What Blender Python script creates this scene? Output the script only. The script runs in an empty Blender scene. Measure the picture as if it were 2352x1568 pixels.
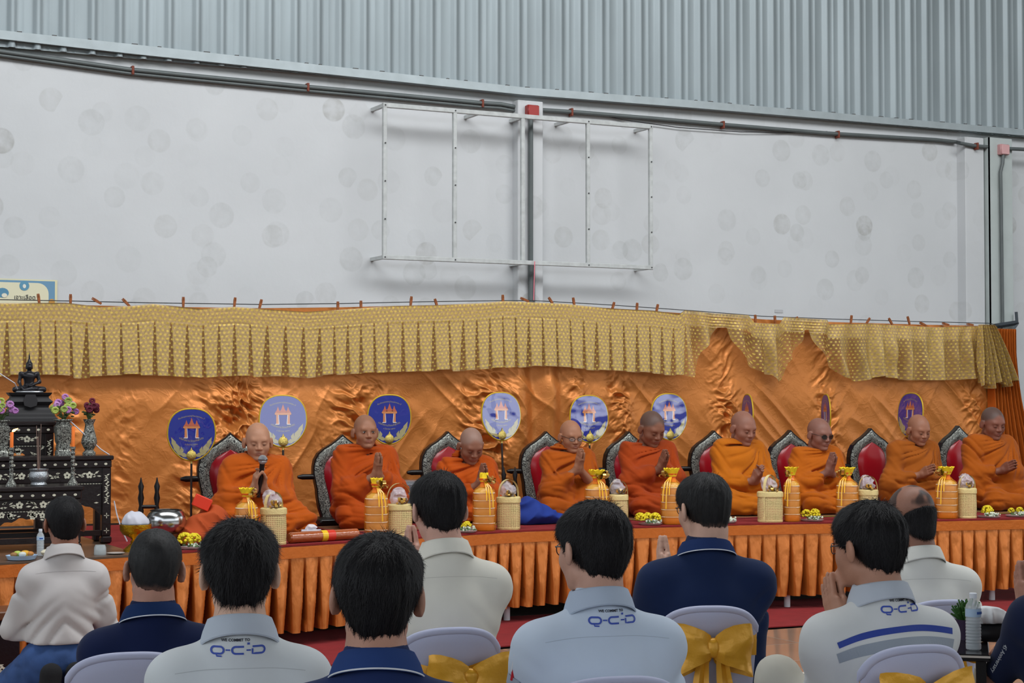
import bpy, math, random
import numpy as np
from mathutils import Vector, Matrix, Euler
from mathutils.bvhtree import BVHTree

SC = bpy.context.scene
COL = SC.collection
random.seed(7)
RNG = np.random.default_rng(11)

# ------------------------------------------------------------ camera
F, CX, CY, W_, H_ = 4000.0, 1176.0, 784.0, 2352.0, 1568.0
CAMZ = 1.54
YAW, PITCH = math.radians(26.8), math.radians(1.88)
cam_d = bpy.data.cameras.new('camera')
cam = bpy.data.objects.new('camera', cam_d)
COL.objects.link(cam)
cam.location = (0, 0, CAMZ)
cam.rotation_euler = (math.pi / 2 + PITCH, 0, -YAW)
cam_d.sensor_width = 36.0
cam_d.lens = 36.0 * F / W_
cam_d.clip_end = 200
SC.camera = cam

# ------------------------------------------------------------ world and light
wd = bpy.data.worlds.new('overcast_sky')
SC.world = wd
wd.use_nodes = True
wn = wd.node_tree.nodes
wl = wd.node_tree.links
bgn = wn['Background']
tc = wn.new('ShaderNodeTexCoord')
sep = wn.new('ShaderNodeSeparateXYZ')
wl.new(tc.outputs['Generated'], sep.inputs[0])
ramp = wn.new('ShaderNodeValToRGB')
wl.new(sep.outputs['Z'], ramp.inputs[0])
ramp.color_ramp.elements[0].position = 0.0
ramp.color_ramp.elements[0].color = (0.05, 0.065, 0.05, 1)
ramp.color_ramp.elements[0].position = 0.07
ramp.color_ramp.elements[1].position = 0.10
ramp.color_ramp.elements[1].color = (0.86, 0.93, 1.0, 1)
wl.new(ramp.outputs[0], bgn.inputs[0])
bgn.inputs[1].default_value = 1.75


def area_light(name, loc, target, size, size_y, power, color=(1, 1, 1)):
    d = bpy.data.lights.new(name, 'AREA')
    d.shape = 'RECTANGLE'
    d.size = size
    d.size_y = size_y
    d.energy = power
    d.color = color
    o = bpy.data.objects.new(name, d)
    COL.objects.link(o)
    o.location = loc
    v = Vector(target) - Vector(loc)
    o.rotation_euler = v.to_track_quat('-Z', 'Y').to_euler()
    return o


# daylight through the translucent roof strip ahead of the stage, and the open side of the hall
area_light('roof_skylight', (6.0, 7.2, 7.9), (6.8, 11.0, 1.0), 14, 3.0, 1050, (0.95, 0.98, 1.0))
area_light('open_side_daylight', (15.0, 2.0, 4.5), (7, 11.5, 1.2), 7, 4.5, 60, (1.0, 0.98, 0.95))

SC.view_settings.view_transform = 'Standard'
SC.view_settings.look = 'None'
SC.view_settings.exposure = 0.10
SC.view_settings.gamma = 1.0
SC.view_settings.use_curve_mapping = False
try:
    SC.cycles.use_denoising = True
    SC.cycles.max_bounces = 6
    SC.cycles.diffuse_bounces = 3
    SC.cycles.glossy_bounces = 3
    SC.cycles.transmission_bounces = 4
    SC.cycles.transparent_max_bounces = 12
    SC.cycles.sample_clamp_indirect = 6
    SC.cycles.caustics_reflective = False
    SC.cycles.caustics_refractive = False
except Exception:
    pass

# ------------------------------------------------------------ geometry of the view, used to measure real places
FW = np.array([math.sin(YAW) * math.cos(PITCH), math.cos(YAW) * math.cos(PITCH), math.sin(PITCH)])
RT = np.array([math.cos(YAW), -math.sin(YAW), 0.0])
UP = np.cross(RT, FW)
ORG = np.array([0, 0, CAMZ])


def ray(px, py):
    return FW + RT * (px - CX) / F - UP * (py - CY) / F


def on_y(px, py, Y):
    r = ray(px, py)
    return ORG + r * (Y / r[1])


def on_z(px, py, Z):
    r = ray(px, py)
    return ORG + r * ((Z - CAMZ) / r[2])


def on_d(px, py, d):
    return ORG + ray(px, py) * d


def px_of(p):
    q = np.asarray(p, float) - ORG
    d = q @ FW
    return CX + F * (q @ RT) / d, CY - F * (q @ UP) / d


def bearing(px):
    return math.degrees(YAW) + math.degrees(math.atan((px - CX) / F))


# ------------------------------------------------------------ materials
MATS = {}


def lin(c):
    """sRGB 0..255 to linear"""
    o = []
    for v in c[:3]:
        v = v / 255.0
        o.append(v / 12.92 if v <= 0.04045 else ((v + 0.055) / 1.055) ** 2.4)
    return (o[0], o[1], o[2], 1.0)


def mat(name, rgb=(200, 200, 200), rough=0.6, metal=0.0, bump=0.0, bscale=200.0, var=0.0, vscale=6.0, spec=0.5,
        alpha=None, trans=0.0, ior=1.45, sheen=0.0, coat=0.0, emit=None, estr=0.0, attr=False, stretch=None, sss=0.0):
    if name in MATS:
        return MATS[name]
    m = bpy.data.materials.new(name)
    m.use_nodes = True
    nt = m.node_tree
    n, l = nt.nodes, nt.links
    b = n['Principled BSDF']
    c = lin(rgb)
    b.inputs['Base Color'].default_value = c
    b.inputs['Roughness'].default_value = rough
    b.inputs['Metallic'].default_value = metal
    b.inputs['IOR'].default_value = ior
    b.inputs['Specular IOR Level'].default_value = spec
    if alpha is not None:
        b.inputs['Alpha'].default_value = alpha
    b.inputs['Transmission Weight'].default_value = trans
    b.inputs['Sheen Weight'].default_value = sheen
    b.inputs['Coat Weight'].default_value = coat
    if sss:
        b.inputs['Subsurface Weight'].default_value = sss
        b.inputs['Subsurface Radius'].default_value = (0.012, 0.005, 0.003)
        b.inputs['Subsurface Scale'].default_value = 1.0
    if emit:
        b.inputs['Emission Color'].default_value = lin(emit)
        b.inputs['Emission Strength'].default_value = estr
    src = None
    if attr:
        a = n.new('ShaderNodeAttribute')
        a.attribute_name = 'Col'
        src = a.outputs['Color']
    tcn = None
    if var or bump:
        tcn = n.new('ShaderNodeTexCoord')
        vec = tcn.outputs['Object']
        if stretch:
            mp = n.new('ShaderNodeMapping')
            mp.inputs['Scale'].default_value = stretch
            l.new(vec, mp.inputs[0])
            vec = mp.outputs[0]
    if var:
        t = n.new('ShaderNodeTexNoise')
        t.inputs['Scale'].default_value = vscale
        t.inputs['Detail'].default_value = 4
        l.new(vec, t.inputs['Vector'])
        mr = n.new('ShaderNodeMapRange')
        mr.inputs[1].default_value = 0.3
        mr.inputs[2].default_value = 0.7
        mr.inputs[3].default_value = 1 - var
        mr.inputs[4].default_value = 1 + var
        l.new(t.outputs[0], mr.inputs[0])
        mx = n.new('ShaderNodeMix')
        mx.data_type = 'RGBA'
        mx.blend_type = 'MULTIPLY'
        mx.inputs[0].default_value = 1
        if src:
            l.new(src, mx.inputs[6])
        else:
            mx.inputs[6].default_value = c
        l.new(mr.outputs[0], mx.inputs[7])
        src = mx.outputs[2]
    if src:
        l.new(src, b.inputs['Base Color'])
    if bump:
        t2 = n.new('ShaderNodeTexNoise')
        t2.inputs['Scale'].default_value = bscale
        t2.inputs['Detail'].default_value = 3
        l.new(vec, t2.inputs['Vector'])
        bp = n.new('ShaderNodeBump')
        bp.inputs['Strength'].default_value = bump
        bp.inputs['Distance'].default_value = 0.01
        l.new(t2.outputs[0], bp.inputs['Height'])
        l.new(bp.outputs[0], b.inputs['Normal'])
    MATS[name] = m
    return m


# ------------------------------------------------------------ objects
def tag(o, label=None, cat=None, group=None, kind=None):
    if label:
        o['label'] = label
    if cat:
        o['category'] = cat
    if group:
        o['group'] = group
    if kind:
        o['kind'] = kind
    return o


def thing(name, label, cat, loc=(0, 0, 0), rz=0.0, group=None):
    o = bpy.data.objects.new(name, None)
    o.empty_display_size = 0.1
    COL.objects.link(o)
    o.location = [float(v) for v in loc]
    o.rotation_euler = (0, 0, rz)
    return tag(o, label, cat, group)


def link(name, me, parent=None, material=None):
    o = bpy.data.objects.new(name, me)
    COL.objects.link(o)
    if parent is not None:
        o.parent = parent
    if material is not None:
        if isinstance(material, (list, tuple)):
            for mm in material:
                me.materials.append(mm)
        else:
            me.materials.append(material)
    return o


def copy_tree(o, parent=None):
    c = o.copy()
    COL.objects.link(c)
    c.parent = parent
    for ch in list(o.children):
        copy_tree(ch, c)
    return c


class MB:
    """collects simple solids into ONE mesh"""

    def __init__(s):
        s.v, s.f, s.n = [], [], 0
        s.M = None

    def raw(s, v, f):
        v = np.asarray(v, float).reshape(-1, 3)
        if s.M is not None:
            v = v @ s.M[:3, :3].T + s.M[:3, 3]
        s.v.append(v)
        n = s.n
        for q in f:
            s.f.append([int(i) + n for i in q])
        s.n += len(v)
        return s

    def box(s, lo, hi, bev=0.0):
        (x0, y0, z0), (x1, y1, z1) = lo, hi
        if bev <= 0:
            v = [(x, y, z) for x in (x0, x1) for y in (y0, y1) for z in (z0, z1)]
            f = [(0, 1, 3, 2), (4, 6, 7, 5), (0, 4, 5, 1), (2, 3, 7, 6), (0, 2, 6, 4), (1, 5, 7, 3)]
            return s.raw(v, f)
        b = min(bev, (x1 - x0) / 2.01, (y1 - y0) / 2.01, (z1 - z0) / 2.01)
        v, idx = [], {}
        cx = [(x0, 1), (x1, -1)]
        cy = [(y0, 1), (y1, -1)]
        cz = [(z0, 1), (z1, -1)]
        for i, (X, sx) in enumerate(cx):
            for j, (Y, sy) in enumerate(cy):
                for k, (Z, sz) in enumerate(cz):
                    idx[i, j, k, 0] = len(v); v.append((X, Y + sy * b, Z + sz * b))
                    idx[i, j, k, 1] = len(v); v.append((X + sx * b, Y, Z + sz * b))
                    idx[i, j, k, 2] = len(v); v.append((X + sx * b, Y + sy * b, Z))
        I = lambda i, j, k, a: idx[i, j, k, a]
        f = []
        for i in (0, 1):
            q = [I(i, 0, 0, 0), I(i, 1, 0, 0), I(i, 1, 1, 0), I(i, 0, 1, 0)]
            f.append(q[::-1] if i == 0 else q)
        for j in (0, 1):
            q = [I(0, j, 0, 1), I(1, j, 0, 1), I(1, j, 1, 1), I(0, j, 1, 1)]
            f.append(q if j == 0 else q[::-1])
        for k in (0, 1):
            q = [I(0, 0, k, 2), I(1, 0, k, 2), I(1, 1, k, 2), I(0, 1, k, 2)]
            f.append(q[::-1] if k == 0 else q)
        for i in (0, 1):
            for j in (0, 1):
                f.append([I(i, j, 0, 0), I(i, j, 1, 0), I(i, j, 1, 1), I(i, j, 0, 1)])
        for i in (0, 1):
            for k in (0, 1):
                f.append([I(i, 0, k, 0), I(i, 1, k, 0), I(i, 1, k, 2), I(i, 0, k, 2)])
        for j in (0, 1):
            for k in (0, 1):
                f.append([I(0, j, k, 1), I(1, j, k, 1), I(1, j, k, 2), I(0, j, k, 2)])
        for i in (0, 1):
            for j in (0, 1):
                for k in (0, 1):
                    f.append([I(i, j, k, 0), I(i, j, k, 1), I(i, j, k, 2)])
        return s.raw(v, f)

    def tube(s, pts, r, n=8, cap=True, closed=False, flat=1.0):
        pts = [np.asarray(p, float) for p in pts]
        m = len(pts)
        rr = r if hasattr(r, '__len__') else [r] * m
        v = []
        prev = None
        for i in range(m):
            if closed:
                t = pts[(i + 1) % m] - pts[i - 1]
            else:
                t = pts[min(i + 1, m - 1)] - pts[max(i - 1, 0)]
            t = t / (np.linalg.norm(t) + 1e-12)
            if prev is None:
                a = np.array([0, 0, 1.0]) if abs(t[2]) < 0.9 else np.array([1.0, 0, 0])
            else:
                a = prev
            u = np.cross(t, a)
            u /= (np.linalg.norm(u) + 1e-12)
            w = np.cross(u, t)
            prev = w
            for k in range(n):
                an = 2 * math.pi * k / n
                v.append(pts[i] + rr[i] * (math.cos(an) * u * flat + math.sin(an) * w))
        f = []
        for i in range(m if closed else m - 1):
            j = (i + 1) % m
            for k in range(n):
                k2 = (k + 1) % n
                f.append((i * n + k, i * n + k2, j * n + k2, j * n + k))
        if cap and not closed:
            f.append(list(range(n))[::-1])
            f.append([(m - 1) * n + k for k in range(n)])
        return s.raw(v, f)

    def cyl(s, a, b, r, n=16, r2=None):
        return s.tube([a, b], [r, r if r2 is None else r2], n)

    def lathe(s, prof, n=24, c=(0, 0, 0), closed_ends=True, sx=1.0, sy=1.0, power=2.0):
        """prof: (radius, z) list, from bottom to top"""
        v = []
        for r, z in prof:
            for k in range(n):
                a = 2 * math.pi * k / n
                ca, sa = math.cos(a), math.sin(a)
                if power != 2.0:
                    q = (abs(ca) ** power + abs(sa) ** power) ** (-1.0 / power)
                    ca, sa = ca * q, sa * q
                v.append((c[0] + r * ca * sx, c[1] + r * sa * sy, c[2] + z))
        f = []
        m = len(prof)
        for i in range(m - 1):
            for k in range(n):
                k2 = (k + 1) % n
                f.append((i * n + k, i * n + k2, (i + 1) * n + k2, (i + 1) * n + k))
        if closed_ends:
            f.append(list(range(n))[::-1])
            f.append([(m - 1) * n + k for k in range(n)])
        return s.raw(v, f)

    def grid(s, P, close_u=False, thick=0.0):
        """P (nu,nv,3)"""
        P = np.asarray(P, float)
        nu, nv = P.shape[:2]
        f = []
        for i in range(nu if close_u else nu - 1):
            i2 = (i + 1) % nu
            for j in range(nv - 1):
                f.append((i * nv + j, i2 * nv + j, i2 * nv + j + 1, i * nv + j + 1))
        return s.raw(P.reshape(-1, 3), f)

    def prism(s, poly, z0, z1, axis='z'):
        """poly list of 2D points; extruded along axis"""
        n = len(poly)
        v = []
        for z in (z0, z1):
            for (a, b) in poly:
                v.append({'z': (a, b, z), 'y': (a, z, b), 'x': (z, a, b)}[axis])
        f = [list(range(n))[::-1], [n + i for i in range(n)]]
        for i in range(n):
            j = (i + 1) % n
            f.append((i, j, n + j, n + i))
        return s.raw(v, f)

    def ball(s, c, r, nu=10, nv=6):
        if not hasattr(r, '__len__'):
            r = (r, r, r)
        prof = []
        v = []
        for j in range(nv + 1):
            t = -math.pi / 2 + math.pi * j / nv
            for k in range(nu):
                a = 2 * math.pi * k / nu
                v.append((c[0] + r[0] * math.cos(t) * math.cos(a), c[1] + r[1] * math.cos(t) * math.sin(a), c[2] + r[2] * math.sin(t)))
        f = []
        for j in range(nv):
            for k in range(nu):
                k2 = (k + 1) % nu
                f.append((j * nu + k, j * nu + k2, (j + 1) * nu + k2, (j + 1) * nu + k))
        return s.raw(v, f)

    def mesh(s, name, smooth=True, uv=None):
        me = bpy.data.meshes.new(name)
        V = np.concatenate(s.v) if s.v else np.zeros((0, 3))
        me.from_pydata(V.tolist(), [], s.f)
        me.update()
        if smooth and len(me.polygons):
            me.polygons.foreach_set('use_smooth', [True] * len(me.polygons))
        return me

    def build(s, name, material, parent=None, smooth=True, fix=True, sharp=True):
        me = s.mesh(name, smooth)
        if fix:
            import bmesh
            bm = bmesh.new()
            bm.from_mesh(me)
            bmesh.ops.recalc_face_normals(bm, faces=bm.faces)
            bm.to_mesh(me)
            bm.free()
        if smooth and sharp:
            me.set_sharp_from_angle(angle=math.radians(38))
        return link(name, me, parent, material)


def fast_mesh(name, V, Q, smooth=True):
    """numpy verts and quads (or tris)"""
    me = bpy.data.meshes.new(name)
    V = np.asarray(V, np.float32)
    Q = np.asarray(Q, np.int32)
    k = Q.shape[1]
    me.vertices.add(len(V))
    me.vertices.foreach_set('co', V.ravel())
    me.loops.add(Q.size)
    me.loops.foreach_set('vertex_index', Q.ravel())
    me.polygons.add(len(Q))
    me.polygons.foreach_set('loop_start', np.arange(0, Q.size, k, dtype=np.int32))
    me.polygons.foreach_set('loop_total', np.full(len(Q), k, np.int32))
    me.update(calc_edges=True)
    if smooth:
        me.polygons.foreach_set('use_smooth', np.ones(len(Q), bool))
    me.validate()
    return me


def grid_mesh(name, P, smooth=True, uv=None, attrs=None, close=False):
    nu, nv = P.shape[:2]
    idx = np.arange(nu * nv).reshape(nu, nv)
    if close:
        idx = np.vstack([idx, idx[:1]])
    Q = np.stack([idx[:-1, :-1], idx[1:, :-1], idx[1:, 1:], idx[:-1, 1:]], -1).reshape(-1, 4)
    me = fast_mesh(name, P.reshape(-1, 3), Q, smooth)
    if uv is not None:
        l = me.uv_layers.new(name='UVMap')
        U = uv.reshape(-1, 2)[Q.ravel()]
        l.data.foreach_set('uv', U.astype(np.float32).ravel())
    if attrs:
        for k, a in attrs.items():
            at = me.attributes.new(k, 'FLOAT', 'POINT')
            at.data.foreach_set('value', a.astype(np.float32).ravel())
    return me


# ------------------------------------------------------------ noise
_LAT = RNG.random((32, 32, 32)).astype(np.float32) * 2 - 1


def noise3(P):
    P = np.asarray(P, np.float32)
    i = np.floor(P).astype(np.int32)
    f = P - i
    f = f * f * (3 - 2 * f)
    i0 = i & 31
    i1 = (i + 1) & 31
    x0, y0, z0 = i0[..., 0], i0[..., 1], i0[..., 2]
    x1, y1, z1 = i1[..., 0], i1[..., 1], i1[..., 2]
    fx, fy, fz = f[..., 0], f[..., 1], f[..., 2]
    a = _LAT[x0, y0, z0] * (1 - fx) + _LAT[x1, y0, z0] * fx
    b = _LAT[x0, y1, z0] * (1 - fx) + _LAT[x1, y1, z0] * fx
    c = _LAT[x0, y0, z1] * (1 - fx) + _LAT[x1, y0, z1] * fx
    d = _LAT[x0, y1, z1] * (1 - fx) + _LAT[x1, y1, z1] * fx
    return (a * (1 - fy) + b * fy) * (1 - fz) + (c * (1 - fy) + d * fy) * fz


def fbm(P, o=4):
    s, a = 0, 0.5
    P = np.asarray(P, np.float32)
    for k in range(o):
        s = s + a * noise3(P)
        P = P * 2.03 + 17.3
        a *= 0.5
    return s


# ------------------------------------------------------------ distance-field modelling: one continuous surface per body
def rotm(yaw=0, pitch=0, roll=0):
    """local +Y forward. yaw: + turns to the left (counter clockwise), pitch: + looks down, roll: + tilts to own left"""
    return np.array(Euler((math.radians(-pitch), math.radians(-roll), math.radians(yaw)), 'XYZ').to_matrix())


class Vol:
    def __init__(s, lo, hi, h):
        s.h = h
        s.lo = np.array(lo, np.float32)
        n = np.ceil((np.array(hi) - np.array(lo)) / h).astype(int) + 1
        s.n = n
        s.f = np.full(tuple(n), 0.2, np.float32)
        s.ax = [s.lo[k] + h * np.arange(n[k], dtype=np.float32) for k in range(3)]
        s.R = np.eye(3)
        s.c = np.zeros(3)

    def frame(s, R=None, c=None):
        s.R = np.eye(3) if R is None else np.asarray(R, float)
        s.c = np.zeros(3) if c is None else np.asarray(c, float)

    def _block(s, c, r):
        c = s.R @ np.asarray(c, float) + s.c
        a = np.maximum(np.floor((c - r - s.lo) / s.h).astype(int), 0)
        b = np.minimum(np.ceil((c + r - s.lo) / s.h).astype(int) + 1, s.n)
        if np.any(b <= a):
            return None
        sl = tuple(slice(a[k], b[k]) for k in range(3))
        X = s.ax[0][sl[0]][:, None, None] - np.float32(s.c[0])
        Y = s.ax[1][sl[1]][None, :, None] - np.float32(s.c[1])
        Z = s.ax[2][sl[2]][None, None, :] - np.float32(s.c[2])
        R = s.R.astype(np.float32)
        if np.allclose(R, np.eye(3)):
            return sl, X, Y, Z
        return sl, X * R[0, 0] + Y * R[1, 0] + Z * R[2, 0], X * R[0, 1] + Y * R[1, 1] + Z * R[2, 1], X * R[0, 2] + Y * R[1, 2] + Z * R[2, 2]

    def _mix(s, sl, d, k, op):
        f = s.f[sl]
        if op == 'add':
            if k > 0:
                hh = np.maximum(k - np.abs(f - d), 0) / k
                s.f[sl] = np.minimum(f, d) - hh * hh * k * 0.25
            else:
                s.f[sl] = np.minimum(f, d)
        elif op == 'sub':
            d = -d
            if k > 0:
                hh = np.maximum(k - np.abs(f - d), 0) / k
                s.f[sl] = np.maximum(f, d) + hh * hh * k * 0.25
            else:
                s.f[sl] = np.maximum(f, d)

    def ell(s, c, r, k=0.02, op='add', R=None):
        """ellipsoid"""
        m = max(r) + k + 3 * s.h
        if R is not None:
            R0, c0 = s.R, s.c
            cw = R0 @ np.asarray(c, float) + c0
            s.R = R0 @ R
            s.c = cw
            s.ell((0, 0, 0), r, k, op)
            s.R, s.c = R0, c0
            return s
        B = s._block(c, m)
        if B is None:
            return s
        sl, X, Y, Z = B
        X = X - c[0]; Y = Y - c[1]; Z = Z - c[2]
        k0 = np.sqrt((X / r[0]) ** 2 + (Y / r[1]) ** 2 + (Z / r[2]) ** 2)
        k1 = np.sqrt((X / r[0] ** 2) ** 2 + (Y / r[1] ** 2) ** 2 + (Z / r[2] ** 2) ** 2)
        d = k0 * (k0 - 1) / np.maximum(k1, 1e-6)
        s._mix(sl, d.astype(np.float32), k, op)
        return s

    def cap(s, a, b, ra, rb=None, k=0.02, op='add', flat=None):
        rb = ra if rb is None else rb
        a = np.asarray(a, float); b = np.asarray(b, float)
        c = (a + b) / 2
        m = np.linalg.norm(b - a) / 2 + max(ra, rb) + k + 3 * s.h
        B = s._block(c, m)
        if B is None:
            return s
        sl, X, Y, Z = B
        ba = b - a
        L2 = max(ba @ ba, 1e-9)
        t = ((X - a[0]) * ba[0] + (Y - a[1]) * ba[1] + (Z - a[2]) * ba[2]) / L2
        t = np.clip(t, 0, 1)
        d = np.sqrt((X - a[0] - t * ba[0]) ** 2 + (Y - a[1] - t * ba[1]) ** 2 + (Z - a[2] - t * ba[2]) ** 2) - (ra + (rb - ra) * t)
        s._mix(sl, d.astype(np.float32), k, op)
        return s

    def chain(s, pts, rs, k=0.02):
        for i in range(len(pts) - 1):
            s.cap(pts[i], pts[i + 1], rs[i], rs[i + 1], k)
        return s

    def halfspace(s, p, nrm, k=0.01):
        """removes what lies on the side nrm points to (frame coordinates)"""
        nrm = np.asarray(nrm, float)
        nrm = nrm / np.linalg.norm(nrm)
        p = s.R @ np.asarray(p, float) + s.c
        nn = s.R @ nrm
        d = (s.ax[0][:, None, None] - p[0]) * nn[0] + (s.ax[1][None, :, None] - p[1]) * nn[1] + (s.ax[2][None, None, :] - p[2]) * nn[2]
        d = d.astype(np.float32)
        if k > 0:
            hh = np.maximum(k - np.abs(s.f - d), 0) / k
            s.f = np.maximum(s.f, d) + hh * hh * k * 0.25
        else:
            s.f = np.maximum(s.f, d)
        return s

    def warp(s, fn, band=0.04):
        """fn(P)->offset, outwards positive"""
        m = np.abs(s.f) < band
        I = np.nonzero(m)
        P = np.stack([s.ax[k][I[k]] for k in range(3)], -1)
        s.f[I] -= fn(P).astype(np.float32)
        return s

    def mesh_data(s):
        f = s.f
        ins = f < 0
        nx, ny, nz = f.shape
        cnt = np.zeros((nx - 1, ny - 1, nz - 1), np.uint8)
        offs = [(i, j, k) for i in (0, 1) for j in (0, 1) for k in (0, 1)]
        for (i, j, k) in offs:
            cnt += ins[i:nx - 1 + i, j:ny - 1 + j, k:nz - 1 + k]
        act = (cnt > 0) & (cnt < 8)
        I = np.array(np.nonzero(act))
        N = I.shape[1]
        vid = np.full(act.shape, -1, np.int32)
        vid[I[0], I[1], I[2]] = np.arange(N)
        val = {o: f[I[0] + o[0], I[1] + o[1], I[2] + o[2]] for o in offs}
        acc = np.zeros((N, 3), np.float32)
        c = np.zeros(N, np.float32)
        for o in offs:
            for axn in range(3):
                if o[axn] == 0:
                    o2 = list(o); o2[axn] = 1; o2 = tuple(o2)
                    a, b = val[o], val[o2]
                    x = (a < 0) != (b < 0)
                    t = np.where(x, a / np.where(x, a - b, 1), 0)
                    p = np.zeros((N, 3), np.float32)
                    p[:] = o
                    p[:, axn] += t
                    acc += p * x[:, None]
                    c += x
        V = acc / np.maximum(c, 1)[:, None] + I.T
        V = V * s.h + s.lo
        quads = []
        for axn in range(3):
            sl0 = [slice(None)] * 3; sl1 = [slice(None)] * 3
            sl0[axn] = slice(0, -1); sl1[axn] = slice(1, None)
            a, b = ins[tuple(sl0)], ins[tuple(sl1)]
            x = a != b
            J = np.array(np.nonzero(x))
            u, w = [(1, 2), (2, 0), (0, 1)][axn]
            ok = (J[u] > 0) & (J[w] > 0) & (J[u] < f.shape[u] - 1) & (J[w] < f.shape[w] - 1)
            J = J[:, ok]
            du = np.zeros((3, 1), int); du[u] = 1
            dw = np.zeros((3, 1), int); dw[w] = 1
            g = lambda K: vid[K[0], K[1], K[2]]
            q = np.stack([g(J - du - dw), g(J - dw), g(J), g(J - du)], -1)
            flip = ~a[tuple(J)]
            q[flip] = q[flip][:, ::-1]
            quads.append(q)
        Q = np.concatenate(quads)
        Q = Q[(Q >= 0).all(1)]
        return V, Q


def smooth_v(V, Q, it=1, lam=0.5):
    E = np.concatenate([Q[:, [0, 1]], Q[:, [1, 2]], Q[:, [2, 3]], Q[:, [3, 0]]])
    for _ in range(it):
        S = np.zeros_like(V)
        C = np.zeros(len(V))
        for k in range(3):
            S[:, k] = np.bincount(E[:, 0], V[E[:, 1], k], len(V)) + np.bincount(E[:, 1], V[E[:, 0], k], len(V))
        C = np.bincount(E[:, 0], minlength=len(V)) + np.bincount(E[:, 1], minlength=len(V))
        V = V + lam * (S / np.maximum(C, 1)[:, None] - V)
    return V


def vol_obj(name, vol, material, parent=None, smooth=1, color=None):
    V, Q = vol.mesh_data()
    if smooth:
        V = smooth_v(V, Q, smooth)
    me = fast_mesh(name, V, Q)
    if color is not None:
        C = color(V)
        a = me.color_attributes.new('Col', 'FLOAT_COLOR', 'POINT')
        a.data.foreach_set('color', np.concatenate([C, np.ones((len(C), 1))], 1).astype(np.float32).ravel())
    o = link(name, me, parent, material)
    return o, V, Q


def sst(a, b, x):
    t = np.clip((x - a) / (b - a), 0, 1)
    return t * t * (3 - 2 * t)
# ============================================================ THE SETTING
YW = 13.10          # wall plane
ZS = 0.633          # platform top
def X_at(px, Y=YW):
    return on_y(px, 915, Y)[0]

# front edge of the platforms (a shallow arc), read off the photograph at platform height
EDGE_PX = [(-160, 1301), (0, 1292), (240, 1278), (425, 1265), (655, 1252), (900, 1236), (1190, 1217), (1450, 1209), (1700, 1202), (2000, 1196.5), (2352, 1189), (2520, 1185)]
EDGE = np.array([on_z(a, b, ZS) for a, b in EDGE_PX])
def edge_y(x):
    return float(np.interp(x, EDGE[:, 0], EDGE[:, 1]))
def stage_pt(px, back=0.4):
    """a point on the platform top, 'back' metres behind the front edge, seen at column px"""
    y = 10.6
    for _ in range(6):
        p = on_y(px, 1000, y)
        y = edge_y(p[0]) + back
    p = on_y(px, 1000, y)
    return np.array([p[0], p[1], ZS])


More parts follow.
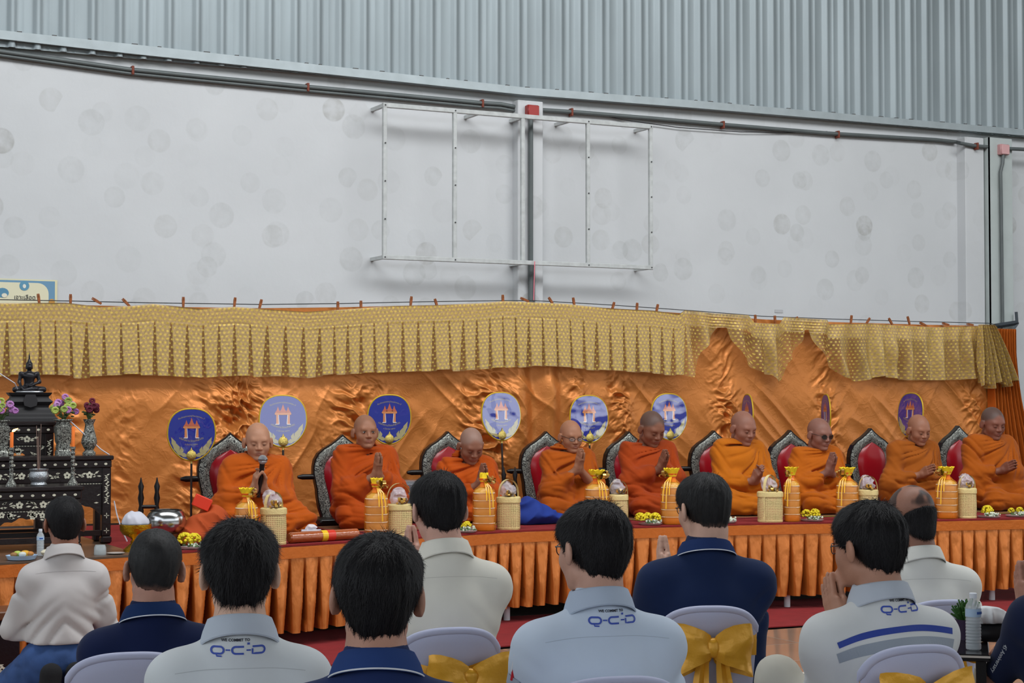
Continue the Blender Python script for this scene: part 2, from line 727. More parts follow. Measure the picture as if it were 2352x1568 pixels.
# --- wall material: painted plaster with round ball marks
def wall_material():
    m = bpy.data.materials.new('painted_plaster')
    m.use_nodes = True
    nt = m.node_tree
    n, l = nt.nodes, nt.links
    b = n['Principled BSDF']
    b.inputs['Roughness'].default_value = 0.75
    g = n.new('ShaderNodeNewGeometry')
    cur = None
    base = n.new('ShaderNodeRGB')
    base.outputs[0].default_value = lin((206, 208, 210))
    cur = base.outputs[0]
    # large cloudy dirt
    ns = n.new('ShaderNodeTexNoise')
    ns.inputs['Scale'].default_value = 1.3
    ns.inputs['Detail'].default_value = 5
    l.new(g.outputs['Position'], ns.inputs['Vector'])
    mr = n.new('ShaderNodeMapRange')
    for i, v in zip((1, 2, 3, 4), (0.35, 0.7, 0.0, 0.22)):
        mr.inputs[i].default_value = v
    l.new(ns.outputs[0], mr.inputs[0])
    mx = n.new('ShaderNodeMix'); mx.data_type = 'RGBA'
    l.new(mr.outputs[0], mx.inputs[0]); l.new(cur, mx.inputs[6]); mx.inputs[7].default_value = lin((176, 178, 180))
    cur = mx.outputs[2]
    for sc, thr, st, col in ((1.9, 0.15, 0.34, (162, 164, 162)), (2.7, 0.20, 0.34, (164, 166, 164)), (2.3, 0.2, 0.32, (164, 164, 160)), (1.13, 0.62, 0.55, (140, 138, 130))):
        sx_ = n.new('ShaderNodeSeparateXYZ'); l.new(g.outputs['Position'], sx_.inputs[0])
        cx_ = n.new('ShaderNodeCombineXYZ'); l.new(sx_.outputs[0], cx_.inputs[0]); l.new(sx_.outputs[2], cx_.inputs[1])
        mp = n.new('ShaderNodeMapping')
        mp.inputs['Scale'].default_value = (sc, sc, 1)
        mp.inputs['Location'].default_value = (sc * 3.7, sc * 1.3, 0)
        l.new(cx_.outputs[0], mp.inputs[0])
        vo = n.new('ShaderNodeTexVoronoi')
        vo.voronoi_dimensions = '2D'
        vo.inputs['Scale'].default_value = 1.0
        vo.inputs['Randomness'].default_value = 0.9
        l.new(mp.outputs[0], vo.inputs['Vector'])
        # disc of ~0.1 m radius
        r = n.new('ShaderNodeMapRange')
        R = {1.9: 0.105, 2.7: 0.085, 2.3: 0.095}.get(sc, 0.10) * sc
        for i, v in zip((1, 2, 3, 4), (R * 0.90, R, 1.0, 0.0)):
            r.inputs[i].default_value = v
        l.new(vo.outputs['Distance'], r.inputs[0])
        rim = n.new('ShaderNodeMapRange')
        for i, v in zip((1, 2, 3, 4), (0.0, R, 0.45, 1.0)):
            rim.inputs[i].default_value = v
        l.new(vo.outputs['Distance'], rim.inputs[0])
        sp = n.new('ShaderNodeSeparateColor')
        l.new(vo.outputs['Color'], sp.inputs[0])
        pr = n.new('ShaderNodeMapRange')
        for i, v in zip((1, 2, 3, 4), (thr, 1.0, 0.0, st)):
            pr.inputs[i].default_value = v
        l.new(sp.outputs[0], pr.inputs[0])
        nz = n.new('ShaderNodeTexNoise'); nz.inputs['Scale'].default_value = 16; nz.inputs['Detail'].default_value = 5
        l.new(g.outputs['Position'], nz.inputs['Vector'])
        nm = n.new('ShaderNodeMapRange')
        for i, v in zip((1, 2, 3, 4), (0.35, 0.65, 0.35, 1.0)):
            nm.inputs[i].default_value = v
        l.new(nz.outputs[0], nm.inputs[0])
        last = r.outputs[0]
        for o in (rim.outputs[0], pr.outputs[0], nm.outputs[0]):
            mm = n.new('ShaderNodeMath'); mm.operation = 'MULTIPLY'
            l.new(last, mm.inputs[0]); l.new(o, mm.inputs[1]); last = mm.outputs[0]
        mx = n.new('ShaderNodeMix'); mx.data_type = 'RGBA'
        l.new(last, mx.inputs[0]); l.new(cur, mx.inputs[6]); mx.inputs[7].default_value = lin(col)
        cur = mx.outputs[2]
    l.new(cur, b.inputs['Base Color'])
    n2 = n.new('ShaderNodeTexNoise'); n2.inputs['Scale'].default_value = 5; n2.inputs['Detail'].default_value = 8
    l.new(g.outputs['Position'], n2.inputs['Vector'])
    bp = n.new('ShaderNodeBump'); bp.inputs['Strength'].default_value = 0.25; bp.inputs['Distance'].default_value = 0.02
    l.new(n2.outputs[0], bp.inputs['Height']); l.new(bp.outputs[0], b.inputs['Normal'])
    return m


M_WALL = wall_material()
M_CLAD = mat('galvanised_cladding', (150, 160, 164), rough=0.5, metal=0.35, var=0.10, vscale=3.0, stretch=(1, 1, 0.25), bump=0.05, bscale=30)
M_FLASH = mat('galvanised_flashing', (166, 175, 178), rough=0.45, metal=0.4, var=0.08, vscale=8)
M_STEEL = mat('painted_steel_column', (184, 192, 190), rough=0.55, metal=0.0, var=0.06, vscale=5)
M_ROOF = mat('roof_underside', (150, 152, 150), rough=0.8)

ZT = 4.075           # top of the masonry
m = MB(); m.box((-9, YW, 0), (26, YW + 0.2, ZT + 0.12)); wall = m.build('wall_back', M_WALL, smooth=False); tag(wall, kind='structure')
m = MB(); m.box((-9, -13, -0.3), (26, YW + 0.2, -0.012)); fl = m.build('floor', mat('floor_joint_grout', (70, 62, 56), rough=0.8), smooth=False); tag(fl, kind='structure')
# roof over the hall, leaving the translucent strip to the lamps
m = MB(); m.box((-9, -13, 8.3), (26, YW + 1.2, 8.5)); rf = m.build('ceiling', M_ROOF, smooth=False); tag(rf, kind='structure')

# floor tiles in the part of the hall that the view reaches
M_TILE = [mat('floor_tile_a', (134, 114, 100), rough=0.16, var=0.10, vscale=2.5, spec=0.5), mat('floor_tile_b', (126, 107, 94), rough=0.2, var=0.12, vscale=2.0), mat('floor_tile_c', (140, 121, 106), rough=0.14, var=0.10, vscale=3.0)]
tile_me = []
for k in range(3):
    mm = MB(); mm.box((-0.297, -0.297, -0.012), (0.297, 0.297, 0.0), 0.002); me = mm.mesh('floor_tile', False); me.materials.append(M_TILE[k]); tile_me.append(me)
for i in range(0, 17):
    for j in range(3, 16):
        o = bpy.data.objects.new('floor_tile', tile_me[(i * 7 + j * 5) % 3]); COL.objects.link(o); o.parent = fl
        o.location = (0.3 + i * 0.6, 0.35 + j * 0.6, 0)
tag(MB().box((-1, 8.02, 0.0), (11, 8.07, 0.0012)).build('court_line', mat('court_paint', (205, 198, 186), rough=0.4), smooth=False), 'pale painted court line across the brown floor', 'line')

# corrugated cladding above the masonry
def cladding():
    P = 0.2
    prof = [(0.0, 0), (0.020, 0), (0.032, -0.030), (0.066, -0.030), (0.078, 0), (0.128, 0), (0.134, -0.003), (0.146, -0.003), (0.152, 0)]
    pts = []
    for i in range(-40, 110):
        for a, b in prof:
            pts.append((i * P + a + 0.012 * math.sin(i * 1.7), b))
    pts = np.array(pts)
    zz = np.array([ZT + 0.05, 6.4, 8.2])
    G = np.zeros((len(pts), 3, 3))
    G[:, :, 0] = pts[:, 0][:, None]
    G[:, :, 1] = YW - 0.045 + pts[:, 1][:, None]
    G[:, :, 2] = zz
    me = grid_mesh('cladding', G, smooth=False)
    return link('wall_cladding', me, None, M_CLAD)
cl = tag(cladding(), kind='structure')
FT = [(-60, 61), (0, 69), (300, 101), (800, 156), (1200, 200), (1600, 231), (2352, 297)]
FB = [(-60, 81), (0, 89), (300, 123), (800, 175), (1200, 217), (1600, 248), (2352, 311)]
tp = [on_y(a, c, YW - 0.095) for a, c in FT]; bt_ = [on_y(a, c, YW - 0.095) for a, c in FB]
tp = [tp[0] + (tp[0] - tp[1]) * 30 * [1, 1, 0]] + tp + [np.array([26, YW - 0.095, tp[-1][2]])]
bt_ = [bt_[0] + (bt_[0] - bt_[1]) * 30 * [1, 1, 0]] + bt_ + [np.array([26, YW - 0.095, bt_[-1][2]])]
m = MB()
m.grid(np.array([[q + [0, 0.02, 0.004], q, r, r + [0, 0.10, 0.0], q + [0, 0.10, -0.02], q + [0, 0.02, 0.004]] for q, r in zip(tp, bt_)]))
def flash_z(x):
    return float(np.interp(x, [q[0] for q in tp], [q[2] for q in tp]))
tag(m.build('trim_flashing', M_FLASH, smooth=False), kind='structure')
# little drips of sealant / screw heads on top of the flashing
m = MB()
for i in range(44):
    x = 1.8 + i * 0.26 + random.uniform(-0.1, 0.1)
    z_ = flash_z(x)
    m.box((x, YW - 0.092, z_ - 0.003), (x + random.uniform(0.02, 0.05), YW - 0.070, z_ + 0.007))
tag(m.build('sealant_drips', mat('dark_sealant', (70, 66, 64)), cl, smooth=False), kind='stuff')

# concrete columns and the steel column on the right
def column_px(a, b, prot, mt, name, z1=ZT + 0.1):
    x0 = X_at(a, YW - prot); x1 = X_at(b, YW - prot)
    mm = MB(); mm.box((x0, YW - prot, 0), (x1, YW + 0.02, z1), 0.006)
    return tag(mm.build(name, mt, smooth=False), kind='structure')
column_px(1190, 1248, 0.10, M_WALL, 'wall_pilaster', ZT - 0.02)
column_px(2222, 2265, 0.12, M_WALL, 'wall_pilaster.001', ZT - 0.005)
xs = X_at(2265, YW - 0.1); xe = X_at(2318, YW - 0.1)
m = MB()
m.box((xs, YW - 0.02, 0), (xe + 0.12, YW, ZT))
m.box((xs, YW - 0.17, 0), (xs + 0.012, YW - 0.02, ZT))
m.box((xs, YW - 0.17, 0), (xe, YW - 0.158, ZT))
m.box((xe, YW - 0.10, 0), (xe + 0.014, YW - 0.02, ZT))
tag(m.build('wall_steel_column', M_STEEL, smooth=False), kind='structure')

# conduits
M_PIPE = mat('grey_conduit', (98, 104, 104), rough=0.5, metal=0.2, var=0.1)
M_RUST = mat('rusty_clamp', (122, 60, 44), rough=0.7)
def pipe_run(name, pxs, yoff, r, label):
    mm = MB()
    pts = [on_y(a, b, YW - (yoff if a < 2200 or yoff > 0.1 else 0.145)) for a, b in pxs]
    mm.tube(pts, r, 10)
    return tag(mm.build(name, M_PIPE), label, 'pipe', 'conduits on the wall')
up = [(-60, 111), (0, 118), (300, 160), (420, 172), (700, 199), (900, 217), (1100, 236), (1150, 239), (1212, 251)]
up2 = [(1236, 252), (1330, 258), (1500, 272), (1670, 287), (1900, 306), (2150, 321), (2196, 326), (2206, 329), (2240, 335), (2292, 339)]
pipe_run('conduit', up, 0.035, 0.018, 'upper grey conduit running under the flashing left of the red box')
pipe_run('conduit', [(a, b + 9) for a, b in up], 0.035, 0.011, 'thin lower grey conduit beside the upper one, left of the red box')
pipe_run('conduit', up2, 0.035, 0.018, 'grey conduit between the red box and the pink box')
pipe_run('conduit', [(2308, 341), (2400, 345)], 0.2, 0.018, 'short grey conduit leaving the pink box at the right edge')
tag(MB().tube([on_y(1219, y, YW - 0.13) for y in (270, 480, 690, 800)], 0.021, 10).build('conduit', M_PIPE), 'thick grey conduit dropping down the middle pilaster', 'pipe', 'conduits on the wall')
tag(MB().tube([on_y(1226, y, YW - 0.125) for y in (600, 700, 800)], 0.012, 8).build('conduit', M_PIPE), 'thin conduit beside the thick one below the sign frame', 'pipe', 'conduits on the wall')
tag(MB().tube([on_y(a, b, YW - 0.2) for a, b in ((2304, 355), (2303, 375), (2298, 395), (2299, 440), (2301, 600), (2303, 760), (2304, 900))], 0.017, 10).build('conduit', M_PIPE), 'grey conduit dropping from the pink box along the steel column', 'pipe', 'conduits on the wall')
# a slack black wire
tag(MB().tube([on_y(a, b, YW - 0.03) for a, b in ((1370, 262), (1450, 278), (1560, 293), (1700, 303), (1820, 304), (1900, 302))], 0.004, 5).build('slack_wire', mat('black_wire', (40, 40, 42))), 'thin black wire sagging under the conduit right of the sign frame', 'wire')

def clamp(px, py, lab, yo=0.03):
    c = on_y(px, py, YW - yo)
    mm = MB(); mm.box((c[0] - 0.010, c[1] - 0.026, c[2] - 0.034), (c[0] + 0.010, c[1] + 0.03, c[2] + 0.034), 0.004)
    tag(mm.build('pipe_clamp', M_RUST), lab, 'clamp', 'rusty clamps on the top conduit')
for px, py, lab in ((304, 162, 'rusty clamp on the conduit, farthest left'), (706, 201, 'rusty clamp on the conduit above the left wall bay'), (1107, 238, 'rusty clamp left of the red box above the sign frame'),
                    (1312, 258, 'rusty clamp just right of the red box'), (1660, 287, 'rusty clamp above the right end of the sign frame'), (1924, 309, 'rusty clamp on the conduit over the right wall bay'), (2243, 336, 'rusty clamp on the right pilaster')):
    clamp(px, py, lab, 0.15 if px == 2243 else 0.03)
def jbox(px, py, yo, col, label, s=0.055):
    c = on_y(px, py, YW - yo)
    t = thing('junction_box', label, 'junction box', c)
    MB().box((-s, -0.03, -s * 0.95), (s, 0.03, s * 0.95), 0.008).build('box_body', mat('jb_' + label[:5], col, rough=0.35, var=0.1, vscale=30), t)
    MB().box((-s * 0.9, -0.038, -s * 0.85), (s * 0.9, -0.03, s * 0.85), 0.003).build('box_cover', mat('jbc_' + label[:5], [min(255, v + 12) for v in col], rough=0.3), t)
jbox(1222, 256, 0.13, (150, 42, 38), 'red square junction box on the middle pilaster')
jbox(2304, 344, 0.19, (200, 150, 150), 'faded pink junction box on the steel column at the right')
# stencilled marks low on the wall
# sign frame of white square tube
def sign_frame():
    Y = YW - 0.26
    c = on_y(1200, 430, Y)
    t = thing('sign_frame', 'empty white steel sign frame fixed to the wall by the pilaster', 'frame', (c[0], YW, c[2]))
    M = mat('white_frame_paint', (190, 193, 192), rough=0.55, var=0.12, vscale=20)
    off = np.array([c[0], YW, c[2]])
    def bar(a, b, nm, r=0.018):
        a = np.array(a) - off; b = np.array(b) - off
        mm = MB()
        d = b - a
        if abs(d[2]) > abs(d[0]):
            mm.box((a[0] - r, a[1] - r, min(a[2], b[2])), (a[0] + r, a[1] + r, max(a[2], b[2])), 0.003)
        else:
            z = (a[2] + b[2]) / 2
            mm.box((a[0] - r, a[1] - r, z - r), (b[0] + r, a[1] + r, z + r), 0.003)
        mm.build(nm, M, t, smooth=False)
    xl, xr = on_y(883, 400, Y)[0], on_y(1494, 400, Y)[0]
    zt = (on_y(883, 240, Y)[2] + on_y(1494, 293, Y)[2]) / 2
    zb = (on_y(883, 592, Y)[2] + on_y(1494, 613, Y)[2]) / 2
    bar((xl, Y, zt), (xr, Y, zt), 'top_rail')
    bar((xl, Y, zb), (xr, Y, zb), 'bottom_rail')
    for px in (883, 1044, 1200, 1350, 1494):
        x = on_y(px, 400, Y)[0]
        bar((x, Y, zb), (x, Y, zt), 'upright', 0.016)
    for px, z in ((883, zt), (1100, zt), (1205, zt), (1310, zt), (1494, zt), (883, zb), (1205, zb), (1494, zb)):
        x = on_y(px, 400, Y)[0] - off[0]
        MB().box((x - 0.014, -0.26, z - off[2] - 0.014), (x + 0.014, 0.0, z - off[2] + 0.014)).build('wall_bracket', M, t, smooth=False)
    mm = MB()
    for px in (883, 1044, 1350, 1494):
        x = on_y(px, 400, Y)[0] - off[0]
        for k in range(5):
            z = zb + (zt - zb) * k / 4 - off[2]
            mm.cyl((x, Y - off[1] - 0.023, z), (x, Y - off[1] - 0.014, z), 0.006, 6)
    tag(mm.build('rivet', mat('dark_rivet', (50, 50, 52)), t), kind='stuff')
sign_frame()
# pink string tied to the frame
tag(MB().tube([on_y(1228, 600, YW - 0.3), on_y(1227, 640, YW - 0.32), on_y(1226, 690, YW - 0.42)], 0.004, 5).build('pink_string', mat('pink_string', (225, 120, 135))), 'pink plastic string hanging below the sign frame', 'string')
# old tape marks near the right
tag(MB().box(tuple(on_y(1780, 718, YW - 0.004)), tuple(on_y(1798, 711, YW - 0.001)), 0).build('tape_mark', mat('tape_grey', (185, 186, 188)), smooth=False), 'small grey stencilled mark on the wall above the torn valance', 'mark')

# ============================================================ text helper
FONTCACHE = {}
def text_mesh(s, size=1.0, extrude=0.0, bold=0.0):
    cu = bpy.data.curves.new('t', 'FONT')
    cu.body = s
    cu.size = size
    cu.extrude = extrude
    cu.offset = bold
    cu.align_x = 'CENTER'
    cu.resolution_u = 2
    ob = bpy.data.objects.new('t', cu)
    COL.objects.link(ob)
    bpy.context.view_layer.update()
    dg = bpy.context.evaluated_depsgraph_get()
    me = bpy.data.meshes.new_from_object(ob.evaluated_get(dg))
    bpy.data.objects.remove(ob)
    return me
def mesh_np(me):
    V = np.zeros(len(me.vertices) * 3, np.float32); me.vertices.foreach_get('co', V)
    return V.reshape(-1, 3), [list(p.vertices) for p in me.polygons]

# ============================================================ platform, carpet, skirt
M_SATIN = mat('orange_satin', (206, 110, 40), rough=0.36, metal=0.45, bump=0.25, bscale=38, var=0.05, vscale=12)
ex = np.linspace(EDGE[0, 0], EDGE[-1, 0], 200)
ey = np.array([edge_y(v) for v in ex])
# smooth the arc a little
ker = np.ones(9) / 9
ey = np.convolve(np.pad(ey, 4, mode='edge'), ker, 'valid')
EDGE = np.stack([ex, ey, np.full_like(ex, ZS)], 1)
def strip_slab(name, x0, x1, f0, f1, z0, z1, material, n=80, **kw):
    xs_ = np.linspace(x0, x1, n)
    ring = []
    for x in xs_:
        a, b = f0(x), f1(x)
        ring.append([(x, a, z0), (x, a, z1), (x, b, z1), (x, b, z0), (x, a, z0)])
    mm = MB(); mm.grid(np.array(ring))
    e0 = len(xs_) * 5
    mm.f.append([0, 1, 2, 3]); mm.f.append([e0 - 5, e0 - 4, e0 - 3, e0 - 2][::-1])
    return mm.build(name, material, smooth=False, **kw)
XL, XR = EDGE[0, 0] + 0.02, EDGE[-1, 0] - 0.02
XC = on_z(322, 1272, ZS)[0]
M_RED = mat('red_carpet', (138, 32, 34), rough=0.95, bump=0.5, bscale=350, var=0.12, vscale=9)
st = thing('stage_platform', 'low platform of joined tables under the monks, skirted in orange satin', 'platform', (5.3, 11.2, 0))
def rel(o, par):
    o.parent = par
    o.matrix_parent_inverse = Matrix.Translation(-par.location)
    return o
rel(strip_slab('platform_top', XL, XR, lambda x: edge_y(x) + 0.03, lambda x: 12.50, ZS - 0.05, ZS - 0.012, mat('plywood', (120, 95, 70))), st)
tag(rel(strip_slab('stage_carpet', XC, XR, lambda x: edge_y(x) + 0.0 + 0.006 * math.sin(x * 9) + 0.004 * math.sin(x * 23), lambda x: 12.50, ZS - 0.012, ZS, M_RED, n=240), st), 'red carpet on the platform top')
rel(strip_slab('altar_floor_board', XL, XC - 0.002, lambda x: edge_y(x), lambda x: 12.50, ZS - 0.012, ZS, mat('altar_board', (92, 72, 58), rough=0.35)), st)
# white legs
M_LEG = mat('white_leg', (205, 205, 208), rough=0.4)
for px in (350, 560, 1141, 1164, 1460, 1748, 1806, 2010, 2275, 2420):
    p = stage_pt(px, 0.10)
    rel(MB().cyl((p[0], p[1], 0.0085), (p[0], p[1], ZS - 0.05), 0.023, 14).build('leg', M_LEG), st)
# pleated skirt
def skirt():
    n = 2600
    s = np.linspace(0, 1, n)
    x = XL + (XR - XL) * s
    y = np.array([edge_y(v) for v in x])
    seg = np.sqrt(np.gradient(x) ** 2 + np.gradient(y) ** 2)
    u = np.cumsum(seg)
    v = np.linspace(0, 1, 26)
    zb_px = [(0, 1405), (655, 1444), (1240, 1400), (1770, 1365), (2290, 1342)]
    ph = u / 0.112 + 0.35 * noise3(np.stack([u * 1.1, u * 0, u * 0], 1))
    fr = ph - np.floor(ph)
    idn = np.floor(ph)
    rnd = noise3(np.stack([idn * 3.7, idn * 0 + 5.1, idn * 0], 1))
    G = np.zeros((n, len(v), 3))
    zbot = 0.105 + 0.012 * noise3(np.stack([u * 2.2, u * 0 + 9, u * 0], 1)) + 0.012 * rnd
    for j, t in enumerate(v):
        band = max(0.0, (t - 0.10) / 0.90)
        A = 0.004 + 0.050 * min(1, band * 1.5) * (1 + 0.25 * rnd)
        wob = 0.10 * noise3(np.stack([u * 6, u * 0 + t * 2.0, idn * 1.3], 1)) * band
        f2 = np.clip(fr + wob, 0, 1)
        gap = 0.10 + 0.40 * band * (1 + 0.35 * rnd)
        # flat outer face, then a deep fold tucked behind
        out = np.where(f2 < 1 - gap, 0.20 + 0.36 * np.sin(np.pi * np.clip(f2 / (1 - gap), 0, 1)) ** 0.6, 0)
        tt = np.clip((f2 - (1 - gap)) / gap, 0, 1)
        inn = np.where(f2 >= 1 - gap, 0.10 - 3.0 * np.sin(np.pi * tt) ** 0.5 * min(1, band * 2 + 0.1), 0)
        d = A * (out + inn)
        crin = 0.004 * fbm(np.stack([u * 22, u * 0 + t * 9, u * 0], 1), 3)
        G[:, j, 0] = x + 0.0
        G[:, j, 1] = y - 0.012 - d - crin - 0.02 * t
        G[:, j, 2] = (ZS - 0.012) * (1 - t) + zbot * t + (0.0 if t < 0.98 else -0.008 * rnd)
    me = grid_mesh('stage_skirt', G)
    return link('stage_skirt', me, st, mat('skirt_satin', (196, 112, 48), rough=0.30, metal=0.45, bump=0.7, bscale=26, stretch=(1, 1, 0.3), var=0.08, vscale=10))
sk = skirt(); sk.matrix_parent_inverse = Matrix.Translation(-st.location)
rel(strip_slab('skirt_band', XL, XR, lambda x: edge_y(x) - 0.030, lambda x: edge_y(x) - 0.018, ZS - 0.082, ZS - 0.016, M_SATIN, n=160), st)
# dark void behind the skirt is the wall's shade; carpet runner on the floor
C1 = np.array([on_z(a, b, 0.0) for a, b in ((-200, 1500), (400, 1487), (724, 1463), (1130, 1432), (1780, 1391), (2300, 1362), (2500, 1352))])
C2 = np.array([on_z(a, b, 0.0) for a, b in ((-200, 1790), (300, 1740), (560, 1570), (760, 1528), (1132, 1487), (1585, 1457), (1780, 1441), (2300, 1407), (2500, 1396))])
def runner():
    xs_ = np.linspace(C1[0, 0], C1[-1, 0], 160)
    f0 = lambda x: float(np.interp(x, C2[:, 0], C2[:, 1])) + 0.01 * math.sin(x * 5)
    f1 = lambda x: float(np.interp(x, C1[:, 0], C1[:, 1])) + 0.25
    o = strip_slab('red_runner', xs_[0], xs_[-1], f0, f1, 0.001, 0.008, M_RED, n=160)
    tag(o, 'long red carpet runner on the floor in front of the platform', 'carpet')
runner()

# ============================================================ backdrop cloth
YB = 12.72
STR_PX = [(-120, 686), (0, 688), (160, 691), (330, 695), (600, 699), (780, 697), (960, 693), (1160, 690), (1225, 690), (1400, 700), (1600, 714), (1750, 726), (1900, 732), (2100, 738), (2270, 742)]
def string_z(px):
    py = np.interp(px, [a for a, b in STR_PX], [b for a, b in STR_PX])
    return np.array([on_y(a, b, YB)[2] for a, b in zip(np.atleast_1d(px), np.atleast_1d(py))])
def satin_backdrop_mat():
    m = mat('backdrop_satin', (202, 124, 58), rough=0.42, metal=0.38, var=0.06, vscale=1.5)
    nt = m.node_tree; n, l = nt.nodes, nt.links
    b = n['Principled BSDF']
    g = n.new('ShaderNodeNewGeometry')
    mp = n.new('ShaderNodeMapping'); mp.inputs['Scale'].default_value = (1, 0.3, 1)
    l.new(g.outputs['Position'], mp.inputs[0])
    vo = n.new('ShaderNodeTexVoronoi'); vo.feature = 'DISTANCE_TO_EDGE'; vo.inputs['Scale'].default_value = 7
    nz = n.new('ShaderNodeTexNoise'); nz.inputs['Scale'].default_value = 4; nz.inputs['Detail'].default_value = 6; nz.inputs['Distortion'].default_value = 1.2
    l.new(mp.outputs[0], nz.inputs['Vector'])
    mxv = n.new('ShaderNodeMix'); mxv.data_type = 'RGBA'; mxv.inputs[0].default_value = 0.35
    l.new(mp.outputs[0], mxv.inputs[6]); l.new(nz.outputs[1], mxv.inputs[7]); l.new(mxv.outputs[2], vo.inputs['Vector'])
    mr = n.new('ShaderNodeMapRange')
    for i, v in zip((1, 2, 3, 4), (0.0, 0.10, 1.0, 0.0)):
        mr.inputs[i].default_value = v
    l.new(vo.outputs['Distance'], mr.inputs[0])
    n3 = n.new('ShaderNodeTexNoise'); n3.inputs['Scale'].default_value = 14; n3.inputs['Detail'].default_value = 6; n3.inputs['Distortion'].default_value = 2.0
    l.new(mp.outputs[0], n3.inputs['Vector'])
    ad = n.new('ShaderNodeMath'); ad.operation = 'MULTIPLY_ADD'; ad.inputs[1].default_value = 0.30
    l.new(mr.outputs[0], ad.inputs[0]); l.new(n3.outputs[0], ad.inputs[2])
    bp = n.new('ShaderNodeBump'); bp.inputs['Strength'].default_value = 0.30; bp.inputs['Distance'].default_value = 0.008
    l.new(ad.outputs[0], bp.inputs['Height']); l.new(bp.outputs[0], b.inputs['Normal'])
    return m
M_BACK = satin_backdrop_mat()
def backdrop():
    n, k = 1500, 230
    px = np.linspace(-130, 2268, n)
    x = np.array([on_y(a, 800, YB)[0] for a in px])
    zt = string_z(px) - 0.03
    v = np.linspace(0, 1, k)
    X = np.repeat(x[:, None], k, 1)
    Z = zt[:, None] * (1 - v) + (ZS + 0.004) * v
    D = np.zeros_like(X)
    P = np.stack([X, Z, X * 0], -1)
    # broad slack folds
    D += 0.050 * noise3(P * [0.9, 0.35, 1] + [3, 0, 0])
    # tension folds running down to the left from the upper gathers
    diag = X * 0.72 + Z * 0.70
    diag2 = -X * 0.5 + Z * 0.86
    rd = 1 - np.abs(noise3(np.stack([diag * 9.0, diag2 * 1.2, X * 0], -1)))
    D += 0.020 * rd ** 2 * sst(4.6, 6.4, X)
    rd2 = 1 - np.abs(noise3(np.stack([(X * 0.8 - Z * 0.6) * 7.5, (X * 0.6 + Z * .8) * 1.4, X * 0 + 4], -1)))
    D += 0.014 * rd2 ** 3 * (0.35 + 0.65 * (1 - sst(4.6, 6.4, X)))
    D += 0.010 * fbm(P * [5, 5, 1], 3) * (1 - 0.6 * sst(5.8, 6.6, X))
    # gathered seams, crumpled
    for gx, w, a in ((150, 0.14, .4), (300, 0.10, .2), (535, 0.26, 1.2), (820, 0.20, .9), (1125, 0.20, 1.0), (1308, 0.09, .7), (1405, 0.10, .9), (1648, 0.12, .9), (1880, 0.11, .7), (2215, 0.10, .6)):
        xc = on_y(gx, 800, YB)[0] - 0.10 * (Z - 1.9) * (-1 if gx < 1250 else 1)
        env = np.exp(-((X - xc) / w) ** 2)
        sg = -1 if gx < 1250 else 1
        qa = X * 0.8 + sg * Z * 0.6; qb = -sg * X * 0.6 + Z * 0.8
        q = np.stack([qa * 6 + gx, qb * 11, X * 0], -1)
        crum = (1 - np.abs(fbm(q + 0.6 * noise3(P * 5)[..., None], 3)) * 2.6)
        D += a * env * (0.060 * crum - 0.02)
        D += (0.05 if gx < 1250 else 0.02) * a * np.exp(-((X - xc) / (w * 2.4)) ** 2)
    rt = sst(1500, 1560, px)[:, None]
    up_ = sst(0.45, 0.75, (zt[:, None] - Z))
    D = D * (1 - rt) * (up_ * 0.85 + 0.15) + D * rt * (0.45 + 0.55 * up_)
    D = np.minimum(D, 0.05 + 0.2 * np.maximum(up_, rt * 0.25))
    # soft folds near the middle pilaster
    xm = on_y(1235, 800, YB)[0]
    D += 0.045 * np.sin((X - xm) * 22) * np.exp(-((X - xm) / 0.28) ** 2)
    G = np.stack([X, YB - 0.03 - D, Z], -1)
    me = grid_mesh('backdrop_cloth', G)
    o = link('backdrop_cloth', me, None, M_BACK)
    tag(o, 'crumpled orange satin backdrop cloth hanging behind the monks', 'backdrop')
backdrop()

# dark lower boards standing behind the platform? the shaded gap is left to the light

# side curtain bunch on the right
def side_curtain():
    n, k = 420, 60
    s = np.linspace(0, 1, n); v = np.linspace(0, 1, k)
    S, Vv = np.meshgrid(s, v, indexing='ij')
    top = on_y(2262, 748, YB - .02); 
    xl_t, xr_t = on_y(2256, 800, YB)[0], on_y(2312, 800, YB)[0]
    xl_b, xr_b = on_y(2262, 800, YB)[0], on_y(2385, 800, YB)[0]
    f = sst(0.05, 1, Vv)
    X = (xl_t * (1 - S) + xr_t * S) * (1 - f) + (xl_b * (1 - S) + xr_b * S) * f
    ph = S * 9 * 2 * math.pi + 1.2 * noise3(np.stack([S * 6, Vv * 1.5, S * 0], -1))
    D = (0.05 + 0.03 * f) * np.sin(ph) + 0.01 * fbm(np.stack([S * 40, Vv * 10, S * 0], -1), 3)
    Z = (top[2] - 0.03) * (1 - Vv) + 0.02 * Vv
    G = np.stack([X, YB - 0.10 - D, Z], -1)
    o = link('side_curtain', grid_mesh('side_curtain', G), None, M_SATIN)
    tag(o, 'gathered orange satin curtain hanging at the right end of the backdrop', 'curtain')
side_curtain()

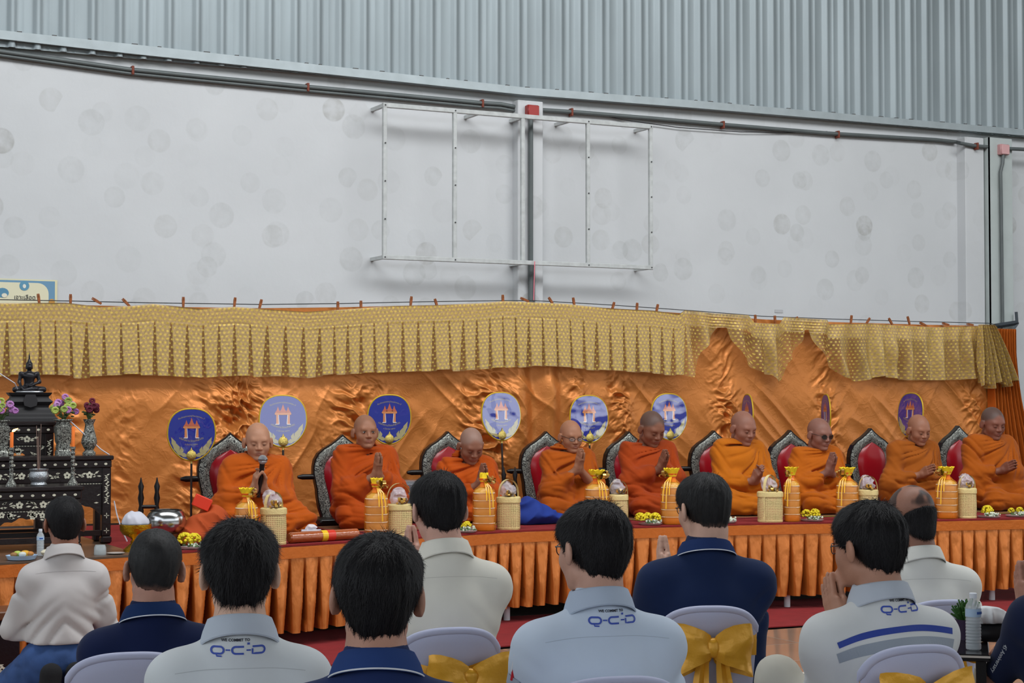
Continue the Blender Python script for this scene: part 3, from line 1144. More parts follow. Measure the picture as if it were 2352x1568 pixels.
# ============================================================ gold valance
def valance_mat():
    m = bpy.data.materials.new('gold_sequin_net')
    m.use_nodes = True
    nt = m.node_tree; n, l = nt.nodes, nt.links
    b = n['Principled BSDF']
    out = n['Material Output']
    uv = n.new('ShaderNodeUVMap'); uv.uv_map = 'UVMap'
    sp = n.new('ShaderNodeSeparateXYZ'); l.new(uv.outputs[0], sp.inputs[0])
    def M(op, a, bb=None, c=None):
        q = n.new('ShaderNodeMath'); q.operation = op
        for i, v in enumerate((a, bb, c)):
            if v is None: continue
            if isinstance(v, (int, float)): q.inputs[i].default_value = v
            else: l.new(v, q.inputs[i])
        return q.outputs[0]
    px_, py_ = 0.036, 0.029
    row = M('DIVIDE', sp.outputs[1], py_)
    rf_ = M('FLOOR', row)
    odd = M('MULTIPLY', M('MODULO', rf_, 2.0), 0.5)
    col = M('ADD', M('DIVIDE', sp.outputs[0], px_), odd)
    fx = M('SUBTRACT', M('FRACT', col), 0.5)
    fy = M('SUBTRACT', M('FRACT', row), 0.5)
    d = M('SQRT', M('ADD', M('MULTIPLY', M('MULTIPLY', fx, fx), 1.0), M('MULTIPLY', fy, fy)))
    dot = n.new('ShaderNodeMapRange')
    for i, v in zip((1, 2, 3, 4), (0.20, 0.36, 1.0, 0.0)):
        dot.inputs[i].default_value = v
    l.new(d, dot.inputs[0])
    at = n.new('ShaderNodeAttribute'); at.attribute_name = 'layers'
    nz = n.new('ShaderNodeTexNoise'); nz.inputs['Scale'].default_value = 60; nz.inputs['Detail'].default_value = 2
    l.new(uv.outputs[0], nz.inputs['Vector'])
    wn_ = n.new('ShaderNodeTexWhiteNoise'); wn_.noise_dimensions = '2D'
    cv = n.new('ShaderNodeCombineXYZ'); l.new(M('FLOOR', col), cv.inputs[0]); l.new(rf_, cv.inputs[1]); l.new(cv.outputs[0], wn_.inputs['Vector'])
    mx = n.new('ShaderNodeMix'); mx.data_type = 'RGBA'
    mx.inputs[6].default_value = lin((190, 157, 102)); mx.inputs[7].default_value = lin((230, 198, 96))
    l.new(dot.outputs[0], mx.inputs[0])
    dk = n.new('ShaderNodeMix'); dk.data_type = 'RGBA'; dk.blend_type = 'MULTIPLY'; dk.inputs[0].default_value = 1
    vr = n.new('ShaderNodeMapRange')
    for i, v in zip((1, 2, 3, 4), (0.3, 0.7, 0.72, 1.15)):
        vr.inputs[i].default_value = v
    l.new(nz.outputs[0], vr.inputs[0]); l.new(mx.outputs[2], dk.inputs[6]); l.new(vr.outputs[0], dk.inputs[7])
    l.new(dk.outputs[2], b.inputs['Base Color'])
    b.inputs['Roughness'].default_value = 0.42
    mt = M('MULTIPLY', dot.outputs[0], M('MULTIPLY', wn_.outputs['Value'], 0.75))
    l.new(mt, b.inputs['Metallic'])
    # cover: net lets the cloth behind show, two layers hide it
    cov = M('MAXIMUM', at.outputs['Fac'], M('MULTIPLY', dot.outputs[0], 0.85))
    cov = M('MULTIPLY', cov, 1.0)
    l.new(cov, b.inputs['Alpha'])
    return m
M_VAL = valance_mat()
BOT = [(-130, 858), (0, 862), (60, 861), (140, 863), (180, 866), (230, 864), (300, 862), (380, 862), (420, 864), (460, 868), (520, 863), (640, 862), (700, 866), (760, 860), (860, 856), (960, 852), (1060, 850), (1150, 846),
       (1200, 842), (1230, 841), (1300, 845), (1400, 851), (1500, 857), (1570, 861), (1585, 866), (1590, 866), (1600, 850), (1612, 808), (1630, 785), (1648, 752), (1668, 752), (1682, 778), (1700, 812), (1717, 837), (1745, 855), (1772, 861),
       (1786, 879), (1800, 873), (1808, 832), (1825, 815), (1843, 782), (1846, 758), (1857, 757), (1877, 798), (1898, 834), (1935, 866), (1971, 876), (2025, 863), (2080, 873), (2152, 873), (2200, 872), (2258, 868)]
TOPO = [(-130, 10), (0, 8), (150, 4), (230, 12), (300, 8), (350, 2), (460, 12), (540, 6), (600, 10), (700, 18), (780, 14), (900, 8), (1000, 8), (1100, 5), (1160, 1), (1225, 4), (1300, 3), (1400, 8), (1500, 6), (1560, 10), (1572, 0), (1640, 2), (1720, 0), (1732, 16), (1790, 16), (1800, 0), (1900, 2), (1905, 12), (2000, 8), (2150, 12), (2265, 6)]
def valance():
    n, k = 2800, 44
    px = np.linspace(-130, 2258, n)
    YV = YB - 0.15
    x = np.array([on_y(a, 780, YV)[0] for a in px])
    sz = np.interp(px, [a for a, b in STR_PX], [b for a, b in STR_PX])
    tp = sz + np.interp(px, [a for a, b in TOPO], [b for a, b in TOPO])
    bt = np.interp(px, [a for a, b in BOT], [b for a, b in BOT])
    zt = np.array([on_y(a, b, YV)[2] for a, b in zip(px, tp)])
    zb = np.array([on_y(a, b, YV)[2] for a, b in zip(px, bt)])
    v = np.linspace(0, 1, k)
    X = np.repeat(x[:, None], k, 1)
    Z = zt[:, None] * (1 - v) + zb[:, None] * v
    depth = zt[:, None] - Z
    full = (depth - 0.125) / 0.42
    f = np.clip(full, 0, 1)
    pit = 0.123
    ph = X / pit + 0.28 * noise3(np.stack([X * 1.7, X * 0, X * 0], -1)) - 0.16 * f
    fr = ph - np.floor(ph); idn = np.floor(ph)
    rnd = noise3(np.stack([idn * 3.3, idn * 0 + 2.2, idn * 0], -1))
    loose = sst(1560, 1600, px)[:, None]
    gapw = np.clip((0.09 + 0.26 * f * (1 + 0.9 * rnd)), 0.03, 0.55) * (f > 0)
    ing = (fr > 1 - gapw)
    reg = np.where(ing, -0.012, 0.012 + 0.010 * np.sin(np.pi * np.clip(fr / (1 - gapw), 0, 1))) * f
    lo = 0.040 * np.sin(X * 34 + 2.4 * noise3(np.stack([X * 2.2, Z * 2, X * 0], -1)) + Z * 3) * np.clip(depth / 0.3, 0, 1)
    lo += 0.02 * noise3(np.stack([X * 7, Z * 5, X * 0], -1))
    D = reg * (1 - loose) + lo * loose
    top_wr = 0.006 * np.sin(depth * 260 + 2 * noise3(P := np.stack([X * 3, Z * 3, X * 0], -1))) * (depth < 0.13)
    D = D + top_wr * (1 - 0.6 * loose)
    Z = Z - 0.012 * rnd * v[None, :] * (1 - loose) * (f > 0.5)
    lay = np.where(ing & (f > 0), 0.30, 0.93) * (1 - loose) + loose * np.clip(0.44 + 0.5 * noise3(np.stack([X * 9, Z * 1.2, X * 0], -1)) + 0.28 * sst(1900, 1990, px)[:, None], 0.30, 0.95)
    lay = np.where(depth < 0.125, np.maximum(lay, 0.88), lay)
    G = np.stack([X, YV - D, Z], -1)
    U = np.stack([X + 0.0 * Z, depth], -1)
    me = grid_mesh('gold_valance', G, uv=U, attrs={'layers': lay})
    o = link('gold_valance', me, None, M_VAL)
    tag(o, 'pleated sheer gold sequin valance along the top of the orange backdrop', 'valance')
    return YV
YV = valance()
def valance_end():
    n, k = 300, 40
    s = np.linspace(0, 1, n); v = np.linspace(0, 1, k)
    S, Vv = np.meshgrid(s, v, indexing='ij')
    Y = YV - 0.05
    A, B = on_y(2250, 745, Y), on_y(2282, 745, Y)
    C_, D_ = on_y(2248, 887, Y), on_y(2338, 880, Y)
    f = Vv ** 0.8
    X = (A[0] * (1 - S) + B[0] * S) * (1 - f) + (C_[0] * (1 - S) + D_[0] * S) * f
    Z = (A[2] - 0.0) * (1 - Vv) + (C_[2] * (1 - S) + D_[2] * S + 0.03 * np.sin(S * 16)) * Vv
    D = (0.03 + 0.035 * f) * np.sin(S * 7 * 2 * math.pi + noise3(np.stack([S * 5, Vv * 2, S * 0], -1)))
    G = np.stack([X, Y - D, Z], -1)
    U = np.stack([S * 1.6, (1 - Vv) * 0.5], -1)
    o = link('valance_tail', grid_mesh('valance_tail', G, uv=U, attrs={'layers': np.clip(0.7 + 0.4 * np.sin(S * 30), 0.45, 0.95)}), None, M_VAL)
    tag(o, 'flared bunch of gold net tied at the right end of the valance', 'valance')
valance_end()
# hanging line and clothes pegs
pts = [on_y(a, b, YB - 0.06) for a, b in STR_PX]
pts.append(on_y(2296, 747, YB - 0.06))
tag(MB().tube(pts, 0.0035, 5).build('hanging_line', mat('dark_line', (52, 56, 58))), 'taut dark wire the backdrop and valance hang from', 'wire')
M_PEG = mat('wood_peg', (150, 84, 40), rough=0.6, var=0.2, vscale=60)
PEGS = [(89, 687, 8), (162, 688, 0), (222, 691, 60), (290, 695, 45), (421, 694, 0), (539, 695, -6), (598, 699, -14), (776, 704, 0), (829, 702, 0), (944, 692, -6), (1002, 697, 18), (1155, 688, 2), (1205, 688, 70), (1266, 692, 35), (1318, 694, 10), (1408, 704, -18), (1463, 706, -4), (1509, 709, -14),
        (1735, 733, 2), (1780, 735, 2), (1833, 737, 20), (1955, 734, -8), (1993, 738, -38), (2046, 739, 34), (2087, 736, 18), (2120, 744, 70), (2172, 744, 80), (2228, 745, 85)]
peg0 = None
for i, (a, b, an) in enumerate(PEGS):
    c = on_y(a, b, YB - 0.085)
    if peg0 is None:
        me_ = MB().prism([(-0.007, -0.040), (0.007, -0.040), (0.009, -0.010), (0.010, 0.020), (0.008, 0.040), (0.002, 0.040), (0.001, 0.012), (-0.001, 0.012), (-0.002, 0.040), (-0.008, 0.040), (-0.010, 0.020), (-0.009, -0.010)], -0.007, 0.007, 'y').mesh('clothes_peg', False)
        me_.materials.append(M_PEG)
        peg0 = me_
    o = bpy.data.objects.new('clothes_peg', peg0); COL.objects.link(o)
    o.location = c; o.rotation_euler = (0, math.radians(-an), 0)
    lean = 'upright' if abs(an) < 10 else ('tipped to the left' if an > 0 else 'tipped to the right')
    ref = ['above the left end of the gold valance', 'above the left third of the gold valance', 'above the middle of the gold valance', 'above the torn swags of the valance', 'above the right end of the valance'][0 if a < 350 else 1 if a < 900 else 2 if a < 1550 else 3 if a < 1900 else 4]
    nth = ['first', 'second', 'third', 'fourth', 'fifth', 'sixth', 'seventh', 'eighth', 'ninth', 'tenth', 'eleventh', 'twelfth', 'thirteenth', 'fourteenth']
    lab = ('brown wooden peg, %s from the left, %s' % (nth[i], lean)) if i < 14 else ('brown wooden peg, %s from the right, %s' % (nth[27 - i], lean))
    tag(o, lab, 'clothes peg', 'clothes pegs along the hanging wire')

# metal bracket at the right
t = thing('steel_bracket', 'dark triangular steel bracket holding the wire at the right', 'bracket', on_y(2300, 760, YW - 0.2))
o0 = np.array(t.location)
def brc(a, b, r, nm='bracket_arm'):
    MB().tube([on_y(*a, YW - 0.22) - o0, on_y(*b, YW - 0.22) - o0], r, 4).build(nm, mat('dark_steel', (74, 80, 86), rough=0.5, metal=0.4), t, smooth=False)
brc((2284, 749), (2336, 741), 0.024); brc((2334, 716), (2336, 744), 0.02, 'bracket_post'); brc((2338, 741), (2308, 784), 0.016, 'bracket_brace')

# poster behind the line on the left
def poster():
    c = on_y(60, 680, YW - 0.02)
    x0, x1 = on_y(-60, 660, YW - .02)[0], on_y(132, 660, YW - .02)[0]
    z1, z0 = on_y(60, 641, YW - .02)[2], on_y(60, 760, YW - .02)[2]
    t = thing('wall_poster', 'blue and cream paper poster taped to the wall at the left edge', 'poster', (c[0], YW - 0.012, z0))
    def pl(a, b, zc, zd, y, col, nm):
        MB().box((a - c[0], -y - 0.002, zc - z0), (b - c[0], -y, zd - z0)).build(nm, mat('poster_' + nm, col, rough=0.5), t, smooth=False)
    pl(x0, x1, z0, z1, 0.0, (222, 216, 178), 'poster_sheet')
    pl(x0, x1 - 0.018, z0, z1 - 0.010, 0.002, (108, 150, 180), 'blue_field')
    q1 = on_y(112, 660, YW - .02)[0] - c[0]; zt_ = on_y(60, 649, YW - .02)[2] - z0
    xa = x0 - c[0]
    arc = [(q1 - 0.08 + 0.08 * math.cos(a), zt_ - 0.08 + 0.08 * math.sin(a)) for a in np.linspace(0, math.pi / 2, 8)]
    MB().prism([(xa, 0.002), (q1, 0.002)] + arc + [(xa, zt_)], -0.006, -0.0045, 'y').build('cream_panel', mat('poster_cream', (224, 220, 190)), t, smooth=False)
    def disc(px, py, r, col, nm, sy=1.0, y=0.004):
        q = on_y(px, py, YW - .02)
        MB().prism([(q[0] - c[0] + r * math.cos(a * .3927), q[2] - z0 + r * sy * math.sin(a * .3927)) for a in range(16)], -y - 0.0015, -y, 'y').build(nm, mat('poster_' + nm, col), t, smooth=False)
    disc(56, 656, 0.036, (96, 150, 178), 'blue_emblem', 1.0, 0.0065)
    disc(56, 657, 0.012, (225, 225, 215), 'emblem_figure', 1.3, 0.0085)
    disc(6, 672, 0.045, (88, 140, 170), 'blue_wave', 0.8, 0.0065)
    disc(10, 678, 0.020, (228, 224, 205), 'wave_crest', 0.8, 0.0085)
    disc(119, 693, 0.022, (206, 150, 70), 'orange_seal', 1.0, 0.0085)
    me = text_mesh('เจาะเลือด', 0.044, 0.0006)
    q = on_y(57, 687, YW - .02)
    me.transform(Matrix.Rotation(math.pi / 2, 4, 'X'))
    o = link('poster_lettering', me, t, mat('print_black', (60, 62, 66)))
    o.location = (q[0] - c[0], -0.0085, q[2] - z0)
poster()
# ============================================================ PEOPLE
M_SKIN = mat('skin', (190, 140, 110), rough=0.5, attr=True, sss=0.0, spec=0.4, bump=0.08, bscale=160)
M_HAIR = mat('black_hair', (20, 18, 20), rough=0.6, spec=0.25, bump=0.25, bscale=300)
M_STRAND = mat('hair_strands', (26, 24, 26), rough=0.55, spec=0.3)
M_STUB = mat('lash_dark', (38, 26, 22), rough=0.8)
M_EYEW = mat('eye_white', (205, 198, 190), rough=0.2)
M_IRIS = mat('eye_dark', (30, 20, 16), rough=0.1)
M_NAIL = None


def head_vol(v, hs=1.0, ear=1.0, face=1.0, nose=1.0, fine=True):
    """adds the head in the current frame of v; origin between the ears, +Y forward"""
    e = lambda c, r, k=0.02, op='add', R=None: v.ell([x * hs for x in c], [x * hs for x in r], k * hs, op, R)
    c_ = lambda a, b, ra, rb=None, k=0.02, op='add': v.cap([x * hs for x in a], [x * hs for x in b], ra * hs, (ra if rb is None else rb) * hs, k * hs, op)
    e((0, -0.014, 0.030), (0.0745, 0.096, 0.088), 0)
    e((0, 0.030, 0.000), (0.066, 0.062, 0.082), 0.03)
    e((0, 0.038, -0.060), (0.053, 0.048, 0.045), 0.035)
    e((0.036, 0.052, -0.028), (0.030, 0.030, 0.028), 0.02)
    e((-0.036, 0.052, -0.028), (0.030, 0.030, 0.028), 0.02)
    c_((0.040, 0.004, -0.066), (0.014, 0.066, -0.092), 0.020, 0.018, 0.02)
    c_((-0.040, 0.004, -0.066), (-0.014, 0.066, -0.092), 0.020, 0.018, 0.02)
    if fine:
        c_((-0.036, 0.077, 0.024), (0.036, 0.077, 0.024), 0.0105, None, 0.02)
        for s in (-1, 1):
            e((s * 0.031, 0.098, 0.002), (0.017, 0.013, 0.010), 0.010, 'sub')
            e((s * 0.031, 0.080, 0.001), (0.0155, 0.012, 0.0105), 0.004)
        c_((0, 0.088, 0.012), (0, 0.104 * nose, -0.026), 0.0075, 0.0115, 0.010)
        e((0.0125, 0.094, -0.030), (0.009, 0.011, 0.008), 0.006)
        e((-0.0125, 0.094, -0.030), (0.009, 0.011, 0.008), 0.006)
        e((0, 0.083, -0.056), (0.028, 0.014, 0.018), 0.012)
        e((0, 0.0935, -0.0535), (0.021, 0.0065, 0.0055), 0.004)
        e((0, 0.0920, -0.0640), (0.018, 0.0070, 0.0060), 0.004)
        c_((-0.021, 0.098, -0.0590), (0.021, 0.098, -0.0590), 0.0022, None, 0.003, 'sub')
        e((0, 0.080, -0.092), (0.020, 0.017, 0.015), 0.014)
    for s in (-1, 1):
        Re = np.array(Euler((math.radians(-8), 0, math.radians(s * 22))).to_matrix())
        e((s * 0.0865, -0.008, -0.008), (0.0085 * ear, 0.020, 0.033 * ear), 0.008, 'add', Re)
        e((s * 0.0800, -0.003, -0.031), (0.0065, 0.010, 0.011), 0.006, 'add', Re)
        e((s * 0.0960, 0.002, -0.004), (0.0055, 0.010, 0.019), 0.005, 'sub', Re)


def head_colors(base, stub=0.0, grey=0.0, bald=None, lips=(150, 92, 84)):
    base_l = np.array(lin(base)[:3]) * 0.82; lips_l = np.array(lin(lips)[:3])
    def fn(P, hs=1.0):
        """P in head frame -> colours"""
        P = P / hs
        x, y, z = P[:, 0], P[:, 1], P[:, 2]
        C = np.repeat(base_l[None], len(P), 0)
        n = fbm(P * 40, 3)[:, None]
        C = C * (1 + 0.10 * n)
        # lips
        m = np.exp(-((x / 0.019) ** 4)) * np.exp(-(((z + 0.0588) / 0.0095) ** 4)) * (y > 0.075)
        C = C * (1 - 0.65 * m[:, None]) + lips_l * 0.65 * m[:, None]
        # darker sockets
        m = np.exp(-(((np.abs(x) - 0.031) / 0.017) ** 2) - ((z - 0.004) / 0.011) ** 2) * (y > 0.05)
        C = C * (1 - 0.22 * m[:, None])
        if stub > 0:
            sc = sst(-0.010, 0.022, z - 0.55 * np.clip(y - 0.005, 0, 1) - 0.012)
            sc = sc * sst(0.078, 0.058, y + 0.10 * (z - 0.1)) * (np.abs(x) < 0.2)
            ncol = np.array(lin((70, 62, 58) if grey < 0.5 else (150, 140, 132))[:3])
            C = C * (1 - stub * sc[:, None]) + ncol * stub * sc[:, None]
        if bald is not None:
            # thin dark hair combed across a bald crown
            q = noise3(P * [18, 30, 9] + 3.1) + 0.5 * noise3(P * [40, 60, 18])
            m = sst(0.0, 0.35, q) * sst(0.02, 0.05, z) * 0.9
            C = C * (1 - m[:, None]) + np.array(lin((46, 36, 34))[:3]) * m[:, None]
        return C
    return fn


def hand_vol(v, w, d, n, sz=1.0, spread=0.0, curl=0.1, side=1, thumb=(0.6, 0.5), fold=0.0):
    """hand from wrist w, fingers along d, palm facing n; side=+1: thumb on the side of cross(d,n)*side"""
    d = np.asarray(d, float); d /= np.linalg.norm(d)
    n = np.asarray(n, float); n = n - d * (n @ d); n /= np.linalg.norm(n)
    t = np.cross(d, n) * side
    w = np.asarray(w, float)
    s = sz
    P = lambda a, b, c: w + d * a * s + t * b * s + n * c * s
    v.cap(P(-0.01, 0, 0), P(0.025, 0, 0), 0.024 * s, 0.026 * s, 0.02)
    for b in (-0.026, -0.009, 0.009, 0.024):
        v.cap(P(0.020, b * 0.7, 0), P(0.088, b, 0), 0.0135 * s, 0.0115 * s, 0.010)
    v.cap(P(0.02, 0.026, 0.006), P(0.055, 0.032, 0.006), 0.014 * s, 0.012 * s, 0.012)
    L = (0.060, 0.074, 0.080, 0.072)
    for i, b in enumerate((-0.030, -0.010, 0.010, 0.029)):
        l = L[i]
        sp = (b / 0.03) * spread
        a0 = P(0.086, b, 0)
        dd = d + t * sp
        c1 = curl * (1 + 0.15 * i)
        def bend(vv, ang):
            return vv * math.cos(ang) + n * math.sin(ang)
        d1 = bend(dd, fold * 0.6 + c1); d2 = bend(dd, fold + c1 * 1.6); d3 = bend(dd, fold * 1.2 + c1 * 2.0)
        a1 = a0 + d1 * l * 0.46 * s; a2 = a1 + d2 * l * 0.30 * s; a3 = a2 + d3 * l * 0.22 * s
        v.cap(a0, a1, 0.0098 * s, 0.0090 * s, 0.004)
        v.cap(a1, a2, 0.0090 * s, 0.0084 * s, 0.003)
        v.cap(a2, a3, 0.0084 * s, 0.0074 * s, 0.003)
    # thumb leaves the side of the palm near its base
    b0 = P(0.022, 0.030, 0.008); b1 = b0 + (d * 0.75 + t * thumb[0] + n * 0.25) * 0.036 * s
    b2 = b1 + (d * 0.95 + t * thumb[1] * 0.4 + n * 0.2) * 0.032 * s
    v.cap(b0, b1, 0.0125 * s, 0.0105 * s, 0.010); v.cap(b1, b2, 0.0105 * s, 0.0085 * s, 0.004)


def elbow_ik(sh, wr, l1, l2, pole):
    sh, wr, pole = (np.asarray(q, float) for q in (sh, wr, pole))
    v = wr - sh
    D = np.linalg.norm(v)
    D = min(D, (l1 + l2) * 0.985)
    vd = v / np.linalg.norm(v)
    a = (l1 * l1 - l2 * l2 + D * D) / (2 * D)
    hgt = math.sqrt(max(l1 * l1 - a * a, 1e-6))
    p = pole - sh
    p = p - vd * (p @ vd)
    p /= np.linalg.norm(p)
    return sh + vd * a + p * hgt


class Person:
    """holds the measures of one figure; local frame: +Y forward, Z up"""
    pass


def world_to_local(p, root, phi):
    c, s = math.cos(phi), math.sin(phi)      # facing = (sin phi, cos phi)
    d = np.asarray(p, float) - np.asarray(root, float)
    return np.array([d[0] * c - d[1] * s, d[0] * s + d[1] * c, d[2]])


def body_mesh(t, P, h):
    """continuous skin: head, neck, core of the trunk, arms and hands"""
    hc = P.hc
    nb = P.nb
    lo = np.array([min(P.sh[0][0], P.el[0][0], P.wr[0][0]) - 0.08, -0.17 + min(0, hc[1]), P.z0])
    hi = np.array([max(P.sh[1][0], P.el[1][0], P.wr[1][0]) + 0.08, max(P.wr[0][1], hc[1], P.el[0][1]) + 0.30, hc[2] + 0.16])
    if P.hands is None:
        hi[1] = max(hc[1] + 0.16, P.el[0][1] + 0.1, P.wr[0][1] + 0.12)
    hi[2] = max(hi[2], P.wr[0][2] + 0.2)
    v = Vol(lo, hi, h)
    v.frame()
    # neck and trunk core
    R = P.HR
    sk = R @ (np.array([0, -0.030, -0.075]) * P.hs) + hc
    v.cap(nb + [0, 0, -0.02], sk, 0.058 * P.nk, 0.053 * P.nk * P.hs, 0.0)
    v.chain([nb + [0, 0, -0.02], nb + [0, 0.02, -0.12], np.array([0, 0.0, P.hipz + 0.05])], [0.06, 0.07, 0.07], 0.04)
    v.cap(P.sh[0], P.sh[1], 0.045, 0.045, 0.05)
    for i in (0, 1):
        s = -1 if i == 0 else 1
        v.cap(P.sh[i], P.el[i], 0.044, 0.036, 0.03)
        mid = P.el[i] * 0.7 + P.wr[i] * 0.3
        v.cap(P.el[i], mid, 0.036, 0.039 * P.arm, 0.02)
        v.cap(mid, P.wr[i], 0.039 * P.arm, 0.025, 0.02)
        if P.hands is not None:
            hd = P.hands[i]
            hand_vol(v, P.wr[i], **hd)
        else:
            hand_vol(v, P.wr[i], d=[0, 0.3, 1], n=[-s, 0, 0], side=-s if False else (1 if i == 0 else -1), curl=0.05)
    v.frame(R, hc)
    head_vol(v, P.hs, P.ear, nose=P.nose)
    v.frame()
    sc = np.array(lin(P.skin)[:3]) * 0.82
    colf = head_colors(P.skin, P.stub, P.grey, P.bald)
    def color(V):
        H = (V - hc) @ R
        C = colf(H, P.hs)
        far = np.linalg.norm(H, axis=1) > 0.17 * P.hs
        n = fbm(V * 25, 3)[:, None]
        C2 = sc[None] * (0.93 + 0.12 * n)
        C[far] = C2[far]
        return C
    o, V, Q = vol_obj('body', v, M_SKIN, t, 1, color)
    P.BV, P.BQ = V, Q
    return o


def head_local(P, p):
    return P.HR @ (np.array(p) * P.hs) + P.hc


def face_parts(t, P, eyes='closed', brow=(60, 44, 36)):
    M_B = mat('brow_%d' % brow[0], brow, rough=0.9)
    for s in (-1, 1):
        MB().tube([head_local(P, (s * a, b, c)) for a, b, c in ((0.014, 0.0885, 0.0215), (0.026, 0.0885, 0.0270), (0.038, 0.0830, 0.0275), (0.048, 0.073, 0.0225))], [0.0022, 0.0032, 0.0028, 0.0012], 6).build('eyebrow', M_B, t)
        if eyes == 'closed':
            MB().tube([head_local(P, (s * a, b, c)) for a, b, c in ((0.018, 0.0855, -0.001), (0.026, 0.0905, -0.0045), (0.035, 0.0895, -0.0050), (0.044, 0.0820, -0.0015))], [0.0012, 0.0019, 0.0019, 0.001], 5).build('eyelashes', M_STUB, t)
        else:
            MB().ball(head_local(P, (s * 0.0310, 0.0835, 0.002)), (0.0115, 0.0095, 0.0062), 10, 8).build('eyeball', M_EYEW, t)
            c = head_local(P, (s * 0.0310, 0.0920, 0.002))
            MB().ball(c, (0.0052, 0.0030, 0.0052), 8, 6).build('iris', M_IRIS, t)
            MB().tube([head_local(P, (s * a, b, c)) for a, b, c in ((0.018, 0.0870, 0.003), (0.026, 0.0925, 0.0085), (0.035, 0.0915, 0.0085), (0.045, 0.0830, 0.003))], [0.0015, 0.0022, 0.0022, 0.001], 5).build('upper_eyelid', M_STUB, t)


def glasses(t, P, dark=False, rim=(30, 28, 30), full=True):
    M_R = mat('spectacle_rim_%d' % rim[0], rim, rough=0.3, metal=0.2)
    g = bpy.data.objects.new('spectacles', None); COL.objects.link(g); g.parent = t
    for s in (-1, 1):
        ring = [(s * 0.033 + 0.021 * math.cos(a), 0.103 - 0.012 * abs(math.cos(a)) * (1 if s * math.cos(a) > 0 else 0.2), 0.000 + 0.0155 * math.sin(a)) for a in np.linspace(0, 2 * math.pi, 17)[:-1]]
        MB().tube([head_local(P, q) for q in ring], 0.0014, 6, closed=True).build('rim', M_R, g)
        me = MB(); me.raw([head_local(P, q) for q in ring] , [list(range(16))])
        me.build('lens', mat('dark_lens', (44, 36, 34), rough=0.08) if dark else mat('clear_lens', (200, 205, 205), rough=0.03, alpha=0.22), g)
        MB().tube([head_local(P, q) for q in ((s * 0.054, 0.092, 0.006), (s * 0.072, 0.070, 0.008), (s * 0.0835, 0.010, 0.008), (s * 0.084, -0.008, 0.000), (s * 0.080, -0.018, -0.012))], 0.0020, 6).build('temple_arm', M_R, g)
    MB().tube([head_local(P, q) for q in ((-0.012, 0.103, 0.004), (0, 0.1075, 0.006), (0.012, 0.103, 0.004))], 0.0014, 6).build('bridge', M_R, g)


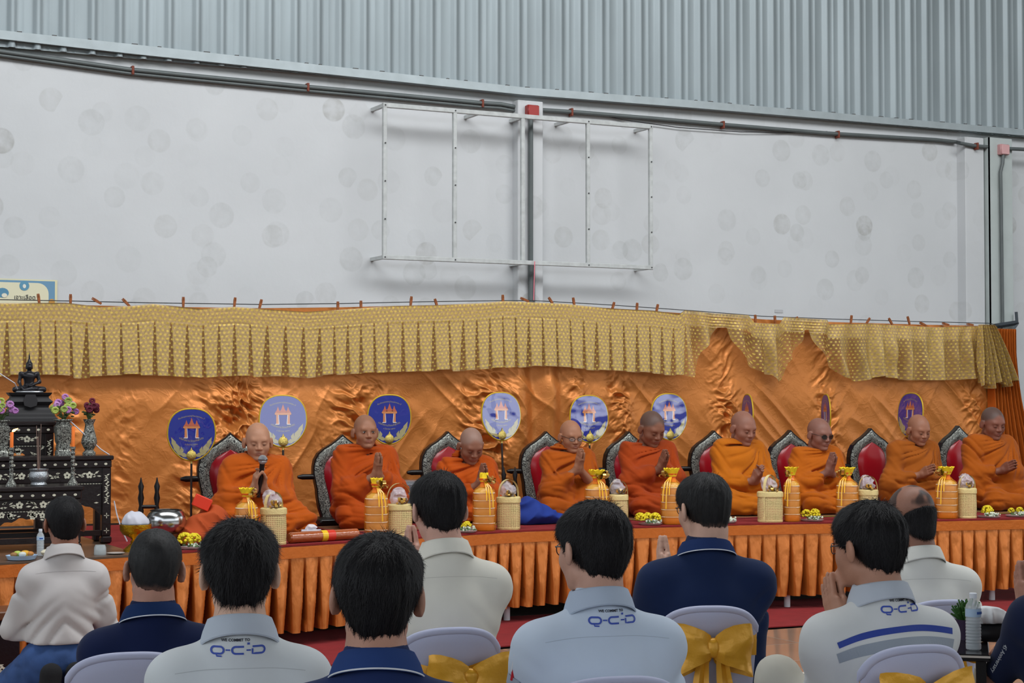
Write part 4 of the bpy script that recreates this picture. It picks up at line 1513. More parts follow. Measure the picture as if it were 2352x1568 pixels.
# ------------------------------------------------------------ monks
def monk(label, px, back, phi, top, chin, hcx, hands_px, skin, robe, stub=0.3, grey=0, yaw=0, pitch=8, roll=0, eyes='closed', spec=None, lean=0.02, kind='wai', nose=1.0, ear=1.05, bare=False, seed=0, hang=None, wid=1.0, fdir=None, brow=(70, 52, 44), knee=0):
    root = stage_pt(px, back); root[2] = ZS + 0.012
    ph = math.radians(phi)
    t = thing('monk', label, 'person', root, -ph, 'monks seated in a row on the platform')
    P = Person()
    # head: at the depth of the body, a little forward
    fwd = np.array([math.sin(ph), math.cos(ph), 0])
    hd = (root - ORG + fwd * (lean + 0.03)) @ FW
    hw = on_d(hcx, (top + chin) / 2, hd)
    P.hs = float(np.clip((chin - top) * hd / F / 0.226, 0.93, 1.12))
    hl = world_to_local(hw, root, ph)
    hl[2] += 0.004
    P.hc = hl
    P.HR = rotm(yaw, pitch, roll)
    P.hs = P.hs
    P.nb = np.array([hl[0] * 0.6, hl[1] - 0.045 - 0.0016 * pitch, hl[2] - 0.142 * P.hs + 0.0006 * pitch])
    P.hipz = 0.10
    sz = P.nb[2] - 0.034
    P.sh = [np.array([P.nb[0] - 0.165 * wid, P.nb[1] + 0.01, sz]), np.array([P.nb[0] + 0.165 * wid, P.nb[1] + 0.01, sz])]
    hh = on_d(hands_px[0], hands_px[1], hd - 0.24)
    H = world_to_local(hh, root, ph)
    P.handc = H
    fd = np.array(fdir if fdir is not None else (0, 0.45, 1.0), float); fd /= np.linalg.norm(fd)
    wr = H - fd * 0.075
    g = 0.0125 if kind != 'mic' else 0.03
    P.wr = [wr + [-g, 0, 0], wr + [g, 0, 0]]
    P.el = [elbow_ik(P.sh[i], P.wr[i] , 0.27, 0.25, P.sh[i] + [s * 0.32, 0.05, -0.6]) for i, s in ((0, -1), (1, 1))]
    P.nk = 1.0; P.arm = 1.0; P.ear = ear; P.nose = nose
    P.skin, P.stub, P.grey, P.bald = skin, stub, grey, None
    P.z0 = 0.02
    if kind == 'wai':
        P.hands = [dict(d=fd, n=[1, 0, 0], side=-1, curl=0.02, sz=0.97, thumb=(0.25, 0.1)), dict(d=fd, n=[-1, 0, 0], side=1, curl=0.02, sz=0.97, thumb=(0.25, 0.1))]
    elif kind == 'clasp':
        P.hands = [dict(d=fd, n=[1, 0, 0], side=-1, curl=0.28, sz=0.97, thumb=(0.4, 0.2)), dict(d=fd, n=[-1, 0, 0], side=1, curl=0.28, sz=0.97, thumb=(0.4, 0.2))]
    else:
        P.hands = [dict(d=fd, n=[1, 0, 0], side=-1, curl=0.45, sz=1.0, thumb=(0.4, 0.2)), dict(d=fd, n=[-1, 0, 0], side=1, curl=0.45, sz=1.0, thumb=(0.4, 0.2))]
    body_mesh(t, P, 0.0048)
    face_parts(t, P, eyes, brow)
    if spec:
        glasses(t, P, dark=(spec == 'dark'))
    # ---- robe
    v = Vol([-0.50, -0.36, 0.0], [0.50, 0.62, hl[2] + 0.02], 0.0068)
    nb = P.nb
    ax = nb[0]
    # trunk
    v.ell((0, -0.02, 0.13), (0.215, 0.175, 0.15), 0)
    v.ell((ax * .5, -0.00, 0.5 * (sz + 0.1)), (0.185 * wid, 0.135, 0.26), 0.10)
    v.ell((ax, nb[1] + 0.015, sz - 0.10), (0.185 * wid, 0.125, 0.145), 0.08)
    v.cap(P.sh[0] + [0.02, 0, -0.005], P.sh[1] + [-0.02, 0, -0.005], 0.072, 0.072, 0.08)
    v.cap([ax, nb[1] + 0.01, sz], nb + [0, 0.012, 0.025], 0.085, 0.072, 0.06)
    for i, s in ((0, -1), (1, 1)):
        v.cap(P.sh[i], P.el[i], 0.073, 0.070, 0.06)
        if bare and i == 0:
            q = P.el[i] * 0.90 + P.wr[i] * 0.10
        else:
            q = P.el[i] * 0.35 + P.wr[i] * 0.65
        v.cap(P.el[i], q, 0.068, 0.052, 0.05)
        # cloth hanging from the forearm to the lap
        a = P.el[i] * 0.55 + q * 0.45
        v.cap(P.el[i] + [0, 0, -0.01], [P.el[i][0] * 0.95, P.el[i][1] - 0.03, 0.14], 0.062, 0.085, 0.08)
        v.cap(a, [a[0] * 0.9, a[1] * 0.75, 0.16], 0.045, 0.10, 0.09)
    # cloth across the front of the chest down to the lap
    v.cap([ax, nb[1] + 0.09, sz - 0.12], [0, 0.12, 0.15], 0.075, 0.12, 0.09)
    # crossed legs
    kx, ky = 0.235 + knee, 0.25
    if hang == 'side':
        v.cap((-0.09, 0.02, 0.10), (-0.10, 0.31, 0.085), 0.105, 0.080, 0.05)
        v.cap((-0.10, 0.31, 0.085), (-0.20, 0.05, 0.065), 0.076, 0.062, 0.05)
        v.cap((0.10, 0.02, 0.10), (0.20 + knee, 0.24, 0.085), 0.110, 0.086, 0.05)
        v.cap((0.20 + knee, 0.24, 0.085), (0.0, 0.30, 0.065), 0.080, 0.06, 0.05)
    else:
        v.cap((-0.10, 0.02, 0.10), (-kx + 0.03, ky - 0.02, 0.085), 0.105, 0.082, 0.05)
        v.cap((0.10, 0.02, 0.10), (kx, ky - 0.04, 0.085), 0.105, 0.082, 0.05)
        v.cap((-kx + 0.03, ky - 0.02, 0.085), (0.10, 0.29, 0.065), 0.076, 0.060, 0.04)
        v.cap((kx, ky - 0.04, 0.085), (-0.10, 0.31, 0.065), 0.076, 0.060, 0.04)
    # opening for the neck
    HRn = P.HR @ np.array([0, -0.03, -0.075]) * P.hs + P.hc
    v.cap(nb + [0, 0.018, -0.005], HRn + [0, 0.03, 0.03], 0.058, 0.085, 0.012, 'sub')
    v.ell(P.hc, (0.10 * P.hs, 0.125 * P.hs, 0.125 * P.hs), 0.006, 'sub', P.HR)
    v.ell(H + fd * 0.0, (0.055, 0.07, 0.12), 0.01, 'sub')
    sd = seed * 7.3
    def folds(p):
        x, y, z = p[:, 0] - ax * 0.5, p[:, 1], p[:, 2]
        up = sst(0.24, 0.36, z)
        # over the trunk: long folds radiate from the left shoulder
        w = noise3(np.stack([x * 4 + sd, y * 4, z * 4], 1)) * 0.5
        dx, dz = p[:, 0] - (P.sh[0][0] + 0.02), z - (sz + 0.06)
        th = np.arctan2(dz, dx + 0.02)
        rad = np.hypot(dx, dz)
        r1 = noise3(np.stack([th * 4.4 + w * 0.9 + sd, rad * 1.3, y * 1.2 + sd], 1))
        r1b = noise3(np.stack([th * 9.5 + w * 1.5, rad * 2.2 + sd, y * 1.5], 1))
        # arms: folds run slantwise round the sleeve
        arm = sst(0.14, 0.22, np.abs(x)) * up
        r3 = noise3(np.stack([x * 1.2 + sd, y * 2.5, z * 11 - np.abs(x) * 12 + y * 5 + w * 0.8], 1))
        r3b = noise3(np.stack([x * 2 + sd, y * 4, z * 23 - np.abs(x) * 24 + y * 9 + w], 1))
        # lap: folds run out along the thighs
        an = np.arctan2(x, y + 0.12)
        r2 = noise3(np.stack([an * 2.4 + w * 0.8 + sd, z * 15 - np.hypot(x, y) * 9, np.hypot(x, y) * 1.0], 1))
        r2b = noise3(np.stack([an * 4 + sd, z * 32 - np.hypot(x, y) * 16, w], 1))
        cr = lambda q: -np.exp(-(q / 0.20) ** 2) * 0.75 + np.clip(np.abs(q) * 1.1, 0, 0.6)
        o = up * (1 - 0.8 * arm) * (0.0200 * cr(r1) + 0.0085 * cr(r1b)) + arm * (0.0130 * cr(r3) + 0.005 * cr(r3b)) + (1 - up) * (0.0140 * cr(r2) + 0.005 * cr(r2b))
        return o * (0.25 + 0.75 * sst(0.05, 0.16, rad)) + 0.001
    v.warp(folds, 0.05)
    # the open edge of the outer robe falling from the left shoulder
    v.halfspace((0, 0, 0.004), (0, 0, -1), 0.0)
    M_ROBE = mat('robe_%d_%d_%d' % robe, (int(robe[0] * 0.86), int(robe[1] * 0.87), int(robe[2] * 0.5)), rough=0.85, sheen=0.06, spec=0.2, bump=0.12, bscale=900, var=0.05, vscale=14)
    vol_obj('robe', v, M_ROBE, t, 3)
    # folded sash edge over the left shoulder, a rolled hem across the chest
    bvh = None
    P.t = t; P.root = root; P.phi = ph; P.fd = fd
    return P


MONKS = []
mk = lambda *a, **k: MONKS.append(monk(*a, **k))
mk('elderly monk in bright orange robe speaking into a silver microphone', 596, 0.86, 180, 974, 1057, 592, (597, 1098), (196, 142, 112), (208, 92, 18), stub=0.05, yaw=-13, pitch=9, kind='mic', seed=1, ear=1.1, fdir=(0, 0.35, 1), knee=0.02)
mk('monk in dark orange robe looking ahead with open eyes and raised palms', 838, 0.90, 180, 955, 1031, 839, (868, 1068), (170, 116, 88), (196, 78, 12), stub=0.22, yaw=-7, pitch=2, eyes='open', seed=2, hang='side', fdir=(0, 0.25, 1))
mk('old monk bowing his wrinkled face deeply over joined hands', 1070, 0.92, 180, 986, 1062, 1082, (1108, 1090), (158, 106, 84), (206, 84, 16), stub=0.35, grey=1, yaw=-6, pitch=30, seed=3, lean=0.10, hang='side', wid=0.96, fdir=(0, 0.5, 1))
mk('thin bald monk in spectacles with bare forearms and joined hands', 1300, 0.90, 180, 968, 1038, 1311, (1332, 1056), (180, 124, 94), (190, 88, 18), stub=0.05, yaw=-4, pitch=12, spec='clear', seed=4, bare=True, wid=0.93, fdir=(0, 0.35, 1))
mk('monk in red-brown robe with dark shaven hair looking down', 1492, 0.92, 180, 947, 1023, 1497, (1524, 1057), (150, 98, 76), (184, 70, 26), stub=0.72, yaw=2, pitch=26, seed=5, hang='side', fdir=(0, 0.6, 1), brow=(40, 30, 28), wid=1.03)
mk('stout monk in yellow-orange robe with fingers laced at his belly', 1697, 0.94, 180, 947, 1021, 1707, (1741, 1088), (166, 112, 92), (214, 116, 26), stub=0.15, yaw=4, pitch=18, seed=6, kind='clasp', fdir=(0, 0.7, 0.8), wid=1.02)
mk('monk in tinted glasses with palms joined at his chest', 1872, 0.94, 180, 963, 1033, 1882, (1910, 1063), (158, 108, 92), (208, 104, 22), stub=0.15, yaw=4, pitch=12, spec='dark', seed=7, hang='side', fdir=(0, 0.45, 1), wid=0.97)
mk('monk in brown-orange robe beside the last round fan, eyes closed', 2096, 0.94, 180, 955, 1021, 2110, (2132, 1082), (172, 116, 90), (178, 92, 36), stub=0.10, yaw=-6, pitch=18, seed=8, fdir=(0, 0.95, 0.4), wid=1.0)
mk('rightmost monk with dark stubbled scalp and palms pressed forward', 2282, 0.90, 180, 938, 1008, 2280, (2318, 1072), (148, 94, 76), (190, 92, 22), stub=0.78, yaw=-8, pitch=16, seed=9, fdir=(0, 0.95, 0.4), brow=(40, 30, 28), wid=1.06, hang='side')

# microphone held by the first monk
def microphone(P):
    a = P.handc + P.fd * 0.02 + np.array([0, 0.012, 0])
    c = math.cos(P.phi); s = math.sin(P.phi)
    t = thing('microphone', 'silver-headed microphone in the hands of the first monk', 'microphone', P.root, -P.phi)
    MB().tube([a - P.fd * 0.15, a - P.fd * 0.02, a + P.fd * 0.085], [0.012, 0.014, 0.018], 12).build('microphone_handle', mat('mic_black', (30, 30, 32), rough=0.4), t)
    MB().ball(a + P.fd * 0.11, 0.031, 16, 12).build('wire_mesh_head', mat('mic_silver', (190, 192, 196), rough=0.3, metal=0.9, bump=0.8, bscale=700), t)
    MB().lathe([(0.0315, -0.004), (0.033, 0), (0.0315, 0.004)], 16, a + P.fd * 0.11).build('mesh_band', mat('mic_ring', (120, 122, 126), rough=0.25, metal=0.9), t)
microphone(MONKS[0])
# ------------------------------------------------------------ lay people seen from behind
def build_hair(t, P, h=0.005, style='short', strands=2600, seed=0, nape=0.0, top=1.0, length=0.022, fade=False, cut=None, spiky=0.0):
    strands = int(strands * 1.9)
    rn = np.random.default_rng(seed)
    hs = P.hs
    R, hc = P.HR, P.hc
    pad = 0.15
    v = Vol(hc - pad, hc + pad, h)
    v.frame(R, hc)
    e = lambda c, r, k=0.02, op='add': v.ell([x * hs for x in c], [x * hs for x in r], k * hs, op)
    th = 0.014 * top
    e((0, -0.016, 0.036), (0.0755 + th * 0.70, 0.097 + th, 0.086 + th * 0.55), 0)
    e((0, -0.048, -0.020 - nape), (0.058 + th * 0.3, 0.058 + th * 0.35, 0.072), 0.03)
    if style == 'full':
        e((0, 0.020, 0.056), (0.078 + th * 0.6, 0.072, 0.060), 0.02)
        for s in (-1, 1):
            e((s * 0.066, 0.012, 0.020), (0.018, 0.050, 0.045), 0.02)
    # front and lower hair line
    v.halfspace(np.array([0, 0.060, 0.035]) * hs, np.array([0, 0.62, -0.78]) if style != 'full' else np.array([0, 0.70, -0.72]), 0.012)
    v.halfspace(np.array([0, -0.05, -0.072 - nape]) * hs, np.array([0, 0.25, -1.0]), 0.016)
    # clear the ears
    for s in (-1, 1):
        v.ell(np.array([s * 0.108, -0.010, -0.040]) * hs, np.array([0.036, 0.050, 0.058]) * hs, 0.014, 'sub')
    if cut == 'bald':
        v.halfspace(np.array([0, -0.08, 0.020]) * hs, np.array([0, 0.45, 1.0]), 0.010)
    sd = seed * 3.1
    def wv(p):
        q = (p - hc) @ R
        ang = np.arctan2(q[:, 0], q[:, 1] + 0.05)
        n1 = noise3(np.stack([ang * 7 + sd, q[:, 2] * 16, q[:, 1] * 14], 1))
        n2 = noise3(np.stack([ang * 26 + sd, q[:, 2] * 28, q[:, 1] * 40], 1))
        return 0.0040 * n1 * top + 0.0012 * n2
    v.warp(wv, 0.02)
    col = None
    mt = M_HAIR
    if fade:
        mt = mat('clipped_hair', (26, 24, 25), rough=0.6, attr=True, bump=0.10, bscale=500)
        sk = np.array(lin(P.skin)[:3]); hk = np.array(lin((14, 12, 13))[:3])
        def col(V):
            q = (V - hc) @ R / hs
            f = sst(-0.105, -0.045, q[:, 2] + 0.02 * np.abs(q[:, 0]) / 0.07 * 0 + 0.012 * noise3(q * 60))[:, None]
            f = np.clip(f, 0.0, 1)
            thin = sst(0.45, 0.75, noise3(q * 22 + 4.2) + 0.35) * sst(0.02, 0.06, q[:, 2]) * sst(0.05, 0.02, np.abs(q[:, 0] + 0.005)) * (1.0 if fade == 'thin' else 0.0)
            
            return sk * 0.75 * (1 - f) + hk * f
    o, V, Q = vol_obj('hair', v, mt, t, 1, col)
    if strands:
        # locks: thin tapering blades lying along the flow of the hair
        A = V[Q[:, 0]]; nrm = np.cross(V[Q[:, 2]] - A, V[Q[:, 3]] - V[Q[:, 1]])
        nn = nrm / (np.linalg.norm(nrm, axis=1)[:, None] + 1e-9)
        cen = V[Q].mean(1)
        out = cen - (hc + R @ (np.array([0, -0.015, 0.02]) * hs))
        fl = (nn * out).sum(1) < 0
        nn[fl] *= -1
        ok = ((nn * out).sum(1) > 0.02 * 0 + 0.0)
        q = (cen - hc) @ R / hs
        ok &= q[:, 2] > -0.075 - nape
        idx = np.nonzero(ok)[0]
        pick = rn.choice(idx, min(strands, len(idx)), replace=False)
        crown = hc + R @ (np.array([0.012, -0.045, 0.125]) * hs)
        c, n_ = cen[pick], nn[pick]
        flow = c - crown
        flow += 0.02 * rn.normal(size=flow.shape)
        flow = flow - n_ * (flow * n_).sum(1)[:, None]
        flow /= np.linalg.norm(flow, axis=1)[:, None] + 1e-9
        side = np.cross(n_, flow)
        L = length * (0.6 + 0.8 * rn.random(len(c)))[:, None]
        w = 0.00050
        lift = (0.02 + (0.10 + spiky) * rn.random(len(c)) ** 2)[:, None]
        p0 = c - n_ * 0.002
        p1 = c + flow * L * 0.5 + n_ * (0.0016)
        p2 = c + flow * L + n_ * L * lift * (0.6 + top * 0.4)
        VV = np.stack([p0 - side * w, p0 + side * w, p1 + side * w, p1 - side * w, p2 + side * w * 0.2, p2 - side * w * 0.2], 1).reshape(-1, 3)
        b = np.arange(len(c))[:, None] * 6
        QQ = np.concatenate([b + [0, 1, 2, 3], b + [3, 2, 4, 5]])
        so = link('hair_locks', fast_mesh('hair_locks', VV, QQ), o, M_STRAND)
        tag(so, kind='stuff')
    return o


def collar(t, P, material, kind='shirt', z=0.0, piping=None):
    """a turned-down collar around the neck"""
    nb = P.nb
    n, prof = 64, []
    ang = np.linspace(math.radians(-90 - 158), math.radians(-90 + 158), n)      # open at the front
    back = np.clip(-np.sin(ang), 0, 1)
    up = P.HR @ np.array([0, 0, 1.0])
    if kind == 'shirt':
        rows = [(0.062, 0.014, 0), (0.0625, 0.044, 0), (0.0650, 0.051, 0), (0.071, 0.048, 0), (0.081, 0.030, -0.010), (0.091, 0.009, -0.030), (0.0895, 0.005, -0.030), (0.079, 0.024, -0.010), (0.069, 0.036, 0)]
    else:
        rows = [(0.061, 0.010, 0), (0.0615, 0.036, 0), (0.0640, 0.046, 0), (0.070, 0.043, 0), (0.080, 0.028, -0.006), (0.089, 0.010, -0.018), (0.0875, 0.006, -0.018), (0.078, 0.021, -0.006), (0.068, 0.032, 0)]
    G = np.zeros((n, len(rows) + 1, 3))
    for j, (r, zz, fr) in enumerate(rows + [rows[0]]):
        G[:, j, 0] = nb[0] + r * 1.03 * np.cos(ang) * P.cw
        G[:, j, 1] = nb[1] + r * 1.0 * np.sin(ang) * P.cw + 0.010 * (1 - back)
        G[:, j, 2] = nb[2] + z + zz - 0.020 * (1 - back) + fr * (1 - back)
    m = MB(); m.grid(G)
    o = m.build('collar', material, t)
    if piping:
        pts = [G[i, 5] + [0, 0, -0.001] for i in range(n)]
        MB().tube(pts, 0.0017, 5).build('collar_piping', piping, o)
    return o


def project(t, P, bvh, polys, origin, u, w, nrm, material, name, lift=0.0016, parent=None):
    """lays flat shapes (2D vertices + faces) on the garment by casting along -nrm"""
    V2, Fc = polys
    V = []
    last = None
    for a, b in V2:
        st_ = Vector((origin + u * a + w * b + nrm * 0.25).tolist())
        hit = bvh.ray_cast(st_, Vector((-nrm).tolist()))
        if hit[0] is not None:
            last = hit[0]
            V.append([hit[0][k] + nrm[k] * lift for k in range(3)])
        else:
            V.append(list(origin + u * a + w * b))
    me = bpy.data.meshes.new(name)
    me.from_pydata(V, [], Fc)
    me.update()
    return link(name, me, parent or t, material)


def stroke(pts, w, closed=False, seg=0.006):
    """polyline to a strip of quads"""
    P = [np.array(p, float) for p in pts]
    if closed:
        P.append(P[0])
    Q = [P[0]]
    for i in range(1, len(P)):
        d = np.linalg.norm(P[i] - P[i - 1]); k = max(1, int(d / seg))
        for j in range(1, k + 1):
            Q.append(P[i - 1] + (P[i] - P[i - 1]) * j / k)
    V, Fc = [], []
    n = len(Q)
    for i in range(n):
        if closed:
            a, b = Q[(i - 1) % (n - 1)], Q[(i + 1) % (n - 1)]
        else:
            a, b = Q[max(i - 1, 0)], Q[min(i + 1, n - 1)]
        d = b - a; d /= np.linalg.norm(d) + 1e-9
        m = np.array([-d[1], d[0]])
        V.append(Q[i] + m * w / 2); V.append(Q[i] - m * w / 2)
    for i in range(n - 1):
        Fc.append((2 * i, 2 * i + 1, 2 * i + 3, 2 * i + 2))
    return V, Fc


def join_polys(L):
    V, Fc = [], []
    for v, f in L:
        b = len(V)
        V += [tuple(q) for q in v]
        Fc += [tuple(i + b for i in q) for q in f]
    return V, Fc


def rrect(cx, cy, w, h, r, n=5, a0=0):
    pts = []
    for qx, qy, s in ((1, 1, 0), (-1, 1, 90), (-1, -1, 180), (1, -1, 270)):
        for k in range(n + 1):
            a = math.radians(s + 90 * k / n)
            pts.append((cx + qx * (w / 2 - r) + r * math.cos(a), cy + qy * (h / 2 - r) + r * math.sin(a)))
    return pts


def qcd(scale=1.0):
    """the wide rounded Q-C-D letters: unit = metre, total width 0.13"""
    s = 0.0052
    L = []
    L.append(stroke(rrect(-0.0475, 0.0, 0.028, 0.0155, 0.0077), s * 0.85, True, 0.004))
    L.append(stroke([(-0.050, -0.0085), (-0.049, -0.0130), (-0.038, -0.0135)], s * 0.7))
    L.append(stroke([(-0.0290, 0.0005), (-0.0185, 0.0005)], s * 0.65))
    c = [(0.0130, 0.0078)] + [(-0.0065 + 0.0078 * math.cos(math.radians(a)), 0.0078 * math.sin(math.radians(a))) for a in range(90, 271, 20)] + [(0.0125, -0.0078)]
    L.append(stroke(c, s * 0.85))
    L.append(stroke([(0.0185, 0.0000), (0.0285, 0.0000)], s * 0.65))
    L.append(stroke([(0.0205, 0.0145), (0.0265, 0.0145)], s * 0.9))
    d = [(0.0325, 0.0078), (0.0520, 0.0078)] + [(0.0530 + 0.0078 * math.cos(math.radians(a)), 0.0078 * math.sin(math.radians(a))) for a in range(90, -91, -20)] + [(0.0325, -0.0078), (0.0325, 0.0035)]
    L.append(stroke(d, s * 0.85))
    V, Fc = join_polys(L)
    return [(a * scale, b * scale) for a, b in V], Fc


TXT = None
def commit_text(scale=1.0, s='WE COMMIT TO', size=0.0088):
    me = text_mesh(s, size, 0, 0.0003)
    V, Fc = mesh_np(me)
    bpy.data.meshes.remove(me)
    return [(float(a) * scale, float(b) * scale) for a, b, c in V], Fc


def layman(name, label, head_px, top_py, d, turn, hturn=0, hpitch=0, hroll=0, skin=(190, 142, 118), shirt=(200, 202, 205), collar_kind='shirt', collar_col=None, piping=None, hair='full',
           width=1.0, hands_px=None, hand_d=None, lean=0.0, body_px=None, trousers=(170, 165, 150), short_sleeve=False, print_=False, stripes=False, seed=0, fine=0.0055, sleeve_end=0.75, hair_kw=None, neck=1.0, folds=1.0, yoke=True, kneel=False, hs=1.0, bald=None, elbow_out=0.25, hipdx=0.0, handh=None, pen=False, sitz=0.50, trunk=1.0, knees=None, hem=-0.06):
    vd = math.radians(bearing(head_px))
    ph = vd - math.radians(turn)
    hw = on_d(head_px, 0, d)
    # head centre from the top of the hair
    topw = on_d(head_px, top_py, d)
    hc_w = topw - np.array([0, 0, 0.128 * hs])
    fw = np.array([math.sin(ph), math.cos(ph), 0])
    bx = body_px if body_px is not None else head_px
    rootw = on_d(bx, 900, d)
    root = np.array([rootw[0], rootw[1], 0.0]) - fw * (0.03 + lean)
    t = thing(name, label, 'person', root, -ph)
    P = Person()
    P.hs = hs; P.skin = skin; P.stub = 0.0; P.grey = 0; P.bald = bald; P.ear = 1.08; P.nose = 1.0; P.arm = 1.0; P.cw = neck * 1.05; P.nk = neck * 1.12
    P.hc = world_to_local(hc_w, root, ph)
    P.HR = rotm(hturn, hpitch, hroll)
    hb = P.HR @ np.array([0, -0.03, -0.09])
    P.nb = np.array([P.hc[0] * 0.75 + hb[0] * 0.4, P.hc[1] - 0.035 + hb[1] * 0.3, P.hc[2] - 0.172 * hs + 0.036])
    sz = P.nb[2] - 0.112
    P.hipz = sitz
    P.z0 = sitz - 0.05
    W = width
    P.sh = [np.array([P.nb[0] - 0.152 * W, P.nb[1] + 0.005, sz]), np.array([P.nb[0] + 0.152 * W, P.nb[1] + 0.005, sz])]
    fd = np.array(hand_d if hand_d is not None else (0, 0.5, 1.0), float); fd /= np.linalg.norm(fd)
    if hands_px is not None:
        H = world_to_local(on_d(hands_px[0], hands_px[1], d + hands_px[2]), root, ph)
    else:
        H = np.array([P.nb[0], P.nb[1] + 0.27, sz - 0.10])
    P.handc = H
    wr = H - fd * 0.08
    P.wr = [wr + [-0.0125, 0, 0], wr + [0.0125, 0, 0]]
    P.el = [elbow_ik(P.sh[i], P.wr[i], 0.275, 0.25, P.sh[i] + [s * elbow_out, 0.02, -0.7]) for i, s in ((0, -1), (1, 1))]
    P.hands = [dict(d=fd, n=[1, 0, 0], side=-1, curl=0.03, thumb=(0.25, 0.1)), dict(d=fd, n=[-1, 0, 0], side=1, curl=0.03, thumb=(0.25, 0.1))]
    body_mesh(t, P, fine)
    # ---- shirt
    lo = [min(P.el[0][0], P.sh[0][0]) - 0.12, -0.24, sitz - 0.10]
    hi = [max(P.el[1][0], P.sh[1][0]) + 0.12, max(P.wr[0][1], P.el[0][1]) + 0.10, P.nb[2] + 0.06]
    v = Vol(lo, hi, 0.0075)
    nb = P.nb
    by = nb[1]
    TW = W * trunk
    v.ell((0, 0.01, sitz + 0.04), (0.175 * TW, 0.145, 0.13), 0)
    mz = (sz + sitz) / 2
    v.ell((nb[0] * 0.5, by * 0.5 + 0.015, mz), (0.160 * TW, 0.128, (sz - sitz) * 0.55), 0.10)
    v.ell((nb[0] * 0.9, by + 0.018, sz - 0.100), (0.176 * W, 0.118, 0.16), 0.08)
    v.ell((nb[0] * 0.9, by - 0.020, sz - 0.10), (0.130 * W, 0.085, 0.12), 0.06)
    v.cap(P.sh[0] + [0.01, 0, -0.012], P.sh[1] + [-0.01, 0, -0.012], 0.056, 0.056, 0.06)
    for i in (0, 1):
        v.cap(nb + [0, 0.0, -0.040], P.sh[i] + [0, 0, 0.004], 0.062, 0.052, 0.045)
    v.cap([nb[0], by, sz + 0.02], nb + [0, 0.002, 0.012], 0.076, 0.068 * neck, 0.03)
    for i, s in ((0, -1), (1, 1)):
        v.cap(P.sh[i] + [0, 0, -0.008], P.el[i], 0.066, 0.058, 0.05)
        if not short_sleeve:
            q = P.el[i] * (1 - sleeve_end) + P.wr[i] * sleeve_end
            v.cap(P.el[i], q, 0.057, 0.044, 0.03)
        else:
            a = P.el[i]; dd = P.el[i] - P.sh[i]; dd /= np.linalg.norm(dd)
            v.ell(a + dd * 0.05, (0.085, 0.085, 0.085), 0.006, 'sub')
            q = P.el[i] * 0.5 + P.wr[i] * 0.5
            v.ell(q, (0.08, 0.08, 0.10), 0.006, 'sub')
    if short_sleeve:
        pass
    v.cap(nb + [0, 0.0, 0.075], nb + [0, 0.0, 0.15], 0.058 * neck, 0.062 * neck, 0.008, 'sub')
    sd = seed * 5.7
    cr = lambda q: -np.exp(-(q / 0.20) ** 2) * 0.7 + np.clip(np.abs(q) * 1.0, 0, 0.55)
    def wr_(p):
        x, y, z = p[:, 0] - nb[0] * 0.5, p[:, 1], p[:, 2]
        low = sst(sz + 0.00, sz - 0.24, z)
        arm = sst(0.14, 0.20, np.abs(x)) * sst(sz + 0.02, sz - 0.08, z)
        w = noise3(np.stack([x * 4 + sd, y * 4, z * 4], 1))
        f1 = noise3(np.stack([x * 2.6 + w * 0.6 + sd, y * 3, z * 11 + np.abs(x) * 12 + w], 1))
        f2 = noise3(np.stack([x * 7 + sd, y * 5, z * 1.8 + w], 1))
        f3 = noise3(np.stack([x * 3 + sd, y * 6, z * 11 - np.abs(x) * 9 + w], 1))
        return folds * (0.0125 * cr(f1) * low * (1 - 0.6 * arm) + 0.011 * f2 * (0.15 + low) + 0.0125 * cr(f3) * arm)
    v.warp(wr_, 0.04)
    M_S = mat('shirt_cloth_%d_%d_%d' % tuple(shirt), shirt, rough=0.9, spec=0.15, sheen=0.08, bump=0.10, bscale=1400, var=0.025, vscale=9)
    cut_lo = sitz + hem
    v.halfspace((0, 0, cut_lo), (0, 0, -1), 0.004)
    so, SV, SQ = vol_obj('shirt', v, M_S, t, 3)
    bvh = BVHTree.FromPolygons(SV.tolist(), SQ.tolist())
    M_C = mat('collar_cloth_%d_%d_%d' % tuple(collar_col or shirt), collar_col or shirt, rough=0.9, spec=0.15, bump=0.1, bscale=1400)
    collar(t, P, M_C, collar_kind, piping=mat('white_piping', (225, 226, 230)) if piping else None)
    u = np.array([1.0, 0, 0]); w = np.array([0, 0, 1.0]); nrm = np.array([0, -1.0, 0])
    if yoke:
        xs_ = np.linspace(-0.155 * W, 0.155 * W, 26)
        pts = [(a, -0.076 - 0.012 * abs(a) / 0.16 * (abs(a) / 0.16)) for a in xs_]
        project(t, P, bvh, stroke(pts, 0.0017), np.array([nb[0], by, nb[2]]), u, w, nrm, mat('seam_%d' % shirt[0], [max(0, c_ - 26) for c_ in shirt], rough=0.95), 'yoke_seam', 0.0006, so)
    if print_:
        o0 = np.array([nb[0] + 0.012, by, nb[2] - 0.034]) + u * print_[0] + w * print_[1]
        project(t, P, bvh, qcd(print_[2]), o0, u, w, nrm, mat('blue_embroidery', (62, 84, 172), rough=0.7), 'back_print', 0.0016, so)
        project(t, P, bvh, commit_text(print_[2]), o0 + w * 0.020 * print_[2] + u * -0.006, u, w, nrm, mat('black_embroidery', (40, 42, 50), rough=0.7), 'back_slogan', 0.0016, so)
    if stripes:
        for zz, ww, col in ((-0.096, 0.017, (44, 66, 150)), (-0.132, 0.028, (150, 158, 168))):
            pts = [(a, zz + 0.012 + 0.08 * a - 0.8 * a * a) for a in np.linspace(-0.175, 0.185, 40)]
            Vq, Fq = stroke(pts, ww)
            project(t, P, bvh, (Vq, Fq), np.array([nb[0], by, nb[2]]), u, w, nrm, mat('stripe_%d' % col[0], col, rough=0.7), 'jacket_stripe', 0.0016, so)
    # ---- hair
    kw = dict(seed=seed + 20)
    kw.update(hair_kw or {})
    build_hair(t, P, 0.005, hair, **kw)
